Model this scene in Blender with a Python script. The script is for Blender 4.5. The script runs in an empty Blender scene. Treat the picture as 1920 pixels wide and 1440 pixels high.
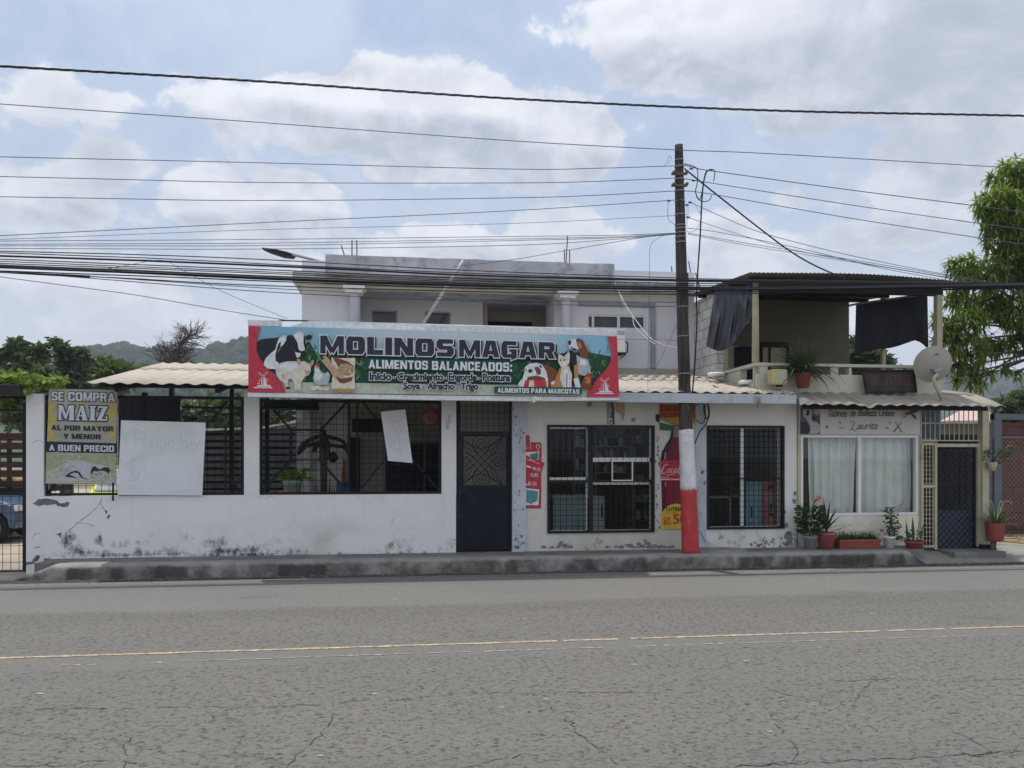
import bpy, math, random
from mathutils import Vector, Matrix, noise as mnoise
R = math.radians
random.seed(7)
scn = bpy.context.scene
col = scn.collection

# ------------------------------------------------------------------ camera
FX, HY, TH, EZ = 1450.0, 860.0, R(7.4), 1.75      # focal (px of a 1920 frame), eye line, yaw, eye height
ST, CT = math.sin(TH), math.cos(TH)
cam_d = bpy.data.cameras.new('camera'); cam = bpy.data.objects.new('camera', cam_d); col.objects.link(cam)
cam_d.sensor_fit = 'HORIZONTAL'; cam_d.sensor_width = 36.0; cam_d.lens = 36.0 * FX / 1920
cam_d.shift_y = (HY - 720) / 1920
cam_d.clip_start = 0.1; cam_d.clip_end = 9000
cam.location = (0, 0, EZ); cam.rotation_euler = (R(90), 0, -TH)
scn.camera = cam

# ------------------------------------------------------------------ sun, exposure
SUN_EL, SUN_AZ = R(80), R(-33)
sd = bpy.data.lights.new('sun', 'SUN'); sd.energy = 3.15; sd.angle = R(0.6); sd.color = (1.0, .95, .87)
sun = bpy.data.objects.new('sun', sd); col.objects.link(sun)
sdir = Vector((math.sin(SUN_AZ) * math.cos(SUN_EL), math.cos(SUN_AZ) * math.cos(SUN_EL), math.sin(SUN_EL)))
sun.rotation_euler = (-sdir).to_track_quat('-Z', 'Y').to_euler(); sun.location = sdir * 60
vs = scn.view_settings
vs.view_transform = 'Standard'; vs.look = 'None'; vs.exposure = 0.0; vs.gamma = 1.0; vs.use_curve_mapping = False

# ------------------------------------------------------------------ node helpers
class NT:
    def __init__(s, tree): s.t = tree; s.l = tree.links
    def put(s, sock, v):
        if isinstance(v, bpy.types.NodeSocket): s.l.new(v, sock)
        elif v is not None:
            if hasattr(sock.default_value, '__len__') and not hasattr(v, '__len__'): v = [v] * len(sock.default_value)
            if hasattr(v, '__len__') and hasattr(sock.default_value, '__len__') and len(sock.default_value) == 4 and len(v) == 3: v = (*v, 1)
            sock.default_value = v
    def n(s, kind, ins=None, **props):
        nd = s.t.nodes.new(kind)
        for k, v in props.items(): setattr(nd, k, v)
        for k, v in (ins or {}).items(): s.put(nd.inputs[k], v)
        return nd
    def m(s, op, a, b=None, c=None, clamp=False):
        nd = s.n('ShaderNodeMath', operation=op, use_clamp=clamp)
        for i, v in enumerate((a, b, c)):
            if v is not None: s.put(nd.inputs[i], v)
        return nd.outputs[0]
    def mix(s, f, a, b, blend='MIX'):
        nd = s.n('ShaderNodeMix', data_type='RGBA', blend_type=blend)
        s.put(nd.inputs[0], f); s.put(nd.inputs[6], a); s.put(nd.inputs[7], b)
        return nd.outputs[2]
    def noise(s, vec, scale, detail=4, rough=.55, dist=0):
        return s.n('ShaderNodeTexNoise', {'Vector': vec, 'Scale': scale, 'Detail': detail, 'Roughness': rough, 'Distortion': dist}).outputs[0]
    def ss(s, v, lo, hi):                                   # smoothstep
        nd = s.n('ShaderNodeMapRange', {'Value': v, 'From Min': lo, 'From Max': hi}, interpolation_type='SMOOTHSTEP')
        return nd.outputs[0]
    def scale(s, vec, sc):
        return s.n('ShaderNodeVectorMath', {0: vec, 1: sc}, operation='MULTIPLY').outputs[0]
    def off(s, vec, o):
        return s.n('ShaderNodeVectorMath', {0: vec, 1: o}, operation='ADD').outputs[0]

# ------------------------------------------------------------------ sky: Nishita plus cloud banks laid out by compass bearing and height
def azel(px, py):
    u, v = (px - 960) / FX, (HY - py) / FX
    dx, dy = ST + u * CT, CT - u * ST
    return math.atan2(dx, dy), math.atan2(v, math.hypot(dx, dy))
world = bpy.data.worlds.new('World'); scn.world = world; world.use_nodes = True
wt = world.node_tree; wt.nodes.clear(); w = NT(wt)
tc = w.n('ShaderNodeTexCoord').outputs['Generated']
sep = w.n('ShaderNodeSeparateXYZ', {0: tc})
dx, dy, dz = sep.outputs
sky = w.n('ShaderNodeTexSky', sky_type='NISHITA', sun_disc=False, sun_elevation=SUN_EL, sun_rotation=SUN_AZ,
          air_density=1.0, dust_density=2.2, ozone_density=1.0).outputs[0]
az = w.m('ARCTAN2', dx, dy)
el = w.m('ARCTAN2', dz, w.m('SQRT', w.m('ADD', w.m('MULTIPLY', dx, dx), w.m('MULTIPLY', dy, dy))))
cp = w.n('ShaderNodeCombineXYZ', {0: az, 1: w.m('MULTIPLY', el, 1.35), 2: 0.0}).outputs[0]
nbig = w.noise(cp, 7.5, 10, .60, .2)
cp2 = w.off(cp, (-.012, .03, 0))
nbig2 = w.noise(cp2, 7.5, 5, .58, .2)
# (px, py, rx, ry, weight)
CL = [(470, 205, 150, 45, .8), (600, 190, 110, 55, 1), (700, 195, 95, 65, 1.1), (870, 205, 90, 65, 1.15), (960, 255, 170, 65, 1), (760, 250, 300, 55, .8),
      (1095, 270, 75, 52, 1.1), (860, 320, 240, 40, .7), (110, 195, 190, 60, .75), (200, 310, 110, 50, .85), (70, 370, 180, 55, .9), (250, 400, 170, 45, .6),
      (390, 385, 100, 52, 1), (560, 378, 90, 48, 1), (470, 420, 200, 45, .7), (1170, 60, 170, 60, .75), (1400, 60, 260, 80, 1), (1720, 40, 330, 120, 1.3),
      (1890, 130, 190, 90, 1), (1560, 130, 240, 45, .6), (1800, 300, 200, 75, 1.05), (1880, 245, 150, 45, .9), (1700, 375, 190, 45, .65),
      (1350, 435, 105, 48, .8), (1200, 235, 60, 28, .6), (1055, 92, 50, 28, .55), (1000, 440, 170, 40, .75), (1500, 470, 260, 55, .7),
      (60, 60, 260, 90, .35), (840, 40, 140, 40, .3), (150, 520, 330, 50, .8), (480, 500, 200, 40, .7), (900, 470, 260, 45, .85), (1700, 600, 300, 60, .6), (1620, 450, 190, 45, .85), (330, 600, 260, 40, .7), (1280, 300, 130, 30, .35), (1450, 390, 150, 30, .5), (620, 90, 330, 30, .35)]
dens = None; under = None
for (px, py, rx, ry, wgt) in CL:
    a0, e0 = azel(px, py); ra = rx / FX * math.cos(a0 - TH) ** 2 * 1.15; re = ry / FX * 1.15
    qx = w.m('MULTIPLY', w.m('SUBTRACT', az, a0), 1 / ra); qy = w.m('MULTIPLY', w.m('SUBTRACT', el, e0), 1 / re)
    d2 = w.m('ADD', w.m('MULTIPLY', qx, qx), w.m('MULTIPLY', qy, qy))
    g = w.m('MULTIPLY', w.m('POWER', 2.0, w.m('MULTIPLY', d2, -1.0)), wgt)
    lo = w.m('MULTIPLY', g, w.m('MULTIPLY', qy, -1.0))
    dens = g if dens is None else w.m('MAXIMUM', dens, g)
    under = lo if under is None else w.m('MAXIMUM', under, lo)
# elsewhere in the sky (overhead, behind the viewer): scattered banks
over = w.ss(el, .62, .95)
behind = w.ss(dy, .45, .1)
gen = w.m('MULTIPLY', w.m('MAXIMUM', over, behind), w.ss(w.noise(tc, 2.2, 4), .42, .62))
dens = w.m('MAXIMUM', dens, gen)
edge = w.m('ADD', dens, w.m('MULTIPLY', w.m('SUBTRACT', nbig, .5), 1.75))
cov = w.ss(edge, .42, .62)
soft = w.ss(edge, .0, .75)
veil = w.m('MULTIPLY', w.ss(w.noise(w.off(cp, (3.1, 1.7, 0)), 3.2, 7, .62, .4), .36, .66), .62)
low = w.m('MULTIPLY', w.ss(el, .36, .05), .42)
cov = w.m('MAXIMUM', cov, w.m('MAXIMUM', w.m('MULTIPLY', soft, .34), w.m('MAXIMUM', w.m('MULTIPLY', veil, .55), low)))
lit = w.ss(w.m('SUBTRACT', nbig, nbig2), -.09, .07)
mott = w.ss(w.noise(w.off(cp, (.7, .2, 0)), 11, 7, .6, .3), .34, .62)
shade = w.m('MULTIPLY', w.ss(under, -.06, .40), w.m('ADD', .46, w.m('MULTIPLY', mott, .50)))
lowf = w.ss(el, .34, .08)
dark = w.m('ADD', w.m('MULTIPLY', shade, w.m('SUBTRACT', 1.0, w.m('MULTIPLY', lowf, .5))), w.m('MULTIPLY', w.m('SUBTRACT', 1.0, lit), .26), clamp=True)
dark = w.m('MULTIPLY', dark, w.m('ADD', .22, w.m('MULTIPLY', w.ss(edge, .25, .75), .78)))
adk, edk = azel(1760, 70)
qx = w.m('MULTIPLY', w.m('SUBTRACT', az, adk), 1 / .16); qy = w.m('MULTIPLY', w.m('SUBTRACT', el, edk), 1 / .085)
bigdark = w.m('POWER', 2.0, w.m('MULTIPLY', w.m('ADD', w.m('MULTIPLY', qx, qx), w.m('MULTIPLY', qy, qy)), -1.0))
mot2 = w.ss(w.noise(w.off(cp, (5.3, 2.9, 0)), 6.5, 9, .62, .5), .30, .68)
keep = w.m('SUBTRACT', 1.0, w.m('MULTIPLY', bigdark, w.m('ADD', .30, w.m('MULTIPLY', mot2, .75))), clamp=True)
dark = w.m('SUBTRACT', 1.0, w.m('MULTIPLY', keep, w.m('SUBTRACT', 1.0, w.m('MULTIPLY', dark, w.m('ADD', .70, w.m('MULTIPLY', mot2, .30))))), clamp=True)
SK = 0.10
ccol = w.mix(dark, tuple(c / SK for c in (1.0, 1.02, 1.09)), tuple(c / SK for c in (.47, .525, .63)))
pale = w.mix(w.ss(el, .50, .02), tuple(c / SK for c in (.485, .62, .87)), tuple(c / SK for c in (.63, .73, .89)))
skyc = w.mix(.80, sky, pale)                             # humid, milky air over the clear-sky model
skyc = w.mix(w.ss(el, .26, -.01), skyc, tuple(c / SK for c in (.80, .845, .93)))
final = w.mix(w.m('MULTIPLY', cov, w.ss(el, -.02, .05)), skyc, ccol)
bg = w.n('ShaderNodeBackground', {'Color': final, 'Strength': SK})
w.l.new(bg.outputs[0], w.n('ShaderNodeOutputWorld').inputs[0])

# ------------------------------------------------------------------ geometry helpers (facade frame: X along the street, Y away from it, Z up)
def rdir(px, py):
    u, v = (px - 960) / FX, (HY - py) / FX
    return ST + u * CT, CT - u * ST, v
def P(px, py, Y):                                           # sight line met with the plane at depth Y
    a, b, c = rdir(px, py); t = Y / b
    return Vector((a * t, Y, EZ + c * t))
def X(px, Y): return P(px, 800, Y).x
def Z(px, py, Y): return P(px, py, Y).z
def G(px, py, z=0.0):                                       # sight line met with the level z
    a, b, c = rdir(px, py); t = (z - EZ) / c
    return Vector((a * t, b * t, z))
def lerp(a, b, t): return a + (b - a) * t
def interp(tab, x):
    if x <= tab[0][0]: return tab[0][1]
    for (a, va), (b, vb) in zip(tab, tab[1:]):
        if x <= b: return va + (vb - va) * (x - a) / (b - a)
    return tab[-1][1]

class MB:
    def __init__(s): s.v = []; s.f = []; s.mi = []; s.m = 0; s.sm = False; s.smooth = []
    def add(s, vs, fs):
        o = len(s.v); s.v += [Vector(p) for p in vs]
        for f in fs: s.f.append([o + i for i in f]); s.mi.append(s.m); s.smooth.append(s.sm)
    def box(s, x0, x1, y0, y1, z0, z1):
        if x1 < x0: x0, x1 = x1, x0
        if y1 < y0: y0, y1 = y1, y0
        if z1 < z0: z0, z1 = z1, z0
        s.add([(x0, y0, z0), (x1, y0, z0), (x1, y1, z0), (x0, y1, z0), (x0, y0, z1), (x1, y0, z1), (x1, y1, z1), (x0, y1, z1)],
              [(0, 3, 2, 1), (4, 5, 6, 7), (0, 1, 5, 4), (1, 2, 6, 5), (2, 3, 7, 6), (3, 0, 4, 7)]); return s
    def pbox(s, x0, y0, x1, y1, Y, d):                      # box whose front is the pixel rectangle on plane Y
        xm = (x0 + x1) / 2
        return s.box(X(x0, Y), X(x1, Y), Y, Y + d, Z(xm, y1, Y), Z(xm, y0, Y))
    def bar(s, p, q, a, b=None):                            # square-section bar
        p, q = Vector(p), Vector(q); b = b or a; d = (q - p)
        if d.length < 1e-6: return s
        d.normalize(); up = Vector((0, 1, 0)) if abs(d.y) < .9 else Vector((0, 0, 1))
        e = d.cross(up).normalized() * a / 2; g = d.cross(e).normalized() * b / 2
        s.add([p - e - g, p + e - g, p + e + g, p - e + g, q - e - g, q + e - g, q + e + g, q - e + g],
              [(0, 3, 2, 1), (4, 5, 6, 7), (0, 1, 5, 4), (1, 2, 6, 5), (2, 3, 7, 6), (3, 0, 4, 7)]); return s
    def tube(s, pts, r, n=6, cap=True):
        pts = [Vector(p) for p in pts]; rs = r if hasattr(r, '__len__') else [r] * len(pts)
        o = len(s.v); N = len(pts); prev = None; vs = []
        for i, p in enumerate(pts):
            d = (pts[min(i + 1, N - 1)] - pts[max(i - 1, 0)])
            d = d.normalized() if d.length > 1e-9 else Vector((0, 0, 1))
            if prev is None:
                ref = Vector((0, 0, 1)) if abs(d.z) < .9 else Vector((1, 0, 0))
                prev = d.cross(ref).normalized()
            e = prev - d * prev.dot(d); e = e.normalized() if e.length > 1e-6 else prev; prev = e; g = d.cross(e)
            for k in range(n):
                a = 2 * math.pi * k / n; vs.append(p + (e * math.cos(a) + g * math.sin(a)) * rs[i])
        fs = [(i * n + k, i * n + (k + 1) % n, (i + 1) * n + (k + 1) % n, (i + 1) * n + k) for i in range(N - 1) for k in range(n)]
        if cap: fs += [tuple(range(n))[::-1], tuple((N - 1) * n + k for k in range(n))]
        s.add(vs, fs); return s
    def lathe(s, c, prof, n=20, cap0=True, cap1=False, ax=None):
        c = Vector(c); M = ax or Matrix.Identity(3); vs = []
        for (r, z) in prof:
            for k in range(n):
                a = 2 * math.pi * k / n; vs.append(c + M @ Vector((r * math.cos(a), r * math.sin(a), z)))
        fs = [(i * n + k, i * n + (k + 1) % n, (i + 1) * n + (k + 1) % n, (i + 1) * n + k) for i in range(len(prof) - 1) for k in range(n)]
        if cap0: fs.append(tuple(range(n))[::-1])
        if cap1: fs.append(tuple((len(prof) - 1) * n + k for k in range(n)))
        s.add(vs, fs); return s
    def poly(s, pts): s.add(pts, [tuple(range(len(pts)))]); return s
    def prism(s, pts, dv):                                  # polygon swept by vector dv
        pts = [Vector(p) for p in pts]; dv = Vector(dv); n = len(pts)
        s.add(pts + [p + dv for p in pts], [tuple(range(n)), tuple(range(2 * n - 1, n - 1, -1))] + [(i, n + i, n + (i + 1) % n, (i + 1) % n) for i in range(n)]); return s
    def blade(s, base, d, L, wd, droop=.5, n=5, fold=0):   # tapering, drooping leaf blade
        base = Vector(base); d = Vector(d).normalized(); p = base; side = d.cross(Vector((0, 0, 1)))
        side = side.normalized() if side.length > .05 else Vector((random.uniform(-1, 1), random.uniform(-1, 1), 0)).normalized()
        vs = []
        for i in range(n + 1):
            t = i / n; ww = wd * (1 - t) ** .6 * (.55 + 1.1 * t * (1 - t) * 2)
            if i == n: ww = wd * .04
            vs += [p - side * ww / 2, p + side * ww / 2]
            d = (d + Vector((0, 0, -droop / n * (.4 + t * 1.4)))).normalized(); p = p + d * (L / n)
        s.add(vs, [(2 * i, 2 * i + 1, 2 * i + 3, 2 * i + 2) for i in range(n)]); return s
    def leaf(s, base, d, L, wd, nrm=None):                  # folded diamond leaf
        base = Vector(base); d = Vector(d).normalized()
        nrm = nrm or Vector((random.uniform(-1, 1), random.uniform(-1, 1), random.uniform(.2, 1)))
        sd_ = d.cross(nrm); sd_ = sd_.normalized() if sd_.length > 1e-3 else Vector((1, 0, 0)); up = sd_.cross(d)
        m = base + d * L * .45 - up * L * .04; tip = base + d * L
        s.add([base, m + sd_ * wd / 2 + up * wd * .15, tip, m - sd_ * wd / 2 + up * wd * .15, m], [(0, 4, 2, 1), (0, 3, 2, 4)]); return s
    def frame(s, x0, x1, z0, z1, Y, t, d):
        s.box(x0, x1, Y, Y + d, z0, z0 + t); s.box(x0, x1, Y, Y + d, z1 - t, z1)
        s.box(x0, x0 + t, Y, Y + d, z0 + t, z1 - t); s.box(x1 - t, x1, Y, Y + d, z0 + t, z1 - t); return s
    def grid(s, x0, x1, z0, z1, Y, sx, sz, t):
        k = x0 + sx
        while k < x1 - t: s.box(k - t / 2, k + t / 2, Y, Y + t, z0, z1); k += sx
        k = z0 + sz
        while k < z1 - t: s.box(x0, x1, Y + t, Y + 2 * t, k - t / 2, k + t / 2); k += sz
        return s
    def wall(s, x0, x1, z0, z1, Y, d, holes=()):            # wall slab with rectangular openings
        xs = sorted({x0, x1, *[h[0] for h in holes], *[h[1] for h in holes]}); xs = [x for x in xs if x0 <= x <= x1]
        for a, b in zip(xs, xs[1:]):
            cuts = sorted([(max(h[2], z0), min(h[3], z1)) for h in holes if h[0] < (a + b) / 2 < h[1]]); z = z0
            for (c0, c1) in cuts:
                if c0 > z + 1e-4: s.box(a, b, Y, Y + d, z, c0)
                z = max(z, c1)
            if z < z1 - 1e-4: s.box(a, b, Y, Y + d, z, z1)
        return s
    def corr(s, x0, x1, ya, za, yb, zb, pitch=.19, amp=.026, jag=.0, seed=0, wav=None):   # corrugated sheet, eave at ya, top at yb
        rnd = random.Random(seed); n = max(4, int((x1 - x0) / pitch * 8)); vs = []; sh = {}
        for i in range(n + 1):
            x = x0 + (x1 - x0) * i / n; c = math.cos(2 * math.pi * x / pitch) * amp
            k = int((x - x0) / 1.05)
            if k not in sh: sh[k] = rnd.uniform(-jag, jag)
            yy = ya + sh[k]; dz_ = wav(x) if wav else 0
            vs += [(x, yy, za + c + dz_), (x, (yy + yb) / 2, (za + zb) / 2 + c), (x, yb, zb + c)]
        fs = [(3 * i + j, 3 * i + 3 + j, 3 * i + 4 + j, 3 * i + 1 + j) for i in range(n) for j in (0, 1)]
        o = len(vs); vs += [(a, b, c - .007) for (a, b, c) in vs]
        fs += [tuple(o + q for q in f[::-1]) for f in fs] + [(3 * i, o + 3 * i, o + 3 * i + 3, 3 * i + 3) for i in range(n)]
        fs += [(j, j + 1, o + j + 1, o + j) for j in (0, 1)] + [(3 * n + j, o + 3 * n + j, o + 3 * n + j + 1, 3 * n + j + 1) for j in (0, 1)]
        self_sm = s.sm; s.sm = True; s.add(vs, fs); s.sm = self_sm; return s
    def build(s, name, mats, parent=None, label=None, kind=None):
        if not isinstance(mats, (list, tuple)): mats = [mats]
        org = Vector((0, 0, 0)); p = parent
        while p is not None: org += Vector(p.location); p = p.parent
        me = bpy.data.meshes.new(name); me.from_pydata([tuple(v - org) for v in s.v], [], s.f)
        for m in mats: me.materials.append(m)
        me.polygons.foreach_set('material_index', s.mi); me.polygons.foreach_set('use_smooth', s.smooth); me.update()
        o = bpy.data.objects.new(name, me); col.objects.link(o)
        if parent is not None: o.parent = parent
        if label: o['label'] = label
        if kind: o['kind'] = kind
        return o
    def top(s, name, mats, label=None, cat=None, group=None, kind=None):
        lo = [min(v[i] for v in s.v) for i in range(3)]; hi = [max(v[i] for v in s.v) for i in range(3)]
        c = Vector(((lo[0] + hi[0]) / 2, (lo[1] + hi[1]) / 2, lo[2]))
        s.v = [v - c for v in s.v]
        o = s.build(name, mats); o.location = c; tag(o, label, cat, group, kind); return o
def tag(o, label=None, cat=None, group=None, kind=None):
    for k, v in (('label', label), ('category', cat), ('group', group), ('kind', kind)):
        if v: o[k] = v
    return o
def thing(name, label, cat, loc, group=None):
    o = bpy.data.objects.new(name, None); o.empty_display_size = .2; col.objects.link(o); o.location = loc
    return tag(o, label, cat, group)
def copy_tree(o, parent=None):
    c = o.copy(); col.objects.link(c)
    if parent is not None: c.parent = parent
    for ch in [k for k in col.objects if k.parent == o]: copy_tree(ch, c)
    return c

# ------------------------------------------------------------------ lettering
def glyphs(body, bold=0.0, shear=0.0, space=1.0):
    cu = bpy.data.curves.new('txt', 'FONT'); cu.body = body; cu.offset = bold; cu.shear = shear; cu.space_character = space; cu.resolution_u = 3
    ob = bpy.data.objects.new('txt', cu); col.objects.link(ob); bpy.context.view_layer.update()
    dg = bpy.context.evaluated_depsgraph_get(); me = bpy.data.meshes.new_from_object(ob.evaluated_get(dg))
    vs = [(v.co.x, v.co.y) for v in me.vertices]; fs = [tuple(p.vertices) for p in me.polygons]
    bpy.data.objects.remove(ob); bpy.data.curves.remove(cu); bpy.data.meshes.remove(me)
    return vs, fs
def quad_map(q, s, t):                                      # q = TL, TR, BR, BL in pixels; t upward
    a = (lerp(q[3][0], q[2][0], s), lerp(q[3][1], q[2][1], s)); b = (lerp(q[0][0], q[1][0], s), lerp(q[0][1], q[1][1], s))
    return lerp(a[0], b[0], t), lerp(a[1], b[1], t)
def text(mb, body, q, Y, bold=0.0, shear=0.0, space=1.0, grow=0.0):
    """Lettering fitted into the pixel quad q on plane Y. grow widens strokes without changing the layout."""
    v0, f0 = glyphs(body, bold, shear, space)
    xs = [v[0] for v in v0]; ys = [v[1] for v in v0]; x0, x1, y0, y1 = min(xs), max(xs), min(ys), max(ys)
    if grow: v0, f0 = glyphs(body, bold + grow, shear, space)
    for i, f in enumerate(f0):                              # every face a hair apart so that touching letters never share a plane
        mb.poly([P(*quad_map(q, (v0[k][0] - x0) / (x1 - x0), (v0[k][1] - y0) / (y1 - y0)), Y - (i % 37) * 2e-5) for k in f])
    return mb
def rectq(x0, y0, x1, y1, dy=0): return [(x0, y0), (x1, y0 + dy), (x1, y1 + dy), (x0, y1)]

# ------------------------------------------------------------------ materials (all procedural)
def new_mat(name):
    m = bpy.data.materials.new(name); m.use_nodes = True; t = m.node_tree; t.nodes.clear(); n = NT(t)
    b = n.n('ShaderNodeBsdfPrincipled'); o = n.n('ShaderNodeOutputMaterial'); t.links.new(b.outputs[0], o.inputs[0])
    pos = n.n('ShaderNodeNewGeometry').outputs['Position']
    return m, n, b, pos
def mat(name, c, rough=.7, var=.12, sc=5.0, bump=.15, bsc=60.0, metal=0.0, spec=.35, grime=0.0, gcol=(.05, .045, .04), gsc=3.0):
    m, n, b, pos = new_mat(name)
    c1 = tuple(max(0, k * (1 - var)) for k in c); c2 = tuple(min(1, k * (1 + var)) for k in c)
    f = n.noise(pos, sc, 5, .6)
    colr = n.mix(n.ss(f, .3, .7), c1, c2)
    if grime:
        g = n.ss(n.noise(pos, gsc, 8, .68, .3), .62 - grime * .22, .74)
        colr = n.mix(n.m('MULTIPLY', g, .75), colr, gcol)
    n.put(b.inputs['Base Color'], colr)
    n.put(b.inputs['Roughness'], n.m('ADD', rough - .08, n.m('MULTIPLY', f, .16), clamp=True))
    b.inputs['Metallic'].default_value = metal; b.inputs['Specular IOR Level'].default_value = spec
    if bump:
        bp = n.n('ShaderNodeBump', {'Strength': bump, 'Distance': .01, 'Height': n.noise(pos, bsc, 4, .6)})
        n.put(b.inputs['Normal'], bp.outputs[0])
    return m
def plaster(name, c, stain=.5, yellow=.3, mold_top=.75, damp=(.36, .33, .22), spots=()):
    """painted plaster with rain streaks, hairline cracks, blotches of mould near the foot of the wall"""
    m, n, b, pos = new_mat(name)
    f = n.noise(pos, 1.7, 6, .62)
    colr = n.mix(n.ss(f, .3, .75), tuple(k * .93 for k in c), c)
    st = n.noise(n.scale(pos, (7, 7, .55)), 1.0, 6, .65)
    colr = n.mix(n.m('MULTIPLY', n.ss(st, .53, .78), .30 * stain + .1), colr, tuple(k * .62 for k in c))
    sx = n.n('ShaderNodeSeparateXYZ', {0: pos}); z = sx.outputs[2]
    zz = n.m('SUBTRACT', z, n.m('MULTIPLY', n.noise(pos, 1.1, 3), .9))
    d = n.m('MULTIPLY', n.ss(n.noise(n.off(pos, (31, 0, 7)), .6, 5), .45, .6), n.ss(zz, .45, -.2))
    colr = n.mix(n.m('MULTIPLY', d, yellow), colr, damp)
    mo = n.ss(n.noise(n.off(pos, (3, 9, 1)), 4.2, 10, .72, .5), .50, .66)
    big = n.ss(n.noise(n.off(pos, (13, 2, 5)), 1.15, 3), .42, .60)
    mo = n.m('MULTIPLY', n.m('MULTIPLY', mo, big), n.ss(z, mold_top, .25))
    colr = n.mix(n.m('MULTIPLY', mo, stain * 1.5, clamp=True), colr, (.035, .04, .035))
    tot = None; fine = n.noise(n.scale(n.off(pos, (5, 0, 2)), (1, 1, .6)), 11, 10, .74, .15)
    for (sx0, sz0, rx, rz, wg) in spots:                     # mould blooms at their own places on the wall
        a = n.m('MULTIPLY', n.m('SUBTRACT', sx.outputs[0], sx0), 1 / rx); e = n.m('MULTIPLY', n.m('SUBTRACT', z, sz0), 1 / rz)
        g = n.m('MULTIPLY', n.m('POWER', 2.0, n.m('MULTIPLY', n.m('ADD', n.m('MULTIPLY', a, a), n.m('MULTIPLY', e, e)), -1.0)), wg)
        tot = g if tot is None else n.m('MAXIMUM', tot, g)
    if tot is not None:
        mk = n.ss(n.m('ADD', tot, n.m('MULTIPLY', n.m('SUBTRACT', fine, .5), 2.4)), .30, 1.05)
        colr = n.mix(n.m('MULTIPLY', mk, .93), colr, (.028, .032, .028))
    sp = n.ss(n.noise(pos, 55, 3, .7), .69, .76)
    colr = n.mix(n.m('MULTIPLY', sp, .3 * stain), colr, (.12, .11, .1))
    cv = n.n('ShaderNodeTexVoronoi', {'Vector': n.off(pos, n.n('ShaderNodeVectorMath', {0: n.n('ShaderNodeTexNoise', {'Vector': pos, 'Scale': 3.0, 'Detail': 5}).outputs['Color'], 1: (.5, .5, .5)}, operation='MULTIPLY').outputs[0]), 'Scale': .9}, feature='DISTANCE_TO_EDGE').outputs[0]
    ck = n.m('MULTIPLY', n.ss(cv, .007, .002), n.ss(n.noise(pos, .8, 2), .52, .6))
    colr = n.mix(n.m('MULTIPLY', ck, .22), colr, (.13, .13, .13))
    n.put(b.inputs['Base Color'], colr); b.inputs['Roughness'].default_value = .85; b.inputs['Specular IOR Level'].default_value = .2
    bp = n.n('ShaderNodeBump', {'Strength': .25, 'Distance': .01, 'Height': n.m('ADD', n.noise(pos, 45, 5, .65), n.m('MULTIPLY', n.noise(pos, 3, 4), 1.5))})
    n.put(b.inputs['Normal'], bp.outputs[0]); return m

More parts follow.
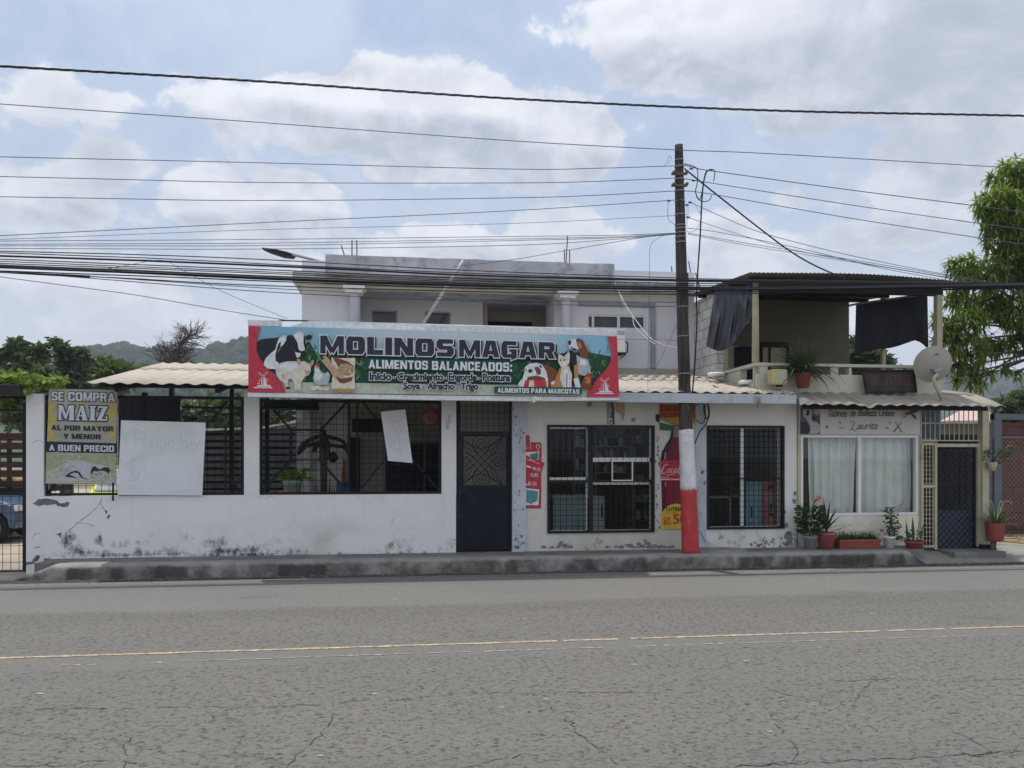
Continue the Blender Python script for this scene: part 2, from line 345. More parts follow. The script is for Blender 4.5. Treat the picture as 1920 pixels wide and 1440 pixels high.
def asphalt():
    m, n, b, pos = new_mat('asphalt')
    sx = n.n('ShaderNodeSeparateXYZ', {0: pos}); yy = sx.outputs[1]
    wv = n.m('ADD', yy, n.m('MULTIPLY', n.m('SUBTRACT', n.noise(n.scale(pos, (.25, 1, 1)), 1.0, 4), .5), .7))
    old = n.ss(wv, 9.55, 9.25)                              # coarse, open-textured surface; finer and paler by the kerb
    g1 = n.noise(n.scale(pos, (.75, 1.0, 1)), 30, 6, .70, .9); g2 = n.noise(pos, 150, 2, .6)
    grain = n.m('ADD', n.m('MULTIPLY', g1, .7), n.m('MULTIPLY', g2, .3))
    blot = n.noise(pos, .55, 6, .6); bl2 = n.noise(n.scale(pos, (.3, 1.2, 1)), 1.6, 5, .6)
    c_old = n.mix(n.ss(grain, .39, .51), (.040, .038, .034), (.185, .174, .156))
    c_new = n.mix(n.ss(grain, .30, .68), (.140, .134, .124), (.222, .213, .198))
    colr = n.mix(old, c_new, c_old)
    colr = n.mix(n.m('MULTIPLY', n.ss(blot, .35, .7), .35), colr, n.mix(.5, colr, (.12, .117, .11)))
    colr = n.mix(n.m('MULTIPLY', n.ss(bl2, .5, .75), .25), colr, (.20, .193, .18))
    oil = n.m('MULTIPLY', n.ss(n.noise(n.scale(n.off(pos, (40, 3, 0)), (.5, 1.3, 1)), .9, 6, .65), .60, .74), .45)
    colr = n.mix(oil, colr, (.085, .083, .078))
    tyre = n.m('MULTIPLY', n.m('MAXIMUM', n.ss(n.m('ABSOLUTE', n.m('SUBTRACT', wv, 4.3)), .5, .1), n.ss(n.m('ABSOLUTE', n.m('SUBTRACT', wv, 9.0)), .45, .1)), .16)
    colr = n.mix(tyre, colr, (.10, .098, .092))
    strip = n.m('MULTIPLY', n.ss(n.m('ABSOLUTE', n.m('SUBTRACT', wv, 7.12)), .30, .16), .45)
    colr = n.mix(strip, colr, (.185, .175, .157))
    wob = n.n('ShaderNodeVectorMath', {0: n.n('ShaderNodeTexNoise', {'Vector': pos, 'Scale': 1.6, 'Detail': 6, 'Roughness': .65}).outputs['Color'], 1: (.75, .75, 0)}, operation='MULTIPLY').outputs[0]
    cv = n.n('ShaderNodeTexVoronoi', {'Vector': n.off(n.scale(pos, (.62, 1.0, 1)), wob), 'Scale': .62}, feature='DISTANCE_TO_EDGE').outputs[0]
    ck = n.m('MULTIPLY', n.m('MULTIPLY', n.ss(cv, .0040, .0010), n.ss(n.noise(n.off(pos, (8, 4, 0)), .5, 3), .50, .62)), n.ss(wv, 7.0, 6.2))
    colr = n.mix(n.m('MULTIPLY', ck, .28), colr, (.035, .027, .026))
    n.put(b.inputs['Base Color'], colr); b.inputs['Roughness'].default_value = .92; b.inputs['Specular IOR Level'].default_value = .25
    bp = n.n('ShaderNodeBump', {'Strength': n.m('ADD', .22, n.m('MULTIPLY', old, .45)), 'Distance': .011, 'Height': n.m('SUBTRACT', grain, n.m('MULTIPLY', ck, .8))})
    n.put(b.inputs['Normal'], bp.outputs[0]); return m
def concrete(name, c, dark=.5, sc=2.2, yl=None):
    m, n, b, pos = new_mat(name)
    f = n.noise(pos, sc, 8, .68); g = n.noise(pos, 38, 4, .7)
    colr = n.mix(n.ss(f, .35, .68), tuple(k * (1 - dark) for k in c), c)
    colr = n.mix(n.m('MULTIPLY', n.ss(g, .45, .7), .35), colr, tuple(k * .6 for k in c))
    bl = n.ss(n.noise(n.scale(pos, (.9, .3, 1.5)), 1.6, 5, .6), .55, .66)
    colr = n.mix(n.m('MULTIPLY', bl, dark * .9), colr, tuple(k * .25 for k in c))
    if name == 'kerb_concrete':                              # scuffed pale nosing, tar-black runs where old paint wore off
        sq = n.n('ShaderNodeSeparateXYZ', {0: pos}); zq = n.m('ADD', sq.outputs[2], n.m('MULTIPLY', n.m('SUBTRACT', n.noise(pos, 6, 5, .7), .5), .10))
        colr = n.mix(n.m('MULTIPLY', n.ss(zq, .165, .215), .55), colr, (.36, .35, .325))
        blk = n.m('MULTIPLY', n.ss(n.noise(n.scale(pos, (1, .1, .25)), 1.5, 3, .5), .52, .60), n.ss(zq, .20, .15))
        colr = n.mix(n.m('MULTIPLY', blk, .8), colr, (.045, .045, .043))
    n.put(b.inputs['Base Color'], colr); b.inputs['Roughness'].default_value = .9; b.inputs['Specular IOR Level'].default_value = .2
    bp = n.n('ShaderNodeBump', {'Strength': .7, 'Distance': .014, 'Height': n.m('ADD', f, g)}); n.put(b.inputs['Normal'], bp.outputs[0]); return m
def leafmat(name, c, c2, trans=.35):
    m = bpy.data.materials.new(name); m.use_nodes = True; t = m.node_tree; t.nodes.clear(); n = NT(t)
    pos = n.n('ShaderNodeNewGeometry').outputs['Position']
    wn = n.n('ShaderNodeTexWhiteNoise', {'Vector': n.n('ShaderNodeVectorMath', {0: pos, 1: (.09, .09, .09)}, operation='SNAP').outputs[0]}, noise_dimensions='3D').outputs[0]
    f = n.m('ADD', n.m('MULTIPLY', wn, .6), n.m('MULTIPLY', n.noise(pos, 1.1, 3), .5), clamp=True)
    cc = n.mix(f, c, c2)
    b = n.n('ShaderNodeBsdfPrincipled', {'Base Color': cc, 'Roughness': .5, 'Specular IOR Level': .35})
    tr = n.n('ShaderNodeBsdfTranslucent', {'Color': n.mix(.5, cc, (.22, .34, .03))})
    mx = n.n('ShaderNodeMixShader', {0: trans, 1: b.outputs[0], 2: tr.outputs[0]})
    t.links.new(mx.outputs[0], n.n('ShaderNodeOutputMaterial').inputs[0]); return m
def glassmat(name, tint=(.75, .8, .8), refl=1.0):
    m = bpy.data.materials.new(name); m.use_nodes = True; t = m.node_tree; t.nodes.clear(); n = NT(t)
    fr = n.n('ShaderNodeFresnel', {'IOR': 1.5}).outputs[0]
    a = n.n('ShaderNodeBsdfTransparent', {'Color': (*tint, 1)}); g = n.n('ShaderNodeBsdfGlossy', {'Roughness': .03, 'Color': (.9, .93, .95, 1)})
    mx = n.n('ShaderNodeMixShader', {0: n.m('MULTIPLY', fr, refl), 1: a.outputs[0], 2: g.outputs[0]})
    t.links.new(mx.outputs[0], n.n('ShaderNodeOutputMaterial').inputs[0]); return m
def roofmat(name, c, dirt=.5, gcol=(.14, .125, .105)):
    m, n, b, pos = new_mat(name)
    f = n.noise(pos, 1.1, 7, .65); st = n.noise(n.scale(pos, (6, .5, 1)), 1.2, 6, .65)
    colr = n.mix(n.ss(f, .3, .7), tuple(k * .86 for k in c), c)
    colr = n.mix(n.m('MULTIPLY', n.ss(st, .5, .75), dirt), colr, gcol)
    sp = n.ss(n.noise(pos, 9, 6, .7), .62, .72); colr = n.mix(n.m('MULTIPLY', sp, dirt * .6), colr, tuple(k * .5 for k in gcol))
    n.put(b.inputs['Base Color'], colr); b.inputs['Roughness'].default_value = .85; b.inputs['Specular IOR Level'].default_value = .2
    bp = n.n('ShaderNodeBump', {'Strength': .2, 'Distance': .01, 'Height': n.noise(pos, 40, 4)}); n.put(b.inputs['Normal'], bp.outputs[0]); return m
def blockmat(name, c):
    m, n, b, pos = new_mat(name)
    sx = n.n('ShaderNodeSeparateXYZ', {0: pos})
    v = n.n('ShaderNodeCombineXYZ', {0: n.m('ADD', sx.outputs[0], sx.outputs[1]), 1: sx.outputs[2], 2: 0.0}).outputs[0]
    v = n.off(v, n.scale(n.n('ShaderNodeTexNoise', {'Vector': pos, 'Scale': 6.0, 'Detail': 4}).outputs['Color'], (.03, .03, 0)))
    br = n.n('ShaderNodeTexBrick', {'Vector': v, 'Color1': (*c, 1), 'Color2': (*[k * .82 for k in c], 1), 'Mortar': (*[k * .42 for k in c], 1), 'Scale': 1.0, 'Mortar Size': .010, 'Mortar Smooth': .3, 'Brick Width': .39, 'Row Height': .19})
    colr = n.mix(n.m('MULTIPLY', n.ss(n.noise(pos, 3.5, 8, .7), .52, .68), .5), br.outputs[0], (.1, .1, .09))
    n.put(b.inputs['Base Color'], colr); b.inputs['Roughness'].default_value = .9
    bp = n.n('ShaderNodeBump', {'Strength': .5, 'Distance': .02, 'Height': n.m('ADD', n.m('MULTIPLY', br.outputs[1], -1.0), n.noise(pos, 25, 4))}); n.put(b.inputs['Normal'], bp.outputs[0]); return m
def woodmat(name, c, c2, sc=(14, 14, .8), bump=.6):
    m, n, b, pos = new_mat(name)
    f = n.noise(n.scale(pos, sc), 2.0, 7, .7, .4); g = n.noise(pos, 2.0, 4)
    colr = n.mix(n.ss(f, .35, .65), c, c2); colr = n.mix(n.m('MULTIPLY', n.ss(g, .4, .7), .4), colr, tuple(k * .6 for k in c))
    n.put(b.inputs['Base Color'], colr); b.inputs['Roughness'].default_value = .85; b.inputs['Specular IOR Level'].default_value = .2
    bp = n.n('ShaderNodeBump', {'Strength': bump, 'Distance': .015, 'Height': f}); n.put(b.inputs['Normal'], bp.outputs[0]); return m
def gradmat(name, stops, x0, x1):                            # printed colour blend along the banner
    m, n, b, pos = new_mat(name)
    sx = n.n('ShaderNodeSeparateXYZ', {0: pos}).outputs[0]
    f = n.n('ShaderNodeMapRange', {'Value': sx, 'From Min': x0, 'From Max': x1}).outputs[0]
    r = n.n('ShaderNodeValToRGB', {'Fac': f}); e = r.color_ramp.elements
    e[0].position, e[0].color = stops[0][0], (*stops[0][1], 1); e[1].position, e[1].color = stops[-1][0], (*stops[-1][1], 1)
    for p_, c_ in stops[1:-1]: q = e.new(p_); q.color = (*c_, 1)
    n.put(b.inputs['Base Color'], n.mix(n.m('MULTIPLY', n.noise(pos, 5, 4), .12), r.outputs[0], (.5, .5, .5)))
    b.inputs['Roughness'].default_value = .45; return m

M = {}
M['asphalt'] = asphalt()
M['kerb'] = concrete('kerb_concrete', (.32, .31, .28), .72)
M['walk'] = concrete('pavement_concrete', (.25, .245, .23), .35)
M['apron'] = concrete('apron_concrete', (.34, .325, .295), .3)
M['yard'] = concrete('yard_dust', (.46, .40, .32), .25, .7)
M['earth'] = mat('earth', (.20, .17, .11), .95, .3, 2, .5, 30)
spots = [(P(px, py, 12.6).x, P(px, py, 12.6).z, rx / 118, rz / 118, wg) for (px, py, rx, rz, wg) in
         ((128, 1012, 15, 20, .80), (140, 1028, 16, 14, .8), (186, 1014, 8, 11, .95), (160, 1036, 45, 6, .7), (230, 1018, 40, 9, .45), (262, 1036, 12, 8, .75), (310, 1034, 50, 5, .5), (400, 1020, 26, 13, .72), (425, 1034, 40, 8, .95), (470, 1030, 30, 9, .85), (530, 1034, 50, 7, .6), (733, 1024, 16, 8, .75), (760, 1037, 60, 4, .6), (640, 1039, 90, 4, .55), (450, 1040, 120, 5, .85), (250, 1040, 140, 5, .7), (560, 1040, 60, 4, .7), (825, 1028, 22, 12, .4), (350, 1008, 20, 8, .4))]
M['white'] = plaster('white_plaster', (.76, .76, .755), .35, .55, spots=spots)
M['shopw'] = plaster('cream_plaster', (.62, .605, .555), .6, .4)
M['shopw2'] = plaster('white_shop_plaster', (.74, .735, .70), .8, .3)
M['house'] = plaster('house_plaster', (.68, .69, .72), .12, .0)
M['housebeige'] = plaster('beige_plaster', (.43, .395, .355), .2, .1)
M['salonw'] = plaster('cream_salon_plaster', (.78, .755, .62), .35, .25)
M['parapet'] = plaster('terrace_parapet_plaster', (.58, .56, .46), .5, .2)
M['pvc'] = mat('grey_drain_pipe', (.44, .45, .47), .5, .08, 5, .05)
M['olive'] = plaster('raw_render', (.18, .168, .132), .25, .0)
M['pilaster'] = mat('blue_grey_paint', (.46, .50, .55), .7, .10, 3, .3, 30, grime=.55, gcol=(.26, .27, .27), gsc=6)
M['fascia'] = mat('grey_fascia_paint', (.46, .49, .53), .7, .12, 2, .2, 25, grime=.5, gcol=(.24, .24, .23), gsc=4)
M['slab'] = mat('roof_slab_concrete', (.48, .50, .54), .85, .18, 1.5, .4, 20, grime=.75, gcol=(.10, .11, .12), gsc=2.2)
M['bluecol'] = mat('lilac_column_paint', (.50, .51, .59), .6, .06, 2, .08)
M['bluetrim'] = mat('blue_grey_trim', (.27, .30, .35), .7, .08, 2, .08)
M['roof'] = roofmat('fibre_cement_roof', (.51, .455, .385), .5, (.20, .18, .15))
M['roof2'] = roofmat('worn_salon_roof', (.38, .34, .28), .7)
M['roofmetal'] = roofmat('rusty_zinc_roof', (.20, .185, .165), .6, (.10, .075, .05))
M['iron'] = mat('black_iron', (.012, .0125, .015), .6, .25, 8, .1, spec=.25)
M['mesh'] = mat('rusty_mesh_wire', (.012, .0115, .012), .75, .3, 8, 0, spec=.1)
M['navy'] = mat('navy_door_paint', (.0075, .0095, .017), .6, .2, 2.5, .08, spec=.22, grime=.3, gcol=(.035, .038, .045))
M['alu'] = mat('aluminium', (.55, .56, .57), .4, .06, 6, .03, metal=.6)
M['whitepaint'] = mat('white_gloss_paint', (.78, .78, .77), .5, .05, 4, .05)
M['glass'] = glassmat('window_glass', (.70, .74, .74), .32)
M['glass2'] = glassmat('clear_glass', (.96, .98, .98), .7)
M['darkglass'] = mat('tinted_glass', (.018, .02, .026), .08, .1, 1, 0, spec=.6)
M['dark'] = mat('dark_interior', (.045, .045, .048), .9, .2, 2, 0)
M['floor'] = mat('shop_floor_tile', (.2, .19, .18), .6, .1, 2, 0)
M['red'] = mat('red_pole_paint', (.46, .045, .045), .75, .16, 6, .5, 30, grime=.55, gcol=(.34, .16, .14), gsc=7)
M['polewhite'] = mat('white_pole_paint', (.66, .66, .66), .8, .10, 5, .5, 30, grime=.5, gcol=(.40, .39, .37), gsc=6)
M['pole'] = woodmat('creosoted_pole_wood', (.030, .027, .025), (.105, .092, .08), (22, 22, .9), .9)
M['cable'] = mat('black_cable', (.014, .015, .018), .55, .2, 3, 0)
M['wirethin'] = mat('grey_wire', (.10, .105, .125), .5, .2, 3, 0)
M['whitecable'] = mat('white_cable', (.46, .46, .47), .5, .1, 3, 0)
M['porcelain'] = mat('insulator_porcelain', (.10, .08, .07), .3, .2, 8, 0)
M['steel'] = mat('galvanised_steel', (.30, .31, .33), .5, .15, 8, .1, metal=.5)
M['rebar'] = mat('rusty_rebar', (.14, .09, .07), .8, .3, 30, .2)
M['cream'] = mat('cream_iron_paint', (.48, .44, .31), .55, .10, 4, .15, grime=.3, gcol=(.22, .19, .13))
M['creampost'] = mat('cream_post_paint', (.46, .43, .30), .65, .12, 3, .2, grime=.4, gcol=(.24, .2, .13))
M['tarp'] = mat('black_plastic_tarp', (.034, .036, .044), .36, .2, 3, .25, 9, spec=.5)
M['cloth'] = mat('black_shade_cloth', (.010, .011, .016), .8, .2, 4, .1)
M['curtain'] = mat('white_lace_curtain', (.84, .84, .80), .8, .06, 5, .1)
M['terracotta'] = mat('terracotta', (.30, .075, .055), .7, .12, 6, .1, grime=.2)
M['pinkpot'] = mat('dusty_red_pot', (.36, .10, .10), .6, .1, 6, .05)
M['greypot'] = mat('grey_pot', (.30, .30, .31), .7, .1, 6, .05)
M['soil'] = mat('potting_soil', (.05, .035, .025), .95, .3, 20, .5)
M['leafd'] = leafmat('dark_leaf', (.018, .040, .014), (.05, .095, .030), .2)
M['leafm'] = leafmat('mid_leaf', (.035, .075, .022), (.09, .16, .045), .3)
M['leafy'] = leafmat('young_leaf', (.10, .20, .03), (.26, .36, .05), .4)
M['leafmango'] = leafmat('mango_leaf', (.065, .115, .026), (.27, .35, .07), .42)
M['leafpurple'] = leafmat('purple_leaf', (.03, .028, .03), (.07, .07, .05), .15)
M['leafgrey'] = leafmat('dusty_leaf', (.05, .075, .045), (.11, .14, .085), .25)
M['leafdry'] = leafmat('dry_weed', (.22, .12, .06), (.34, .22, .12), .3)
def forestmat():
    m, n, b, pos = new_mat('forest_leaf')
    f = n.noise(pos, .22, 6, .75); g = n.noise(pos, .035, 3)
    colr = n.mix(n.ss(f, .38, .62), (.008, .020, .010), (.055, .085, .034)); colr = n.mix(n.m('MULTIPLY', n.ss(g, .4, .65), .5), colr, (.035, .06, .026))
    n.put(b.inputs['Base Color'], colr); b.inputs['Roughness'].default_value = .9; b.inputs['Specular IOR Level'].default_value = .1
    bp = n.n('ShaderNodeBump', {'Strength': 1.0, 'Distance': 1.6, 'Height': n.noise(pos, .35, 5, .7)}); n.put(b.inputs['Normal'], bp.outputs[0]); return m
M['forest'] = forestmat()
M['bark'] = woodmat('bark', (.06, .05, .04), (.16, .13, .10), (9, 9, 1.5), .8)
M['plank'] = woodmat('old_plank', (.10, .075, .05), (.24, .19, .14), (3, 20, 20), .6)
M['truckwood'] = woodmat('dark_truck_wood', (.045, .022, .016), (.11, .06, .045), (2, 9, 9), .5)
M['rubber'] = mat('tyre_rubber', (.02, .02, .021), .85, .2, 20, .2)
M['blockw'] = blockmat('white_block_wall', (.66, .66, .65))
M['brick'] = blockmat('red_brick_wall', (.17, .075, .06))

# ------------------------------------------------------------------ setting: ground, road, kerb, pavement, yard, hills
YF = 12.6; YE = 12.0; KZ = .225
def sheet(name, x0, x1, y0, y1, z, m, **k): return MB_q(name, [(x0, y0, z), (x1, y0, z), (x1, y1, z), (x0, y1, z)], m)
def MB_q(name, pts, m):
    b = MB(); b.poly(pts); o = b.build(name, m); o['kind'] = 'structure'; return o
sheet('ground', -4000, 4000, -4000, 4000, -.02, M['earth'])
sheet('road', -250, 250, -3.2, 11.86, 0, M['asphalt'])
sheet('yard', -60, X(850, YF), 11.86, 48, -.008, M['yard'])
xa = X(1722, 12.0)
b = MB(); b.add([(xa, 11.84, .004), (40, 11.84, .004), (40, 12.5, .07), (xa, 12.5, .12), (40, 15.2, .08), (xa, 15.2, .12)], [(0, 1, 2, 3), (3, 2, 4, 5)])
o = b.build('driveway', M['apron']); o['kind'] = 'structure'
# faded centre lines: paint worn into ragged pieces
rnd = random.Random(3)
b = MB(); b2 = MB()
def strip(mb, x0, x1, y, wd, z, miss):
    x = x0
    while x < x1:
        L = rnd.uniform(.03, .09)
        if rnd.random() > miss(x):
            a = [rnd.uniform(-.012, .012) for _ in range(4)]
            mb.poly([(x, y - wd / 2 + a[0], z), (x + L, y - wd / 2 + a[1], z), (x + L, y + wd / 2 + a[2], z), (x, y + wd / 2 + a[3], z)])
        x += L * rnd.uniform(.90, 1.0)
mid = X(900, 7.3)
strip(b, -12, 14, 7.30, .050, .004, lambda x: .0 if -3.6 < x < 1.2 else .05)
strip(b2, -2.0, 12, 6.99, .018, .004, lambda x: .12)
strip(b2, -12, -1.0, 6.97, .025, .004, lambda x: .75)
for k in range(46):
    x, y = rnd.uniform(-6, 7), rnd.uniform(3.6, 11); s = rnd.uniform(.008, .022)
    b2.poly([(x + s * math.cos(q) * 1.6, y + s * math.sin(q), .004) for q in (0, 1, 2.2, 3.1, 4.3, 5.4)])
M['linepaint'] = mat('worn_yellow_paint', (.46, .365, .245), .85, .25, 9, .1, grime=.75, gcol=(.22, .20, .165), gsc=12)
M['whiteline'] = mat('worn_white_paint', (.36, .35, .32), .85, .25, 12, .1, grime=.8, gcol=(.20, .195, .18), gsc=14)
o = b.build('yellow_road_line', M['linepaint']); o['kind'] = 'structure'
o = b2.build('white_road_line', M['whiteline']); o['kind'] = 'structure'
# kerb: worn concrete with chipped nosing, tapering away at both ends
xk0, xk1 = G(22, 1090).x, X(1735, 11.85)
b = MB(); N = 420; prof = [(11.80, -.02), (11.805, .09), (11.815, .185), (11.85, .222), (11.99, KZ), (12.08, KZ)]
vs = []
for i in range(N + 1):
    x = lerp(xk0, xk1, i / N); e = min(1, max(.02, (x - xk0) / .55)) * min(1, max(.02, (xk1 - x) / .30))
    joint = min(abs(x - j) for j in (-6.1, -4.42, -2.6, -.9, .9, 2.75, 4.2, 5.75))
    for k, (y, z) in enumerate(prof):
        q = mnoise.noise(Vector((x * 2.2, k * .7, 1))) * .014 + mnoise.noise(Vector((x * 9, k * 2, 5))) * .009
        if k in (2, 3): q *= 1.6
        dd = .018 if joint < .014 and k < 5 else 0
        vs.append((x, y + q * (1 if k < 5 else 0) + dd, z * e + (q * .5 if 0 < k < 5 else 0) - dd * .4))
n = len(prof); b.sm = True
b.add(vs, [(i * n + k, i * n + n + k, i * n + n + k + 1, i * n + k + 1) for i in range(N) for k in range(n - 1)])
o = b.build('kerb', M['kerb']); o['kind'] = 'structure'
b = MB(); xs0 = X(72, 12.2); b.box(xs0, X(1724, 12.2), 12.075, YF + .05, -.02, KZ - .002)
o = b.build('pavement', M['walk']); o['kind'] = 'structure'
b = MB()
for (a, c) in ((X(1330, 12.4), .34), (X(1365, 12.4), .3)):   # old patch of mortar by the pole
    b.lathe((a, 12.36, KZ - .001), [(c, 0), (c * .92, .016), (c * .5, .03), (0.01, .032)], 18, cap0=False)
o = b.build('mortar_patch', M['kerb']); o['kind'] = 'structure'
M['gutter'] = concrete('gutter_dark', (.12, .115, .105), .5, 3)  # darker strip along the foot of the kerb
M['tar'] = mat('dark_crack', (.042, .040, .037), .95, .3, 9, 0)  # dark colour of the thin strips drawn along the road cracks
b = MB(); rnd = random.Random(44)
CK = [[(-60, 1333), (0, 1332), (130, 1328), (320, 1326), (500, 1325), (620, 1320), (700, 1310), (760, 1312), (880, 1298), (1000, 1300), (1130, 1297), (1250, 1300)], [(625, 1322), (622, 1350), (600, 1380), (560, 1412), (545, 1425), (530, 1450)], [(243, 1372), (238, 1400), (225, 1450)], [(757, 1312), (762, 1338)], [(1000, 1300), (1060, 1345), (1080, 1370), (1110, 1395), (1150, 1425), (1185, 1450)], [(1380, 1435), (1480, 1430), (1500, 1405), (1470, 1380), (1440, 1330)], [(1640, 1272), (1610, 1305), (1560, 1322), (1470, 1300), (1430, 1290)], [(1560, 1280), (1640, 1272), (1780, 1278), (1960, 1270)], [(1780, 1370), (1830, 1390), (1860, 1410), (1830, 1418), (1780, 1405)], [(1380, 1437), (1500, 1430), (1700, 1422), (1960, 1405)], [(-40, 1437), (100, 1436), (200, 1424), (270, 1432)], [(1480, 1350), (1500, 1336)], [(860, 1440), (960, 1420), (1010, 1400)]]
for cr in CK:
    g3 = [G(x, y, .003) for x, y in cr]; pts = []
    for p, q in zip(g3, g3[1:]):
        k = max(2, int((q - p).length / .05))
        for i in range(k): pts.append(p.lerp(q, i / k) + Vector((rnd.gauss(0, .012), rnd.gauss(0, .014), 0)))
    for p, q in zip(pts, pts[1:]):
        d = (q - p).normalized(); s = Vector((-d.y, d.x, 0)) * rnd.uniform(.0010, .0042)
        if rnd.random() > .12: b.poly([p - s, q - s * rnd.uniform(.5, 1), q + s, p + s])
o = b.build('road_crack', M['tar']); o['kind'] = 'structure'
b = MB(); vs = []
for i in range(161):
    x = lerp(xk0 - 6, xk1 + 12, i / 160); q = mnoise.noise(Vector((x * 1.3, 0, 3))) * .05
    vs += [(x, 11.62 + q, .005), (x, 11.9, .006)]
b.add(vs, [(2 * i, 2 * i + 2, 2 * i + 3, 2 * i + 1) for i in range(160)])
o = b.build('gutter', M['gutter']); o['kind'] = 'structure'

# wooded hills
RY = [(-700, 722), (-100, 718), (60, 712), (180, 691), (235, 684), (290, 696), (330, 695), (400, 684), (440, 668), (500, 661), (620, 672), (900, 714), (1300, 728), (1700, 722), (1785, 720), (1850, 728), (1930, 736), (2300, 716), (2700, 730)]
RD = [(-700, 640), (300, 650), (520, 760), (900, 1000), (1900, 1150), (2700, 1000)]
def hillpt(px, f):
    D = interp(RD, px); Zr = (HY - interp(RY, px)) / FX * D
    a, b_, _ = rdir(px, HY); s = D * f
    hz = EZ + Zr * (.0 if f < .35 else math.sin(min(1, (f - .35) / .65) * math.pi / 2) ** 1.15)
    if f > 1: hz = EZ + Zr * (1 - .6 * (f - 1))
    if f < .35: hz = -.02
    hz += mnoise.noise(Vector((a * s * .012, b_ * s * .012, 0))) * 5 * max(0, min(1, (f - .35) * 4)) * (1 if f <= 1 else 1)
    return Vector((a * s, b_ * s, hz))
cols = list(range(-700, 2701, 40)); rows = [.34, .4, .47, .55, .63, .71, .8, .9, 1.0, 1.15, 1.4]
b = MB(); b.sm = True
b.add([hillpt(c, r) for c in cols for r in rows], [(i * len(rows) + j, (i + 1) * len(rows) + j, (i + 1) * len(rows) + j + 1, i * len(rows) + j + 1) for i in range(len(cols) - 1) for j in range(len(rows) - 1)])
M['hill'] = mat('hill_scrub', (.045, .075, .028), .95, .4, .05, 0)
o = b.build('hills', M['hill']); o['kind'] = 'structure'
# far wood: crowns that read as one mass
def crown_blob(mb, c, r, rnd, h=1.0, nu=10, nv=6):
    vs = []; sx, sy = rnd.uniform(.85, 1.2), rnd.uniform(.85, 1.2); ph = rnd.uniform(0, 50)
    for j in range(nv + 1):
        t = math.pi * (j / nv) * .93
        for i in range(nu):
            p = 2 * math.pi * (i + .5 * (j % 2)) / nu; d = Vector((math.sin(t) * math.cos(p) * sx, math.sin(t) * math.sin(p) * sy, math.cos(t) * h))
            vs.append(Vector(c) + d * r * (1 + .42 * mnoise.noise(d * 1.9 + Vector((ph, ph, 0))) + .22 * mnoise.noise(d * 5 + Vector((0, ph, ph)))))
    mb.add(vs, [(j * nu + i, (j + 1) * nu + i, (j + 1) * nu + (i + 1) % nu, j * nu + (i + 1) % nu) for j in range(nv) for i in range(nu)])
rnd = random.Random(11); b = MB(); b.sm = True
def wood(x0, x1, n, rng, f0, f1):
    for _ in range(n):
        px = rnd.uniform(x0, x1); f = rnd.uniform(f0, f1) ** .8; p = hillpt(px, f); r = rnd.uniform(*rng) * rnd.choice((.7, .9, 1, 1.25))
        crown_blob(b, p + Vector((0, 0, r * .35)), r, rnd, rnd.uniform(.8, 1.25))
        for _ in range(3):
            d = Vector((rnd.uniform(-1, 1), rnd.uniform(-1, .4), rnd.uniform(.2, 1))).normalized()
            crown_blob(b, p + Vector((0, 0, r * .35)) + d * r * .8, r * rnd.uniform(.35, .6), rnd, 1, 6, 4)
wood(-200, 600, 1500, (3, 5.6), .42, 1.02); wood(1680, 2040, 600, (5, 9), .45, 1.02)
o = b.build('hillside_forest', M['forest']); tag(o, 'hazy green forest covering the far hills', 'forest', kind='stuff')

# grit, pebbles and leaf litter collected along the gutter
rnd = random.Random(63); b = MB()
for _ in range(1500):
    x = rnd.uniform(xk0 - .4, xk1 + 3); y = 11.80 - abs(rnd.gauss(0, .09)) - .01; s = rnd.uniform(.004, .016) * rnd.choice((1, 1, 1.6)); a = rnd.uniform(0, 6)
    b.prism([(x + s * math.cos(a + q) * rnd.uniform(.6, 1.2), y + s * math.sin(a + q), .006) for q in (0, 1.3, 2.6, 3.9, 5.2)], (0, 0, s * .6))
for _ in range(420):
    x = rnd.uniform(xs0, xk1); y = rnd.uniform(12.1, 12.58); s = rnd.uniform(.003, .010); a = rnd.uniform(0, 6)
    b.prism([(x + s * math.cos(a + q), y + s * math.sin(a + q), KZ - .003) for q in (0, 1.6, 3.1, 4.7)], (0, 0, s * .7))
M['grit'] = mat('gutter_grit', (.17, .155, .13), .95, .5, 30, .2)
o = b.build('gutter_grit', M['grit']); tag(o, 'sand, grit and crumbs of litter along the kerb and pavement', 'grit', kind='stuff')

# ------------------------------------------------------------------ feed store: low wall with mesh openings under a corrugated roof
YT = YF - .003
PN = [0]
def peel(mb, pts, Y=YF, jit=.6):                              # flake of missing paint, as a thin recess-coloured skin
    out = []
    for i, (a, c) in enumerate(pts):
        d, e = pts[(i + 1) % len(pts)]
        for t in (0, .33, .66): out.append((lerp(a, d, t) + rnd.uniform(-jit, jit), lerp(c, e, t) + rnd.uniform(-jit, jit)))
    PN[0] += 1; mb.prism([P(x, y, Y - .003 - (PN[0] % 80) * 2.5e-5) for x, y in out], (0, .002, 0))
rnd = random.Random(5)
M['peel2'] = mat('bare_grey_mortar', (.20, .20, .195), .95, .35, 14, .5, 40)
M['peel'] = mat('bare_mortar', (.13, .135, .135), .95, .35, 14, .5, 40)
M['mould'] = mat('black_mould', (.06, .065, .06), .95, .4, 14, .3, 40)
fs = thing('feed_store', 'long white low walled feed store with mesh openings, navy metal door and tan corrugated roof', 'building', (X(450, YF), YF, 0))
x0, x1 = X(49, YF), X(855, YF); zs = Z(270, 929.5, YF); zt = Z(65, 738, YF)
b = MB(); b.box(x0, x1, YF, YF + .14, -.02, zs)
for (a, c) in ((49, 82), (457.5, 486), (828, 855.5)):
    b.box(X(a, YF), X(c, YF), YF, YF + .2, zs + .001, zt if a == 49 else 2.86)
b.build('wall', M['white'], fs)
b = MB()
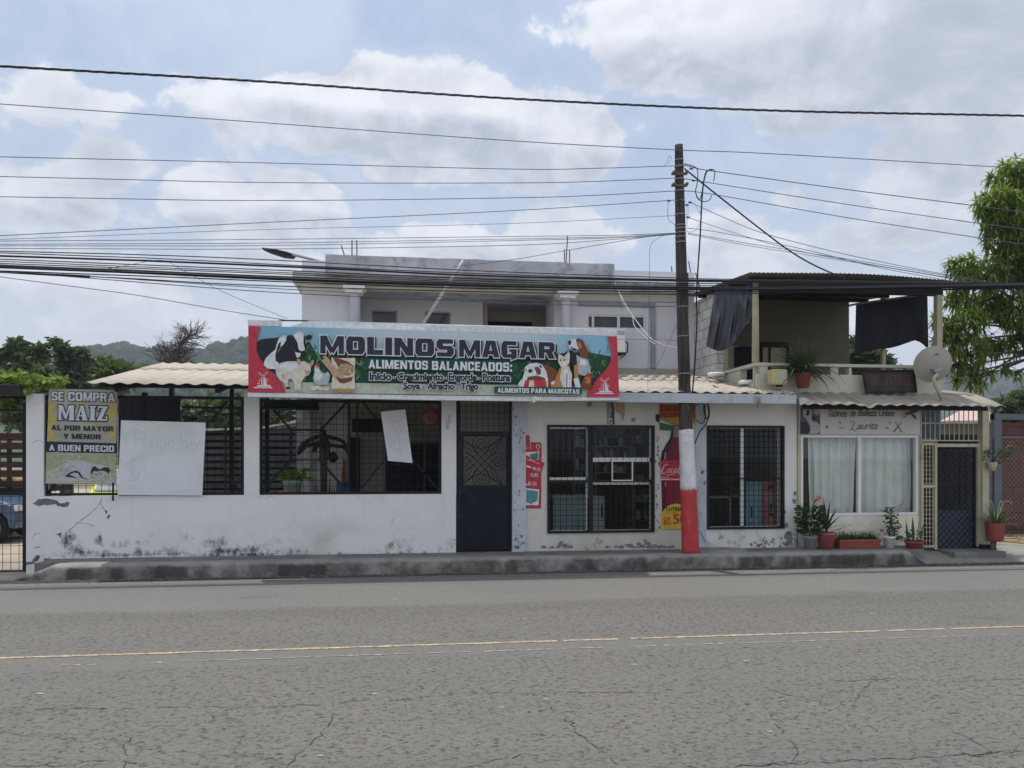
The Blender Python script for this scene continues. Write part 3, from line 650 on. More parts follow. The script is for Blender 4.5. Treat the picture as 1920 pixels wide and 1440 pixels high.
for pts in ([(61, 944), (72, 936), (88, 935), (104, 937), (112, 944), (120, 943), (126, 940), (131, 943), (127, 950), (118, 951), (110, 949), (104, 945), (88, 947), (80, 946), (74, 949)],
                        [(196, 957), (202, 958), (199, 964)], [(203, 965), (207, 966), (203, 974), (200, 972)],
            [(105, 1001), (116, 998), (113, 1010), (110, 1003)], [(60, 1028), (76, 1024), (74, 1026)], [(66, 1043), (70, 1040), (75, 1043), (72, 1050), (63, 1056), (50, 1060), (49, 1054), (60, 1053)], [(82, 1048), (90, 1047), (95, 1043), (90, 1052), (84, 1055)],
            [(128, 1005), (131, 1002), (134, 1007), (130, 1010)]):
    peel(b, pts)
b.build('peeled_plaster', M['peel'], fs, kind='stuff')
def grille(name, a, c, y0, y1, sx, sz, bars, wire=.006):
    xa_, xb_ = X(a, YF + .05), X(c, YF + .05); za, zb = Z((a + c) / 2, y1, YF + .05), Z((a + c) / 2, y0, YF + .05)
    b = MB(); b.frame(xa_ + .005, xb_ - .005, za + .004, zb, YF + .05, .04, .04)
    f = b.build(name, M['iron'], fs)
    b = MB(); b.grid(xa_ + .045, xb_ - .045, za + .045, zb - .04, YF + .06, sx, sz, wire); b.build('wire_mesh', M['mesh'], f)
    for (p, q, t) in bars: b = MB(); b.bar(P(*p, YF + .1), P(*q, YF + .1), t, .02); b.build('brace', M['iron'], f)
    return f
grille('window_grille', 82, 457, 742, 929, .112, .112, [((90, 925), (112, 895), .035), ((453, 925), (428, 893), .04), ((335, 742), (335, 926), .05), ((295, 742), (295, 926), .03), ((423, 800), (423, 926), .03), ((395, 790), (428, 750), .03), ((340, 763), (455, 766), .03)])
grille('window_grille', 486, 828, 750, 927, .105, .09, [((491, 922), (546, 862), .05), ((546, 862), (546, 806), .04), ((512, 768), (546, 806), .035), ((546, 806), (602, 806), .03), ((602, 806), (653, 751), .035),
       ((546, 862), (599, 862), .022), ((599, 862), (637, 906), .035), ((600, 806), (600, 862), .022), ((654, 750), (654, 925), .035), ((670, 750), (670, 925), .028), ((680, 753), (705, 785), .035), ((678, 916), (720, 863), .03), ((773, 860), (825, 922), .035), ((796, 830), (796, 925), .03)])
for (a, c, e, f_) in ((840, 778, 845, 792), (837, 791, 842, 805)): b = MB(); b.pbox(a, c, e, f_, YF - .02, .019); b.build('bracket', M['pilaster'], fs)
# navy door with looped ironwork
d = MB(); Yd = YF + .03
xa_, xb_ = X(856, Yd), X(957, Yd); zb_ = Z(905, 1032, Yd); zt_ = Z(905, 813, Yd); zm = Z(905, 915, Yd)
d.frame(xa_ + .07, xb_ - .02, zm, zt_, Yd, .045, .05); d.box(xa_ + .07, xb_ - .02, Yd, Yd + .04, zb_ + .02, zm)
door = d.build('door', M['navy'], fs)
b = MB(); b.box(xa_, xa_ + .062, Yd - .01, Yd + .07, zb_, 2.72); b.box(xb_ - .015, xb_ + .01, Yd - .01, Yd + .07, zb_, 2.72); b.box(xa_ + .065, xb_ - .018, Yd - .01, Yd + .06, zt_ + .006, zt_ + .035)
b.build('door_frame', M['navy'], fs)
b = MB()
def ring(px, py, r, a0=0, a1=360):
    b.tube([P(px + r * math.cos(R(a)), py + r * 1.04 * math.sin(R(a)), Yd + .02) for a in [lerp(a0, a1, k / 20) for k in range(21)]], .006, 5)
cx, cy = 902, 865
for (ox, oy, a0) in ((0, -32, 120), (0, 32, -60), (-31, 0, 30), (32, 0, -150)):
    for r in (3.4, 9.5, 16): ring(cx + ox, cy + oy, r, a0, a0 + 300)
def br(p, q): b.tube([P(p[0], p[1], Yd + .024), P(q[0], q[1], Yd + .024)], .006, 5)
for s in (-15, -5, 5, 15):
    br((cx + s * .72 - 18, cy - s * .72 - 18), (cx + s * .72 + 18, cy - s * .72 + 18)); br((cx + s * .72 - 18, cy + s * .72 + 18), (cx + s * .72 + 18, cy + s * .72 - 18))
for sx in (-1, 1):
    for sy in (-1, 1):
        for (ex, ey) in ((20, 46), (27, 30), (37, 22), (12, 44)):
            br((cx + sx * 42, cy + sy * 48), (cx + sx * ex * .62, cy + sy * ey * .52))
b.build('ironwork', M['navy'], door)
b = MB(); b.box(X(866, Yd), X(868, Yd), Yd - .03, Yd, Z(866, 936, Yd), Z(866, 924, Yd)); b.tube([P(868, 928, Yd - .02), P(874, 928, Yd - .03)], .008, 6); b.build('handle', M['iron'], door)
b = MB(); b.grid(xa_ + .06, xb_ - .015, zt_ + .035, 2.72, Yd + .01, .092, .105, .006); b.build('transom_mesh', M['mesh'], fs)
b = MB(); b.box(X(846, 13.5), X(975, 13.5), 13.5, 13.6, -.02, 2.9); b.build('added_passage_wall', M['housebeige'], fs)  # nearer wall added so the view through the door ironwork reads brighter
# roof of the feed store
xr0, xr1 = -4.70, X(985, 12.05)
b = MB()
for cr in ([(191, 934), (188, 943), (182, 951), (174, 958), (166, 966), (158, 971), (149, 978), (143, 983)], [(143, 982), (152, 981), (164, 982), (178, 987)], [(188, 944), (193, 951), (197, 957)], [(60, 830), (70, 826), (82, 829)], [(143, 983), (135, 990), (128, 997)], [(160, 1045), (164, 1038), (168, 1030)], [(60, 1010), (66, 1000), (76, 999)]):
    pp = [P(x + rnd.uniform(-.8, .8), y + rnd.uniform(-.8, .8), YF - .001) for (a, c), (d, e) in zip(cr, cr[1:]) for x, y in ((a, c), ((a + d) / 2, (c + e) / 2))] + [P(*cr[-1], YF - .001)]
    b.tube(pp, [rnd.uniform(.0015, .0045) for _ in pp], 4)
b.build('plaster_crack', M['peel'], fs, kind='stuff')
b = MB(); b.corr(xr0, xr1, YE, 2.86, 14.3, 3.33, .236, .013, .008, 4); b.corr(xr0, xr1, 14.22, 3.325, 15.5, 3.58, .236, .013, .012, 9)
rf = b.build('roof', M['roof'], fs)
b = MB()
for (Yp, zp) in ((12.35, 2.86), (13.5, 3.09), (14.6, 3.32), (15.3, 3.46)): b.box(xr0 + .05, xr1, Yp, Yp + .06, zp - .03, zp + .04)
for xx in (-4.4, -2.95, -1.2, .1): b.bar((xx, 12.3, 2.80), (xx, 15.4, 3.40), .06, .09)
b.build('purlin', M['iron'], rf)
for (xx, yy) in ((-4.2, 12.9), (-4.5, 15.3), (-3.4, 15.3), (-2.75, 15.3)): b = MB(); b.box(xx - .035, xx + .035, yy, yy + .07, 0, 3.3 if yy > 13 else 2.8); b.build('roof_post', M['iron'], fs)

# ------------------------------------------------------------------ corner shop
xs0, xs1 = X(985, YF), X(1494, YF); zc = 2.78
sh = thing('corner_shop', 'cream painted corner shop with two barred shop windows and a grey fascia', 'building', (X(1240, YF), YF, 0))
w1 = (X(1026, YF), X(1227, YF), Z(1126, 999, YF), Z(1126, 797, YF)); w2 = (X(1325, YF), X(1470, YF), Z(1398, 992, YF), Z(1398, 798, YF))
xm_ = X(1312, YF)
b = MB(); b.wall(xs0, xm_, -.02, zc, YF, .14, [w1]); b.build('wall', M['shopw'], sh)
b = MB(); b.wall(xm_, xs1, -.02, zc, YF - .002, .142, [w2]); b.box(xs1 - .14, xs1, YF + .15, 15.4, -.02, 2.75); b.build('wall', M['shopw2'], sh)
b = MB(); b.box(X(960, YF), xs0 + .001, YF - .05, YF + .18, -.02, zc); b.build('pilaster', M['pilaster'], sh); b = MB(); b.box(X(1303, YF), X(1323, YF), YF - .022, YF + .001, KZ, zc)
pl_ = b.build('pilaster', M['pilaster'], sh)
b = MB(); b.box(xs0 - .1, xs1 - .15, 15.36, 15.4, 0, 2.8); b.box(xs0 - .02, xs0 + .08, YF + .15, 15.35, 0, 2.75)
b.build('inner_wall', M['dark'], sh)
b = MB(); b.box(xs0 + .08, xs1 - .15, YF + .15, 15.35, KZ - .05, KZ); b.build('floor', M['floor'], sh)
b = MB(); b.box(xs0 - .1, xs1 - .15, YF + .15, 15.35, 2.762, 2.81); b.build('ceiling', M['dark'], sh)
xf0, xf1 = X(975, 11.95), X(1493, 11.95)
b = MB(); b.box(xf0, xf1, 11.95, 12.03, Z(1330, 755.5, 11.95), Z(1330, 738, 11.95)); b.box(xf0, xf1 - .01, 12.032, YF - .004, 2.70, 2.73)
fa = b.build('fascia', M['fascia'], sh)
b = MB(); b.corr(X(970, 12), 6.29, 11.985, 2.825, 14.2, 3.24, .215, .014, .012, 2); b.corr(X(970, 12), 6.1, 14.6, 3.335, 15.46, 3.50, .215, .022, .10, 6)
b.corr(X(970, 12), 6.25, 14.1, 3.235, 14.9, 3.375, .215, .018, .03, 16)
rf2 = b.build('roof', M['roof'], sh)
rnd = random.Random(8); b = MB()
for (px, py, s) in ((1036, 1027, 7), (1070, 1027, 8), (1192, 1027, 10), (1222, 1026, 10), (1238, 1027, 8), (1255, 1027, 7), (1165, 1027, 7), (1198, 1020, 5), (1210, 1014, 4), (1052, 1017, 4), (1052, 1020, 7), (1060, 1024, 6), (1047, 1025, 5), (1020, 1026, 6), (1215, 1019, 8), (1180, 1023, 9), (1205, 1024, 9), (1228, 1024, 7), (1245, 1025, 6), (1262, 1025, 5), (1140, 1026, 5), (1155, 1025, 4), (980, 955, 3), (978, 1005, 4), (980, 1018, 5), (970, 1026, 6)):
    Yq = YF - (.05 if px < 984 else 0)
    peel(b, [(px + s * math.cos(q) * rnd.uniform(.5, 1.3), min(1028, py + s * .6 * math.sin(q) * rnd.uniform(.5, 1.3))) for q in (0, .8, 1.6, 2.4, 3.2, 4, 4.8, 5.6)], Yq, 1.0)
for k in range(26):
    px, py = rnd.gauss(1435, 16), rnd.gauss(1016, 7); s = rnd.uniform(1, 4)
    if py < 1027: peel(b, [(px + s * math.cos(q) * rnd.uniform(.5, 1.3), py + s * math.sin(q) * rnd.uniform(.4, 1.1)) for q in (0, 1.2, 2.4, 3.6, 4.8)], YF - .002, .8)
for (px, py, s) in ((1478, 1003, 8), (1474, 985, 4), (1482, 1012, 6), (1490, 940, 5), (1472, 960, 2.5), (1476, 1020, 5), (1318, 885, 4), (1321, 905, 3), (1490, 925, 4), (1492, 955, 4)):
    peel(b, [(min(1493, px + s * math.cos(q) * rnd.uniform(.5, 1.2)), py + s * 1.5 * math.sin(q) * rnd.uniform(.5, 1.2)) for q in (0, .9, 1.8, 2.7, 3.6, 4.5, 5.4)], YF - .002 - (.02 if px < 1324 else 0), 1.0)
for k in range(40):
    px, py = rnd.uniform(962, 983), rnd.choice((rnd.uniform(765, 860), rnd.uniform(920, 1030))); s = rnd.uniform(.6, 2.2)
    peel(b, [(px + s * math.cos(q), py + s * 1.4 * math.sin(q)) for q in (0, 1.2, 2.4, 3.6, 4.8)], YF - .05, .4)
for k in range(34):
    px, py = rnd.gauss(1234, 3), rnd.uniform(815, 1010); s = rnd.uniform(.6, 2.4)
    peel(b, [(px + s * math.cos(q), py + s * 1.6 * math.sin(q)) for q in (0, 1.2, 2.4, 3.6, 4.8)], YF, .4)
b.build('peeled_plaster', M['peel2'], sh, kind='stuff')
# first shop window
def shop_window(x0, x1, z0, z1, panes, alub, irons, grids, hatch=None):
    b = MB(); b.frame(x0 + .002, x1 - .002, z0 + .002, z1 - .002, YF - .03, .035, .07); 
    for (a, c, e, f_) in irons: b.box(a, c, YF - .028, YF + .02, e, f_)
    wv = b.build('window', M['iron'], sh)
    b = MB()
    for (a, c, e, f_) in alub: b.box(a, c, YF + .06, YF + .10, e, f_)
    b.build('sash', M['alu'], wv)
    for (a, c, e, f_) in panes:
        b = MB(); b.box(a, c, YF + .075, YF + .08, e, f_); b.build('pane', M['glass'], wv)
    b = MB()
    for (a, c, e, f_, sx, sz) in grids: b.grid(a, c, e, f_, YF - .012, sx, sz, .0075)
    b.build('security_mesh', M['mesh'], wv)
    if hatch:
        b = MB(); b.frame(*hatch, YF - .034, .02, .06); b.build('hatch', M['alu'], wv)
    return wv
U = lambda px: X(px, YF); V = lambda py: Z(1126, py, YF)
wv = shop_window(*w1,
    [(U(1031), U(1101), V(894), V(805)), (U(1031), U(1101), V(994), V(904)), (U(1113), U(1221), V(857), V(801)), (U(1113), U(1221), V(903), V(867)), (U(1113), U(1221), V(995), V(911))],
    [(U(1029), U(1031.5), V(996), V(801)), (U(1100), U(1103), V(996), V(801)), (U(1031.5), U(1100), V(804), V(801)), (U(1029), U(1103), V(900), V(895)), (U(1029), U(1103), V(996), V(994)),
     (U(1111), U(1113), V(996), V(799)), (U(1220), U(1223), V(996), V(799)), (U(1113), U(1220), V(801.5), V(799)), (U(1111), U(1223), V(866), V(858)), (U(1111), U(1223), V(909), V(903.5)), (U(1111), U(1223), V(996), V(994))],
    [(U(1104), U(1111), V(997), V(799)), (U(1029), U(1104), V(905), V(901)), (U(1111), U(1223), V(903), V(899.5))],
    [(U(1029), U(1104), V(901), V(801), .105, .5), (U(1029), U(1104), V(997), V(905), .098, .092), (U(1111), U(1223), V(900), V(801), .105, .6), (U(1111), U(1223), V(997), V(903), .1, .092)],
    (U(1146), U(1186), V(902), V(863)))
V = lambda py: Z(1398, py, YF)
wv2 = shop_window(*w2,
    [(U(1329), U(1390), V(990), V(803)), (U(1398), U(1461), V(990), V(803))],
    [(U(1391), U(1397.5), V(988), V(801)), (U(1461), U(1465), V(988), V(801)), (U(1329), U(1465), V(990), V(987)), (U(1329), U(1391), V(803), V(801)), (U(1397.5), U(1461), V(803), V(801))],
    [(U(1329), U(1467), V(897.5), V(895.5))],
    [(U(1329), U(1467), V(990), V(801), .089, .092)])
# stock seen through the shop windows
def fridge(name, label, px0, px1, py0, py1, Y, m, cat='fridge', dp=.5, door=True):
    r = thing(name, label, cat, (X((px0 + px1) / 2, Y), Y + dp / 2, KZ)); x0, x1 = X(px0, Y), X(px1, Y); zt = Z((px0 + px1) / 2, py0, Y); b = MB(); b.box(x0, x1, Y + .03, Y + dp, KZ + .04, zt); b.build('body', m, r)
    b = MB(); b.box(x0 + .015, x1 - .015, Y, Y + .028, KZ + .1, zt - .02); b.build('door', m, r)
    b = MB(); b.box(x1 - .07, x1 - .05, Y - .03, Y - .002, KZ + .5, zt - .15); b.build('handle', M['iron'], r); return r
M['freezer'] = mat('pale_freezer_enamel', (.62, .74, .74), .4, .05, 2, 0); M['fridgew'] = mat('white_enamel', (.72, .75, .76), .4, .05, 2, 0)
r = thing('chest_freezer', 'pale blue chest freezer low behind the left shop window', 'freezer', (X(1070, 13.0), 13.2, KZ))
b = MB(); b.box(X(1037, 13.0), X(1101, 13.0), 13.0, 13.6, KZ + .05, Z(1070, 938, 13.0)); b.build('body', M['freezer'], r)
b = MB(); b.box(X(1036, 13.0), X(1102, 13.0), 12.98, 13.62, Z(1070, 937, 13), Z(1070, 928, 13)); b.build('lid', M['fridgew'], r)
fridge('fridge', 'narrow white fridge standing behind the middle of the left shop window', 1112, 1135, 931, 1000, 13.0, M['fridgew'])
def shelf(label, a, c, Y, rows, seed):
    rn = random.Random(seed); r = thing('shelf_unit', label, 'shelves', (X((a + c) / 2, Y), Y, KZ)); x0, x1 = X(a, Y), X(c, Y); b = MB()
    for py in rows: b.box(x0, x1, Y, Y + .28, Z((a + c) / 2, py, Y) - .02, Z((a + c) / 2, py, Y))
    b.box(x0 - .02, x0, Y, Y + .3, KZ, Z(a, rows[0] - 12, Y)); b.box(x1, x1 + .02, Y, Y + .3, KZ, Z(a, rows[0] - 12, Y)); b.build('shelf', M['steel'], r)
    for py in rows:
        x = x0 + .02; zb = Z((a + c) / 2, py, Y) + .001
        while x < x1 - .08:
            ww = rn.uniform(.05, .12); hh = rn.uniform(.09, .2)
            if rn.random() < .85:
                b = MB(); yy = Y + rn.uniform(.0, .06)
                if rn.random() < .5: b.box(x, x + ww * .92, yy, yy + .14, zb, zb + hh)
                else: b.lathe((x + ww / 2, yy + .06, zb), [(ww * .45, 0), (ww * .45, hh * .7), (ww * .2, hh * .85), (ww * .2, hh)], 10, cap1=True)
                b.build('goods', rn.choice(GOODS), r)
            x += ww
GOODS = [mat('packet_' + n_, c, .5, .1, 9, 0) for n_, c in (('cream', (.6, .55, .42)), ('blue', (.12, .22, .45)), ('red', (.45, .08, .07)), ('yellow', (.55, .42, .1)), ('white', (.65, .65, .63)), ('green', (.1, .28, .14)))]
shelf('stocked shelf unit dim behind the upper right pane of the left shop window', 1118, 1185, 13.5, [818, 836, 862, 885], 3)
shelf('small rack of goods behind the top left pane of the left shop window', 1078, 1102, 13.4, [812, 836, 880, 905], 5)
shelf('tall dim rack against the right side of the left shop window', 1192, 1220, 13.4, [830, 868, 905, 940, 975], 9)
r = thing('shop_counter', 'dark wooden counter with pale edge behind the right shop window', 'counter', (X(1358, 12.9), 13.0, KZ))
b = MB(); b.box(X(1328, 12.95), X(1368, 12.95), 12.95, 13.3, KZ, Z(1350, 934, 12.95)); b.box(X(1371, 12.95), X(1390, 12.95), 12.95, 13.3, KZ, Z(1350, 932, 12.95)); b.build('base', M['dark'], r)
b = MB(); b.box(X(1327, 12.93), X(1369, 12.93), 12.92, 13.32, Z(1350, 933.5, 12.93), Z(1350, 931, 12.93)); b.box(X(1369.5, 12.93), X(1391, 12.93), 12.92, 13.32, Z(1350, 931.5, 12.93), Z(1350, 929, 12.93)); b.box(X(1367.5, 12.93), X(1370, 12.93), 12.92, 12.95, KZ, Z(1350, 934, 12.93)); b.build('top', M['alu'], r)
M['cartonblue'] = mat('blue_carton', (.40, .74, .86), .5, .08, 4, 0); M['cartonpink'] = mat('pink_carton', (.86, .27, .29), .5, .08, 4, 0); M['inkwhite'] = mat('white_ink', (.75, .75, .74), .5, .03, 4, 0); M['inkyellow'] = mat('yellow_ink', (.72, .48, .10), .5, .05, 4, 0); M['inkblack'] = mat('black_ink', (.02, .022, .03), .5, .1, 4, 0)
def stand(label, a, c, y0, y1, m, marks):
    r = thing('display_stand', label, 'display', (X((a + c) / 2, 12.8), 12.85, KZ)); b = MB(); b.box(X(a, 12.8), X(c, 12.8), 12.8, 13.0, KZ, Z((a + c) / 2, y0, 12.8)); b.build('box', m, r)
    for i, (mm, rects) in enumerate(marks):
        b = MB()
        for (p, q, s, t) in rects: b.poly([P(p, t, 12.797), P(s, t, 12.797), P(s, q, 12.797), P(p, q, 12.797)])
        b.build('print', mm, r)
stand('blue cardboard display stand inside the right shop window', 1399, 1428, 903, 988, M['cartonblue'], [(M['inkwhite'], [(1404 + k % 3 * 7, 912 + k // 3 * 9, 1409 + k % 3 * 7, 917 + k // 3 * 9) for k in range(9)] + [(1404, 975, 1423, 980)]), (M['navy'], [(1408, 950, 1411, 970)])])
stand('pink cardboard display stand at the right edge of the right shop window', 1429.5, 1461, 902, 988, M['cartonpink'], [(M['inkwhite'], [(1434, 926, 1456, 928), (1433, 931, 1457, 932), (1434, 937, 1455, 939), (1441, 940, 1450, 961)]), (M['inkyellow'], [(1430, 903, 1437, 909), (1441, 969, 1451, 986)]), (M['inkblack'], [(1440, 910, 1449, 917), (1443, 943, 1448, 958), (1441, 962, 1450, 967)])])

# ------------------------------------------------------------------ two-storey house behind the shops
YH = 15.5
ho = thing('two_storey_house', 'grey white two storey house with thick concrete roof slab rising behind the shops', 'house', (X(900, YH), YH, 0))
zf = 3.62
b = MB(); b.box(X(652, YH), X(1300, YH), YH, YH + .15, 0, zf); b.build('wall', M['housebeige'], ho)
b = MB(); b.box(X(556, 15.8), X(652, 15.8), 15.8, 15.95, 0, zf - .3); b.build('wall', M['house'], ho)
YR = 16.6
zs_ = Z(900, 545, YH)
win = lambda a, c, y0, y1, Y: (X(a, Y), X(c, Y), Z((a + c) / 2, y1, Y), Z((a + c) / 2, y0, Y))
wa, wb, wd, wc = win(697, 745, 582, 618, YR), win(797, 845, 584, 620, YR), win(915, 998, 603, 660, 17.6), win(1101, 1210, 590.5, 617, YH)
top_ = zs_ + .5
b = MB(); b.wall(X(566, YH), X(675, YH), zf, top_, YH, .15); b.build('wall', M['house'], ho)
b = MB(); b.wall(X(672, YR), X(905, YR), zf, top_, YR, .15, [wa, wb]); b.build('wall', M['house'], ho); b = MB(); b.box(X(1025, YR), X(1052, YH) + .05, YR - .9, YR + .1, zf, top_); b.build('wall', M['house'], ho)
b = MB(); b.wall(X(895, 17.6), X(1040, 17.6), zf, top_, 17.6, .15, [wd]); b.build('wall', M['housebeige'], ho); b = MB(); b.box(X(905, YR), X(905, YR) + .12, YR + .16, 17.58, zf, top_); b.build('wall', M['housebeige'], ho)
b = MB(); b.wall(X(1068, YH), X(1302, YH), zf, top_, YH, .15, [wc]); b.build('wall', M['house'], ho)
b = MB(); b.box(X(566, YH) , X(1300, YH), YH + .02, 19, zf - .15, zf - .01); b.build('floor', M['housebeige'], ho)
b = MB(); b.box(X(566, YH), X(566, YH) + .15, YH + .16, 20, 0, top_); b.box(X(1300, YH) - .15, X(1300, YH), YH + .16, 20, 0, top_); b.box(X(566, YH) + .16, X(1300, YH) - .16, 19.8, 20, 0, top_); b.build('back_wall', M['house'], ho)
for hw, Yw, two in ((wa, YR, 0), (wb, YR, 0), (wc, YH, 1)):
    b = MB(); b.frame(*hw, Yw + .02, .035, .08)
    if two: b.box(lerp(hw[0], hw[1], .54) - .03, lerp(hw[0], hw[1], .54) + .03, Yw + .015, Yw + .09, hw[2] + .035, hw[3] - .035); b.box(hw[0] + .1, hw[0] + .15, Yw + .015, Yw + .09, hw[2] + .035, hw[3] - .035)
    wv = b.build('window', M['alu'] if two else M['steel'], ho)
    b = MB(); b.box(hw[0] + .03, hw[1] - .03, Yw + .06, Yw + .07, hw[2] + .03, hw[3] - .03); b.build('pane', M['darkglass'], wv)
b = MB(); b.box(wd[0], wd[1], 17.62, 17.7, wd[2], wd[3]); b.build('door', M['iron'], ho)
b = MB(); b.box(X(1085, YH), X(1228, YH), YH - .05, YH - .002, Z(1150, 575, YH), Z(1150, 567, YH)); b.box(X(1219, YH), X(1228, YH), YH - .05, YH - .002, zf, Z(1150, 576, YH)); b.build('trim', M['bluetrim'], ho)
for a, c, yy in ((655, 675, 539), (1052, 1071, 549)):
    xc, zt_ = X((a + c) / 2, YH - .2), Z((a + c) / 2, yy, YH - .2); r = (X(c, YH - .2) - X(a, YH - .2)) / 2
    b = MB(); b.sm = True; b.lathe((xc, YH - .2, zf), [(r, 0), (r, zt_ - zf - .13)], 24); cl = b.build('column', M['bluecol'], ho)
    b = MB(); b.box(xc - r * 1.55, xc + r * 1.55, YH - .2 - r * 1.55, YH - .2 + r * 1.55, zt_ - .13, zt_ - .07); b.box(xc - r * 2.05, xc + r * 2.05, YH - .2 - r * 2.05, YH - .2 + r * 2.05, zt_ - .068, zt_); b.build('capital', M['whitepaint'], cl)
# roof slabs
Ye = 15.15
def jag_slab(mb, x0, x1, y0, y1, z0, z1, seed):
    n = 60; vs = []
    for i in range(n + 1):
        x = lerp(x0, x1, i / n); q = mnoise.noise(Vector((x * 3, seed, 0))) * .018; w2 = mnoise.noise(Vector((x * 2, seed, 9))) * .01
        vs += [(x, y0 + w2, z0 + q * .4), (x, y0 + w2, z1 + q), (x, y1, z1), (x, y1, z0)]
    mb.add(vs, [(4 * i + k, 4 * i + 4 + k, 4 * i + 4 + (k + 1) % 4, 4 * i + (k + 1) % 4) for i in range(n) for k in range(4)] + [(0, 1, 2, 3), (4 * n + 3, 4 * n + 2, 4 * n + 1, 4 * n)])
b = MB(); jag_slab(b, X(548.5, Ye), X(1302, Ye) , Ye, 20.2, Z(900, 538, Ye), Z(900, 519, Ye), 1)
sl = b.build('roof_slab', M['slab'], ho)
Yb = 14.9
b = MB(); jag_slab(b, X(610, Yb), X(1152, Yb), Yb, 17.5, Z(880, 519, Yb), Z(880, 486, Yb), 4); b.build('roof_parapet', M['slab'], ho)
b = MB(); b.box(X(566, YH), X(1300, YH), YH - .12, YH + .14, Z(900, 548, YH), Z(900, 530, YH)); b.build('beam', M['salonw'], ho)
rb = MB()
for (a, y0, c, y1) in ((660, 450, 660, 500), (669, 450, 669.5, 500), (640, 460, 652, 500), (1058, 467, 1059, 500), (1064, 443, 1061, 500), (1068, 468, 1068, 500), (1268, 498, 1272, 540), (1259, 499, 1262, 540), (1291, 490, 1300, 540)):
    rb.tube([P(a, y0, 15.6), P(c, y1, 15.6)], .012, 5)
rb.build('rebar', M['rebar'], ho)
b = MB(); b.sm = True; b.tube([P(869, 488, 14.5), P(858, 506, 14.48), P(790, 612, 14.4)], .030, 10); b.build('drain_pipe', M['pvc'], ho)
r = thing('air_conditioner', 'cream air conditioner unit on the house wall at the right end of the banner', 'air conditioner', P(1160, 665, 15.1))
b = MB(); b.pbox(1146, 616, 1172, 660, 15.05, .38); bd = b.build('body', M['whitepaint'], r)
b = MB()
for k in range(4): b.pbox(1148, 620 + k * 2.2, 1171, 621 + k * 2.2, 15.045, .004)
b.build('grille', M['steel'], r)
b = MB(); b.pbox(1156, 660.5, 1174, 663, 15.1, .35); b.tube([P(1173, 664, 15.2), P(1169, 668, 15.2), P(1163, 672, 15.4)], .012, 5); b.tube([P(1173, 640, 15.2), P(1177, 645, 15.2), P(1176, 660, 15.2), P(1172, 662, 15.2)], .014, 5); b.build('bracket', M['iron'], r)
r = thing('street_lamp', 'dark flat street lamp head on a slanted arm left of the concrete house roof', 'street lamp', (X(652, 21), 21, 0))
b = MB(); b.tube([(X(652, 21), 21, 0), P(652, 512, 21), P(618, 496, 21), P(588, 487, 21), P(548, 477, 21)], [.09, .06, .04, .038, .036], 8); b.build('post', M['steel'], r)
b = MB(); b.prism([P(490, 464, 21), P(512, 466, 21), P(538, 472, 21), P(552, 476.5, 21), P(548, 481, 21), P(530, 479, 21), P(503, 470, 21)], (0, .28, 0)); b.build('lamp_head', M['iron'], r)

# ------------------------------------------------------------------ salon building with roof terrace
xa0 = X(1496, YF) + .01; xq = X(1728, YF)
sa = thing('salon_building', 'cream beauty salon with curtained window, corrugated eave and open roof terrace', 'building', (X(1620, YF), YF, 0))
ws = (X(1501, YF), X(1721, YF), Z(1610, 966, YF), Z(1610, 816, YF))
b = MB(); b.wall(xa0, xq, -.02, 2.80, YF, .13, [ws]); b.build('wall', M['salonw'], sa)
xt0, xt1 = 5.86, X(1766, YF)
b = MB(); b.box(xt0, xq, YF + .14, 15.2, 2.81, 2.93); b.box(xq + .001, xt1, YF + .02, 15.2, 2.81, 2.93); b.build('floor_slab', M['olive'], sa)
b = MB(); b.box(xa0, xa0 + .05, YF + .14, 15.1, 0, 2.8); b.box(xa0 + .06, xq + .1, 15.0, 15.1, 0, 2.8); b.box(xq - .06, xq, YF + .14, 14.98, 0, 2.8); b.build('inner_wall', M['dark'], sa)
b = MB(); b.frame(*ws, YF - .012, .042, .09); mx_ = lerp(ws[0], ws[1], .497); b.box(mx_ - .025, mx_ + .025, YF - .01, YF + .07, ws[2] + .042, ws[3] - .042)
wv = b.build('window', M['whitepaint'], sa)
for a, c in ((ws[0] + .04, mx_ - .02), (mx_ + .02, ws[1] - .04)):
    b = MB(); b.box(a, c, YF + .03, YF + .036, ws[2] + .04, ws[3] - .04); b.build('pane', M['glass2'], wv)
b = MB(); b.box(X(1494.5, YF), X(1500, YF), YF - .03, YF - .002, Z(1497, 960, YF), Z(1497, 815, YF)); b.build('corner_trim', M['cream'], sa); b = MB(); b.box(X(1722, YF), X(1727, YF), YF - .02, YF - .002, Z(1725, 966, YF), Z(1725, 817, YF)); b.build('corner_trim', M['cream'], sa)
# curtain
r = thing('curtain', 'pale lace curtain with soft folds filling the salon window', 'curtain', (X(1610, YF), 12.85, ws[2]))
def drape(a, c, seed, lean):
    b = MB(); b.sm = True; rn = random.Random(seed); nx, nz = 110, 14; vs = []
    x0, x1 = X(a, 12.85), X(c, 12.85); ph = [rn.uniform(0, 6) for _ in range(4)]
    for j in range(nz + 1):
        t = j / nz
        for i in range(nx + 1):
            s = i / nx; x = lerp(x0, x1, s) + lean * (1 - t) * (s - .5)
            y = 12.85 + .042 * math.sin(s * 33 + ph[0] + .5 * math.sin(t * 2 + ph[1])) * (.5 + .5 * (1 - t)) + .02 * math.sin(s * 71 + ph[2]) + .012 * math.sin(s * 17 + t * 5)
            vs.append((x, y, lerp(ws[2] - .02, ws[3] - .02, t)))
    b.add(vs, [(j * (nx + 1) + i, j * (nx + 1) + i + 1, (j + 1) * (nx + 1) + i + 1, (j + 1) * (nx + 1) + i) for j in range(nz) for i in range(nx)])
    b.build('curtain_panel', M['curtain'], r)
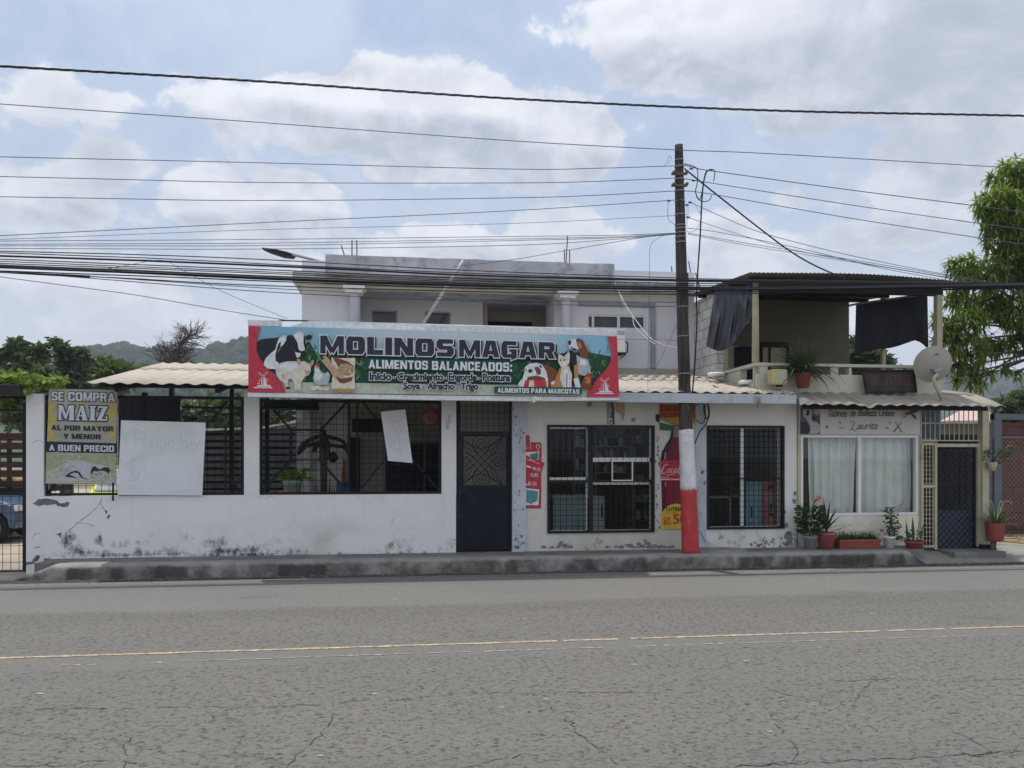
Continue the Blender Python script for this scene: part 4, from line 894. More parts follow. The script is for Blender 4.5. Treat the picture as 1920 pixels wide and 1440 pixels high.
drape(1514, 1606, 1, -.1); drape(1609, 1711, 2, .1)
b = MB(); b.tube([P(1505, 822, 12.9), P(1716, 823, 12.9)], .008, 5); b.build('curtain_wire', M['steel'], r)
# eave roof over the pavement
ze = Z(1680, 759, 11.9)
b = MB(); b.corr(X(1512, 11.9), X(1888, 11.9), 11.9, ze, 12.58, Z(1640, 737, YF), .225, .014, .05, 3, lambda x: -.05 * math.exp(-((x - X(1628, 11.9)) / .12) ** 2))
b.corr(X(1770, 12.6) + .02, X(1888, 11.9), 12.52, Z(1640, 737, YF) - .012, 13.6, Z(1640, 737, YF) + .17, .225, .014, .01, 8)
ev = b.build('eave_roof', M['roof2'], sa)
b = MB(); b.bar(P(1505, 764, 12.1), (X(1850, 12.1), 12.1, ze - .05), .05, .06); b.bar((X(1505, 12.5), 12.5, ze + .01), (X(1850, 12.5), 12.5, ze + .01), .05, .05); b.build('rafter', M['iron'], ev)
b = MB(); b.prism([P(1499, 748, 11.93), P(1507, 745, 11.93), P(1519, 750, 11.93), P(1508, 757, 11.93), P(1500, 760, 11.93)], (0, .02, 0)); b.build('torn_flashing', M['fascia'], ev)
# porch: cream iron frame, lattice door, barred transom
Yp = 12.55
za_ = lambda py: Z(1785, py, Yp)
b = MB(); b.box(X(1838, Yp), X(1850, Yp), Yp - .06, Yp + .06, za_(1022), za_(762)); b.build('post', M['creampost'], sa)
b = MB(); b.box(X(1835, Yp), X(1852, Yp), Yp - .1, Yp + .1, .0, za_(1021)); b.build('post_base', M['iron'], sa)
b = MB(); b.box(X(1728, Yp), X(1732, Yp), Yp, Yp + .05, za_(1026), za_(832)); b.box(X(1753, Yp), X(1757, Yp), Yp - .005, Yp + .05, za_(1030), za_(832)); b.box(X(1757, Yp), X(1838, Yp), Yp - .005, Yp + .05, za_(838), za_(832)); b.box(X(1834, Yp), X(1837.5, Yp), Yp - .005, Yp + .05, za_(1026), za_(838)); b.box(X(1732, Yp), X(1753, Yp), Yp, Yp + .05, za_(835), za_(831)); b.box(X(1732, Yp), X(1753, Yp), Yp, Yp + .04, za_(914), za_(909)); b.box(X(1732, Yp), X(1753, Yp), Yp, Yp + .04, za_(1026), za_(1022))
fr = b.build('door_frame', M['cream'], sa)
b = MB(); b.grid(X(1732, Yp), X(1753, Yp), za_(1022), za_(835), Yp + .01, .062, .078, .009); b.build('side_grille', M['cream'], fr)
b = MB()
for px in range(1728, 1840, 9): b.box(X(px, Yp) - .006, X(px, Yp) + .006, Yp + .02, Yp + .032, za_(826), za_(763))
for py in (793.5, 826): b.box(X(1727, Yp), X(1838, Yp), Yp + .008, Yp + .019, za_(py + 1), za_(py - 1))
b.build('transom_bars', M['cream'], fr)
b = MB(); xd0, xd1, zd0, zd1 = X(1757.5, Yp), X(1833.5, Yp), za_(1033), za_(838.5)
b.frame(xd0, xd1, zd0, zd1, Yp + .06, .035, .03)
dr = b.build('door', M['navy'], sa)
M['navypanel'] = mat('blue_grey_sheet', (.045, .06, .085), .5, .15, 3, .05, grime=.2)
b = MB(); b.box(xd0 + .036, xd1 - .036, Yp + .088, Yp + .095, zd0 + .036, lerp(zd0, zd1, .40)); b.build('sheet_panel', M['navypanel'], dr)
b = MB(); wdt, hgt = xd1 - xd0 - .06, zd1 - zd0 - .06; ox, oz = xd0 + .03, zd0 + .03
k = -hgt
while k < wdt:                                              # diamond lattice
    for sgn in (1, -1):
        pts = []
        for t0 in (0, hgt):
            pts.append((k + t0 if sgn > 0 else k + hgt - t0, t0))
        (xa__, za__), (xb__, zb__) = pts
        lo, hi = 0.0, 1.0; dxx = xb__ - xa__
        t1, t2 = (0 - xa__) / dxx, (wdt - xa__) / dxx; lo, hi = max(0, min(t1, t2)), min(1, max(t1, t2))
        if hi > lo + .01: b.bar((ox + lerp(xa__, xb__, lo), Yp + .07 + .008 * sgn, oz + lerp(za__, zb__, lo)), (ox + lerp(xa__, xb__, hi), Yp + .07 + .008 * sgn, oz + lerp(za__, zb__, hi)), .008, .006)
    k += .115
for fx in (.24, .62, .8):
    b.box(ox + wdt * fx - .006, ox + wdt * fx + .006, Yp + .062, Yp + .072, oz + hgt * .4, oz + hgt * .97)
for fz in (.4, .62, .93): b.box(ox, ox + wdt, Yp + .05, Yp + .06, oz + hgt * fz - .007, oz + hgt * fz + .007)
for (fx, fz) in ((.42, .72), (.42, .55), (.7, .6), (.7, .78), (.25, .82)):
    b.tube([(ox + wdt * fx + .07 * math.cos(q / 12 * 6.283), Yp + .066, oz + hgt * fz + .10 * math.sin(q / 12 * 6.283)) for q in range(13)], .006, 5)
b.build('lattice', M['navy'], dr)
b = MB(); b.box(X(1826, Yp), X(1829, Yp), Yp + .03, Yp + .058, za_(948), za_(930)); b.build('handle', M['iron'], dr)
b = MB(); b.box(X(1757, Yp), X(1850, Yp), Yp - .45, Yp + .05, -.01, .155); b.build('doorstep', M['walk'], sa)
b = MB(); b.box(X(1727, 13.0) , X(1846, 13.0), 13.0, 13.06, .0, za_(832)); b.build('porch_dark_backing', M['dark'], sa)  # dark sheet added behind the grille and lattice, standing for the porch shade
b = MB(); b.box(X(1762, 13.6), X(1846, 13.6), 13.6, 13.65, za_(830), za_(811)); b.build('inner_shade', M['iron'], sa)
# terrace
b = MB(); b.box(xt0, xt0 + .12, YF + .13, 14.35, 2.93, 3.06); 
for y0, y1 in ((YF + .13, 12.75), (13.25, 14.35)): b.box(xt0 + .003, xt0 + .117, y0, y1, 3.06, 3.34)
b.box(xt0 - .02, xt0 + .14, YF + .0, 14.35, 3.345, 3.40); b.build('side_parapet', M['parapet'], sa)
Yq = YF
zz = lambda py, px=1600: Z(px, py, Yq)
b = MB(); b.box(X(1421, Yq), xt1, Yq + .002, Yq + .12, 2.66, zz(703)); b.box(X(1427, Yq), X(1440, Yq), Yq + .004, Yq + .118, zz(703), zz(684)); b.box(X(1558, Yq), X(1572, Yq), Yq + .004, Yq + .118, zz(703), zz(689)); b.box(X(1592, Yq), X(1597, Yq), Yq + .004, Yq + .118, zz(703), zz(689)); b.box(X(1427, Yq), X(1765, Yq), Yq - .02, Yq + .14, zz(688.5), zz(683)); 
for px in (1655, 1700, 1740): b.box(X(px, Yq), X(px + 3, Yq), Yq + .03, Yq + .09, zz(703), zz(688.5))
b.build('parapet', M['parapet'], sa)
b = MB(); b.sm = True; b.lathe((X(1419, YF), YF + .05, 3.405), [(.062, 0), (.056, .75), (.05, 1.40)], 12, cap1=True); b.build('post', M['creampost'], sa)
b = MB(); b.box(X(1758, YF), X(1768, YF), YF + .01, YF + .11, zz(683) + .002, zz(548)); b.build('post', M['creampost'], sa)
b = MB(); b.box(X(1655, 13.2), X(1661, 13.2), 13.2, 13.27, 2.93, 4.72); b.build('post', M['creampost'], sa)
b = MB(); b.box(X(1345, 15.0), X(1592, 15.0), 15.0, 15.15, 2.93, 5.2); b.build('back_wall', M['olive'], sa)
b = MB(); b.box(xt0 - .02, xt0 + .15, 14.36, 15.6, 2.6, 5.0); b.build('block_wall', M['blockw'], sa)
b = MB(); b.box(xt0 + .151, xt0 + .24, 14.37, 14.5, 2.93, 4.9); b.build('wall_end', M['creampost'], sa)
Yt = 12.3
def roofz(y): return lerp(4.86, 5.12, (y - Yt) / 3.2)
b = MB(); n = 160; xx0, xx1 = 5.60, X(1797, Yt); vs = []
for i in range(n + 1):
    x = lerp(xx0, xx1, i / n); s = i / n; c = math.cos(2 * math.pi * x / .076) * .010
    for y in (Yt, 13.6, 15.4): vs.append((x, y + (.02 * math.sin(x * 2.2) if y == Yt else 0), roofz(y) + c - .0 * s + .05 * math.sin(s * 3.1) * (1 if y == Yt else .3) - .03 * s))
b.sm = True; b.add(vs, [(3 * i + k, 3 * i + 3 + k, 3 * i + 4 + k, 3 * i + 1 + k) for i in range(n) for k in (0, 1)])
rf = b.build('terrace_roof', M['roofmetal'], sa)
b = MB()
b.box(xx0 + .15, xx1 - .02, 12.66, 12.74, roofz(12.66) - .24, roofz(12.66) - .02)
for y in (13.3, 14.1, 14.8): b.box(xx0 + .08, xx1 - .1, y, y + .06, roofz(y) - .10, roofz(y) - .03)
b.build('batten', M['iron'], rf)
b = MB(); b.box(X(1362, 14.93), X(1384, 14.93), 14.93, 14.98, 2.95, Z(1375, 648, 14.93)); b.box(X(1430, 14.94), X(1476, 14.94), 14.94, 14.98, 3.1, Z(1450, 648, 14.94)); w_ = b.build('window', M['creampost'], sa)
b = MB(); b.box(X(1378, 14.9), X(1412, 14.9), 14.9, 14.99, 2.95, Z(1395, 650, 14.9)); b.build('doorway', M['cloth'], sa)
b = MB(); b.frame(X(1426, 14.92), X(1478, 14.92), Z(1450, 694, 14.92), Z(1450, 642, 14.92), 14.9, .04, .03); b.box(X(1442, 14.9), X(1445, 14.9), 14.895, 14.93, Z(1450, 694, 14.9), Z(1450, 642, 14.9)); b.box(X(1426, 14.9), X(1478, 14.9), 14.89, 14.925, Z(1450, 651, 14.9), Z(1450, 648, 14.9)); b.build('window_frame', M['iron'], sa)
# black sheets hung on the terrace
def sheet_cloth(name, label, q, Y0, Y1, m, seed, amp, nx=60, nz=30, hem=None):
    rn = random.Random(seed); b = MB(); b.sm = True; vs = []
    for j in range(nz + 1):
        t = j / nz
        for i in range(nx + 1):
            s = i / nx; px, py = quad_map(q, s, t)
            if hem: py += hem(s) * (1 - t)
            Y = lerp(Y0, Y1, s) + amp * ((1 - t) * .8 + .2) * (math.sin(s * 19 + 2.5 * t + seed) + .6 * math.sin(s * 41 - 5 * t) + .5 * math.sin(s * 9 + t * 7)) - amp * 3 * (1 - t) * (1 if amp > .03 else .3)
            vs.append(P(px, py, Y))
    b.add(vs, [(j * (nx + 1) + i, j * (nx + 1) + i + 1, (j + 1) * (nx + 1) + i + 1, (j + 1) * (nx + 1) + i) for j in range(nz) for i in range(nx)])
    return b.top(name, m, label, 'tarp')
sheet_cloth('plastic_tarp', 'crumpled shiny black plastic sheet hanging at the left end of the terrace', [(1341, 540), (1416, 542), (1416, 606), (1324, 648)], 14.0, 12.75, M['tarp'], 2, .06, hem=lambda s: 26 * math.sin(min(1, s * 1.25) * math.pi) - 6 * s)
sheet_cloth('shade_cloth', 'flat matt black cloth hung crookedly at the right end of the terrace', [(1605, 571), (1739, 552), (1741, 652), (1602, 666)], 13.1, 13.1, M['cloth'], 5, .012, hem=lambda s: (-18 * s - 2 * math.sin(s * 9)) if s < .82 else lerp(-15.5, 4, ((s - .82) / .18) ** 1.6))
b = MB(); b.tube([P(1592, 573, 13.05), P(1606, 570, 13.05), P(1740, 551, 13.05)], .02, 6); b.top('wooden_pole', M['plank'], 'thin dark stick holding the top hem of the flat black cloth', 'stick')

# ------------------------------------------------------------------ banner over the feed store
def ink(name, c, rough=.5): 
    k = 'ink_' + name
    if k not in M: M[k] = mat(k, c, rough, .13, 18, 0, spec=.25)
    return M[k]
YB = 11.78
A1 = lambda pts: [(460 + x / 5.333, 590 + y / 5.333) for x, y in pts]
A2 = lambda pts: [(800 + x / 5.053, 590 + y / 5.053) for x, y in pts]
bn = thing('shop_banner', 'wide printed feed banner with dark block lettering, farm animals and pets on blue and green', 'banner', P(813, 752, YB + .1))
TL, TR, BR, BL = (465.4, 610.6), (1157, 630.6), (1161.2, 744.5), (465.6, 735.5)
L0 = YB
def lay(k): return YB - .0016 * k
def art(name, items, k, parent):
    mats = []; b = MB()
    for m, polys in items:
        if m not in mats: mats.append(m)
        b.m = mats.index(m)
        for pl in polys: b.poly([P(x, y, lay(k)) for x, y in pl]); k += .25
    return b.build(name, mats, parent)
b = MB(); b.add([P(*TL, YB + .002), P(*TR, YB + .002), P(*BR, YB + .002), P(*BL, YB + .002), P(*TL, YB + .12), P(*TR, YB + .12), P(*BR, YB + .12), P(*BL, YB + .12)],
      [(0, 1, 2, 3), (7, 6, 5, 4), (0, 4, 5, 1), (1, 5, 6, 2), (2, 6, 7, 3), (3, 7, 4, 0)])
M['bannersky'] = gradmat('printed_sky', [(0, (.16, .42, .60)), (.16, (.22, .46, .62)), (.32, (.48, .60, .66)), (.55, (.56, .64, .68)), (.74, (.50, .62, .68)), (.9, (.24, .50, .66)), (1, (.2, .46, .64))], P(470, 680, YB).x, P(1155, 680, YB).x)
pn = b.build('panel', M['bannersky'], bn)
tr = ink('trim', (.70, .71, .73))
b = MB()
def strip4(mb, q, Y, d):
    v = [P(*p, Y) for p in q]; mb.prism(v, (0, d, 0))
strip4(b, [(464, 736), (812, 741.5), (1161.3, 745), (1161.5, 750.5), (1000, 752), (812, 750), (464, 743.5)], YB - .006, .14)
strip4(b, [(800, 609), (1157, 618), (1157, 630.2), (800, 620)], YB + .01, .14)
strip4(b, [(464.6, 600), (526, 601), (526, 611.8), (464.6, 610.2)], YB + .0, .14)
b.build('frame', tr, bn)
b = MB(); b.prism([P(540, 613.5, YB + .14), P(1157, 629, YB + .14), P(1157, 617, YB + .14), P(800, 607, YB + .14), P(580, 601, YB + .14)], (0, .4, 0))
b.build('cap_sheet', tr, bn)
b = MB(); b.tube([P(522, 601, YB + .2), P(575, 601.5, YB + .3), P(630, 604, YB + .4)], .012, 5); b.build('cap_rod', M['iron'], bn)
b = MB(); strip4(b, [(996, 745), (1002, 742), (1012, 745), (1024, 747.5), (1020, 749), (1006, 751), (999, 756), (998, 750)], YB - .03, .01); strip4(b, [(1056, 747), (1062, 745.5), (1072, 748), (1064, 751)], YB - .02, .008); b.build('torn_vinyl', tr, bn)
# printed maize field and ground strip
g1, g2, g3, g4 = ink('green_dark', (.012, .060, .032)), ink('green_mid', (.055, .16, .05)), ink('green_light', (.20, .34, .09)), ink('green_deep', (.02, .085, .055))
pale = ink('ground_pale', (.48, .53, .44))
rnd = random.Random(21)
def leafpoly(x, y, L, w_, a):
    c, s = math.cos(a), math.sin(a); return [(x - s * w_ / 2, y + c * w_ / 2), (x + c * L * .5 - s * w_ * .6, y + s * L * .5 + c * w_ * .6), (x + c * L, y + s * L), (x + c * L * .5 + s * w_ * .4, y + s * L * .5 - c * w_ * .4)]
bandtop = lambda x: lerp(672, 676, (x - 560) / 600)
fol = [(g1, [[(548, 660), (580, 640), (596, 668), (860, 673), (1100, 660), (1145, 668), (1150, 722), (560, 720)]])]
for m_, n_, sz in ((g4, 160, (8, 22)), (g2, 190, (6, 20)), (g3, 110, (5, 15))):
    pl = []
    for _ in range(n_):
        zone = rnd.random(); x = rnd.uniform(560, 690) if zone < .35 else (rnd.uniform(690, 960) if zone < .6 else rnd.uniform(955, 1143))
        y0_, y1_ = (655, 716) if x < 690 else ((670, 712) if x < 960 else (668, 720)); y = rnd.uniform(y0_, y1_)
        if x > 1090 : y = rnd.uniform(662, 718)
        pl.append(leafpoly(x, y, rnd.uniform(*sz), rnd.uniform(1.8, 4), rnd.choice((rnd.uniform(-2.4, -.7), rnd.uniform(0, 6.3)))))
    fol.append((m_, pl))
tas = ink('tassel', (.48, .50, .26))
fol.append((tas, [leafpoly(x + rnd.uniform(-1, 1), y, rnd.uniform(6, 13), .8, -1.57 + rnd.uniform(-.6, .6)) for (x, y) in ((1104, 655), (1105, 657), (1106, 652), (1137, 663), (1138, 660), (585, 630), (532, 628), (529, 632), (583, 634)) for _ in range(4)]))
b = MB(); mats = []; kk = 1
for m_, pls in fol:
    mats.append(m_); b.m = len(mats) - 1
    for pl in pls: b.poly([P(x, y, lay(kk)) for x, y in pl]); kk += .004
    kk += .2
b.build('maize_field', mats, pn)
art('ground_strip', [(pale, [[(528, 716.3), (1147, 724), (1130, 744), (534, 736)]])], 5, pn)
red = ink('banner_red', (.52, .045, .07))
art('red_corner', [(red, [A1([(30, 112), (153, 120), (128, 200), (112, 280), (112, 350), (140, 430), (190, 500), (245, 550), (300, 610), (350, 670), (385, 725), (400, 776), (30, 773)])])], 16, pn)
art('red_corner', [(red, [A2([(1712, 206), (1804, 207), (1824, 781), (1514, 778), (1528, 720), (1562, 670), (1612, 615), (1665, 560), (1718, 490), (1750, 420), (1752, 360), (1738, 290)])])], 16, pn)
wh = ink('print_white', (.70, .72, .74)); bk = ink('print_black', (.018, .020, .028))
# windmill emblem, drawn once for each corner
def mill(cx, cy, name):
    pls = []
    for a in (.75, 2.3, 3.9, 5.45):
        c, s = math.cos(a), math.sin(a)
        for off in (-.9, .9): pls.append([(cx + c * 1 - s * off - s * .3, cy - 7 + s * 1 + c * off), (cx + c * 12 - s * off - s * .3, cy - 7 + s * 12 + c * off), (cx + c * 12 - s * off + s * .3, cy - 7 + s * 12 + c * off - c * .5), (cx + c * 1 - s * off + s * .3, cy - 7 + s + c * off - c * .5)])
    pls += [[(cx - 3, cy - 8), (cx + 3.4, cy - 8), (cx + 1, cy - 11)], [(cx - 2.6, cy - 7), (cx - 1.2, cy - 7), (cx - 2, cy + 9), (cx - 4, cy + 9)], [(cx + .2, cy - 7), (cx + 3, cy - 7), (cx + 7.5, cy + 9), (cx + .5, cy + 9)], [(cx - 11, cy + 5.5), (cx - 6, cy + 5), (cx - 6, cy + 6), (cx - 11, cy + 6.6)],
            [(cx - 9, cy + 9), (cx + 12, cy + 9), (cx + 15, cy + 12), (cx - 13, cy + 12)], [(cx - 18, cy + 12.8), (cx + 17, cy + 13.2), (cx + 17, cy + 15), (cx - 18, cy + 14.6)]]
    b = MB()
    for pl in pls: b.poly([P(x, y, lay(18)) for x, y in pl])
    return b.build(name, wh, pn)
mill(493.5, 713, 'windmill_emblem'); mill(1134, 724, 'windmill_emblem')
pink, cream_, tan, brown, skin, redb = ink('pig_pink', (.66, .60, .52)), ink('print_cream', (.66, .64, .52)), ink('print_tan', (.42, .27, .11)), ink('print_brown', (.20, .065, .03)), ink('print_skin', (.52, .34, .22)), ink('bowl_red', (.55, .04, .06))
grey, gold, dgrn = ink('print_grey', (.40, .47, .50)), ink('print_ginger', (.45, .22, .08)), ink('label_green', (.012, .095, .075))
art('cow', [(bk, [A1([(112, 275), (150, 250), (205, 238), (300, 232), (345, 222), (352, 280), (330, 350), (262, 390), (215, 430), (182, 478), (140, 425), (112, 350)])]),
    (wh, [A1([(345, 225), (400, 205), (430, 235), (390, 290), (345, 330), (320, 390), (330, 470), (345, 520), (310, 545), (225, 540), (182, 500), (200, 440), (250, 390), (300, 350), (315, 290), (330, 245)])]),
    (bk, [A1([(415, 215), (440, 202), (470, 206), (500, 235), (525, 290), (528, 345), (505, 375), (520, 440), (515, 470), (420, 478), (345, 500), (322, 470), (300, 440), (330, 380), (370, 320), (405, 260)]), A1([(335, 285), (358, 270), (350, 320), (328, 360), (318, 480), (303, 460), (300, 400), (318, 330)]), A1([(225, 545), (305, 545), (300, 585), (245, 560)])]),
    (wh, [A1([(480, 205), (510, 180), (545, 170), (580, 190), (598, 240), (580, 290), (598, 350), (560, 368), (535, 350), (522, 280)]), A1([(495, 370), (520, 380), (560, 385), (540, 425), (515, 430)])]),
    (bk, [A1([(595, 225), (620, 205), (655, 200), (672, 222), (650, 250), (615, 252)]), A1([(583, 200), (600, 230), (600, 300), (580, 290)]), A1([(545, 365), (602, 363), (612, 392), (560, 402)])])], 19, pn)
art('pig', [(pink, [A1([(303, 555), (318, 515), (355, 482), (420, 466), (510, 466), (600, 470), (650, 500), (655, 560), (640, 600), (600, 618), (582, 640), (556, 690), (555, 757), (525, 757), (520, 690), (516, 755), (494, 755), (488, 690), (470, 650), (440, 640), (425, 668), (428, 738), (402, 736), (398, 690), (372, 672), (345, 655), (312, 605)])]),
    (wh, [A1([(330, 520), (420, 478), (500, 480), (520, 520), (470, 560), (380, 560)])]),
    (skin, [A1([(515, 440), (545, 448), (562, 485), (540, 510), (520, 490)]), A1([(685, 446), (682, 490), (655, 525), (640, 500), (655, 465)]), A1([(595, 560), (640, 555), (645, 590), (605, 600)]), A1([(365, 590), (395, 600), (385, 640), (370, 640)])]), (bk, [A1([(402, 720), (450, 724), (452, 740), (410, 742)]), A1([(568, 518), (576, 518), (576, 526), (568, 526)])])], 23, pn)
ell = lambda cx, cy, rx, ry: [(cx + rx * math.cos(q), cy + ry * math.sin(q)) for q in [k * .628 for k in range(10)]]
art('hen', [(grey, [A1([(690, 520), (705, 500), (735, 515), (745, 550), (790, 590), (825, 568), (848, 600), (838, 660), (815, 700), (725, 705), (690, 680), (675, 630), (692, 580)])]), (wh, [A1([(692, 540), (720, 520), (740, 560), (770, 610), (740, 660), (695, 640)])]), (redb, [A1([(702, 500), (722, 488), (738, 500), (735, 520), (712, 520)]), A1([(708, 525), (722, 525), (716, 545)])]), (cream_, [A1(ell(690, 738, 34, 20)), A1(ell(760, 740, 34, 20)), A1(ell(815, 742, 26, 18)), A1(ell(725, 725, 28, 16))])], 26, pn)
art('feed_sack', [(cream_, [A1([(858, 430), (978, 436), (1100, 432), (1092, 600), (1098, 772), (858, 770), (872, 600)])]), (tan, [A1([(858, 738), (1092, 740), (1098, 772), (858, 770)])]),
    (brown, [A1([(875, 432), (930, 436), (1030, 470), (1090, 520), (1060, 545), (930, 520)])]), (skin, [A1([(760, 460), (790, 440), (830, 470), (900, 520), (950, 580), (1000, 640), (1060, 640), (1030, 680), (960, 690), (890, 640), (850, 570), (800, 510)]), A1([(770, 420), (800, 405), (850, 460), (860, 500)])]), (brown, [A1([(900, 610), (960, 640), (1080, 620), (1060, 665), (990, 685), (940, 680)])]), (tan, [A1(ell(1005, 550, 84, 62))]),
    (cream_, [A1(leafpoly(rnd.uniform(935, 1070), rnd.uniform(500, 600), 24, 9, rnd.uniform(0, 6))) for _ in range(40)]), (brown, [A1(leafpoly(rnd.uniform(935, 1070), rnd.uniform(500, 600), 16, 5, rnd.uniform(0, 6))) for _ in range(26)])], 28, pn)
art('bulldog', [(brown, [A2([(1090, 475), (1150, 480), (1230, 530), (1250, 600), (1200, 690), (1130, 690), (1130, 560)])]), (wh, [A2([(930, 500), (970, 465), (1040, 455), (1090, 470), (1130, 530), (1150, 610), (1150, 690), (1110, 690), (1090, 620), (960, 600), (945, 650), (925, 685), (868, 680), (870, 650), (910, 600), (925, 550)])]),
    (brown, [A2([(1020, 500), (1055, 490), (1085, 530), (1080, 565), (1050, 570), (1030, 530)]), A2([(955, 590), (1040, 575), (1120, 600), (1125, 620), (950, 622)])]), (bk, [A2([(960, 525), (985, 512), (1005, 530), (990, 552), (965, 548)]), A2([(1062, 478), (1085, 482), (1095, 505), (1075, 500)]), A2([(935, 518), (950, 516), (948, 530), (936, 530)])]), (redb, [A2([(935, 620), (1130, 622), (1140, 690), (915, 688)])]), (cream_, [A2([(975, 622), (1015, 622), (1020, 689), (965, 688)])])], 31, pn)
art('spotted_dog', [(brown, [A2([(1405, 240), (1440, 222), (1480, 240), (1510, 300), (1532, 370), (1525, 420), (1490, 430), (1455, 400), (1440, 330), (1410, 290)])]), (wh, [A2([(1345, 262), (1380, 235), (1412, 228), (1425, 290), (1440, 320), (1420, 350), (1390, 330), (1350, 318), (1340, 290)])]), (bk, [A2([(1340, 250), (1360, 242), (1372, 258), (1360, 290), (1345, 290)]), A2([(1345, 340), (1385, 340), (1425, 400), (1432, 470), (1420, 600), (1395, 600), (1380, 480), (1350, 400)]), A2([(1350, 300), (1420, 325), (1430, 350), (1390, 332)])]), (grey, [A2([(1420, 380), (1460, 405), (1530, 425), (1550, 500), (1555, 560), (1490, 580), (1430, 560), (1425, 470)])]), (gold, [A2([(1395, 480), (1430, 470), (1440, 600), (1400, 610)]), A2([(1428, 268), (1450, 262), (1470, 300), (1450, 330)])]), (wh, [A2([(1392, 605), (1440, 600), (1462, 690), (1395, 690)]), A2([(1450, 420), (1510, 430), (1520, 480), (1450, 480)])])], 34, pn)
art('cat', [(gold, [A2([(1262, 500), (1300, 480), (1350, 480), (1370, 560), (1360, 690), (1180, 688), (1172, 650), (1215, 620), (1240, 560)])]), (cream_, [A2([(1250, 370), (1275, 385), (1320, 375), (1350, 350), (1358, 400), (1350, 460), (1320, 495), (1275, 495), (1248, 455), (1245, 410)]), A2([(1280, 495), (1345, 490), (1378, 560), (1372, 690), (1290, 690), (1262, 600)])]), (wh, [A2([(1265, 450), (1320, 450), (1310, 492), (1275, 492)]), A2([(1295, 520), (1340, 520), (1352, 600), (1345, 688), (1305, 688)]), A2([(1175, 640), (1210, 625), (1220, 645), (1190, 665)])]), (bk, [A2([(1262, 422), (1278, 424), (1276, 438), (1264, 438)]), A2([(1298, 422), (1314, 420), (1312, 436), (1300, 438)]), A2([(1282, 385), (1310, 360), (1340, 340), (1330, 365), (1300, 400)]), A2([(1325, 560), (1332, 560), (1330, 690), (1324, 690)]), A2([(1380, 600), (1390, 600), (1408, 690), (1392, 690)])])], 38, pn)
art('parrot', [(brown, [A2([(1470, 640), (1500, 580), (1520, 560), (1560, 555), (1590, 590), (1580, 650), (1555, 700), (1490, 712), (1460, 690)])]), (redb, [A2([(1495, 590), (1530, 570), (1570, 590), (1560, 650), (1500, 640)])]), (gold, [A2([(1500, 600), (1530, 590), (1550, 610), (1540, 655), (1510, 650)]), A2([(1530, 535), (1545, 560), (1520, 565)])]), (bk, [A2([(1508, 612), (1522, 608), (1520, 626), (1508, 626)]), A2([(1560, 600), (1590, 600), (1585, 660), (1560, 680)])])], 41, pn)
# green label boxes
art('label_box', [(dgrn, [[(688, 671), (968, 676), (971, 681), (971, 695), (967, 698), (686, 693), (684, 688), (684, 675)]])], 14, pn)
art('label_box', [(dgrn, [A2([(650, 680), (1465, 690), (1474, 698), (1474, 745), (1465, 757), (650, 747), (641, 738), (641, 690)])])], 42, pn)
# block lettering
def convoff(pl, d):
    a = sum(pl[i][0] * pl[(i + 1) % len(pl)][1] - pl[(i + 1) % len(pl)][0] * pl[i][1] for i in range(len(pl)))
    if a < 0: pl = pl[::-1]
    out = []; n = len(pl)
    for i in range(n):
        p0, p1, p2 = Vector(pl[i - 1]), Vector(pl[i]), Vector(pl[(i + 1) % n])
        e1, e2 = (p1 - p0).normalized(), (p2 - p1).normalized(); n1, n2 = Vector((e1.y, -e1.x)), Vector((e2.y, -e2.x))
        bis = (n1 + n2); bis = bis / max(.35, bis.dot(n1)) if bis.length > .01 else n1
        out.append(tuple(p1 + bis * d))
    return out
r4 = lambda a, b_, c, d: [(a, b_), (c, b_), (c, d), (a, d)]
def fl(pls, w_): return [[(w_ - x, y) for x, y in p] for p in pls]
LT = {'M': (1.46, [r4(0, 0, .33, 1), r4(1.13, 0, 1.46, 1), [(.02, 1), (.40, 1), (.82, .18), (.64, .0)], [(1.44, 1), (1.06, 1), (.64, .18), (.82, .0)]]),
      'O': (1.16, [[(0, .2), (.16, 0), (.42, 0), (.42, 1), (.16, 1), (0, .8)], [(1.16, .2), (1.0, 0), (.74, 0), (.74, 1), (1.0, 1), (1.16, .8)], r4(.4, 0, .76, .26), r4(.4, .74, .76, 1)]),
      'L': (.98, [r4(0, 0, .42, 1), r4(0, 0, .98, .28)]), 'I': (.42, [r4(0, 0, .42, 1)]),
      'N': (1.16, [r4(0, 0, .36, 1), r4(.80, 0, 1.16, 1), [(.02, 1), (.42, 1), (1.14, 0), (.74, 0)]]),
      'S': (1.08, [[(0, .58), (0, .84), (.16, 1), (.4, 1), (.4, .42), (.14, .42)], r4(.3, .75, 1.02, 1), r4(.2, .40, .88, .62), [(1.08, .18), (1.08, .46), (.94, .62), (.66, .62), (.66, 0), (.92, 0)], r4(.04, 0, .8, .24)]),
      'A': (1.20, [[(0, 0), (.38, 0), (.66, 1), (.28, 1)], [(1.20, 0), (.82, 0), (.54, 1), (.92, 1)], r4(.25, .18, .95, .40), r4(.4, .76, .8, 1)]),
      'G': (1.12, [[(0, .2), (.16, 0), (.42, 0), (.42, 1), (.16, 1), (0, .8)], r4(.3, .76, 1.06, 1), r4(.3, 0, .8, .22), [(.70, -.14), (1.08, 0), (1.08, .52), (.70, .52)], r4(.56, .36, 1.08, .52)]),
      'R': (1.16, [r4(0, 0, .40, 1), [(.3, .74), (.3, 1), (.98, 1), (1.12, .86), (1.12, .74)], [(.76, .4), (1.0, .4), (1.12, .52), (1.12, .9), (.76, .9)], r4(.3, .36, .98, .58), [(.5, .42), (.92, .42), (1.16, 0), (.72, 0)]])}
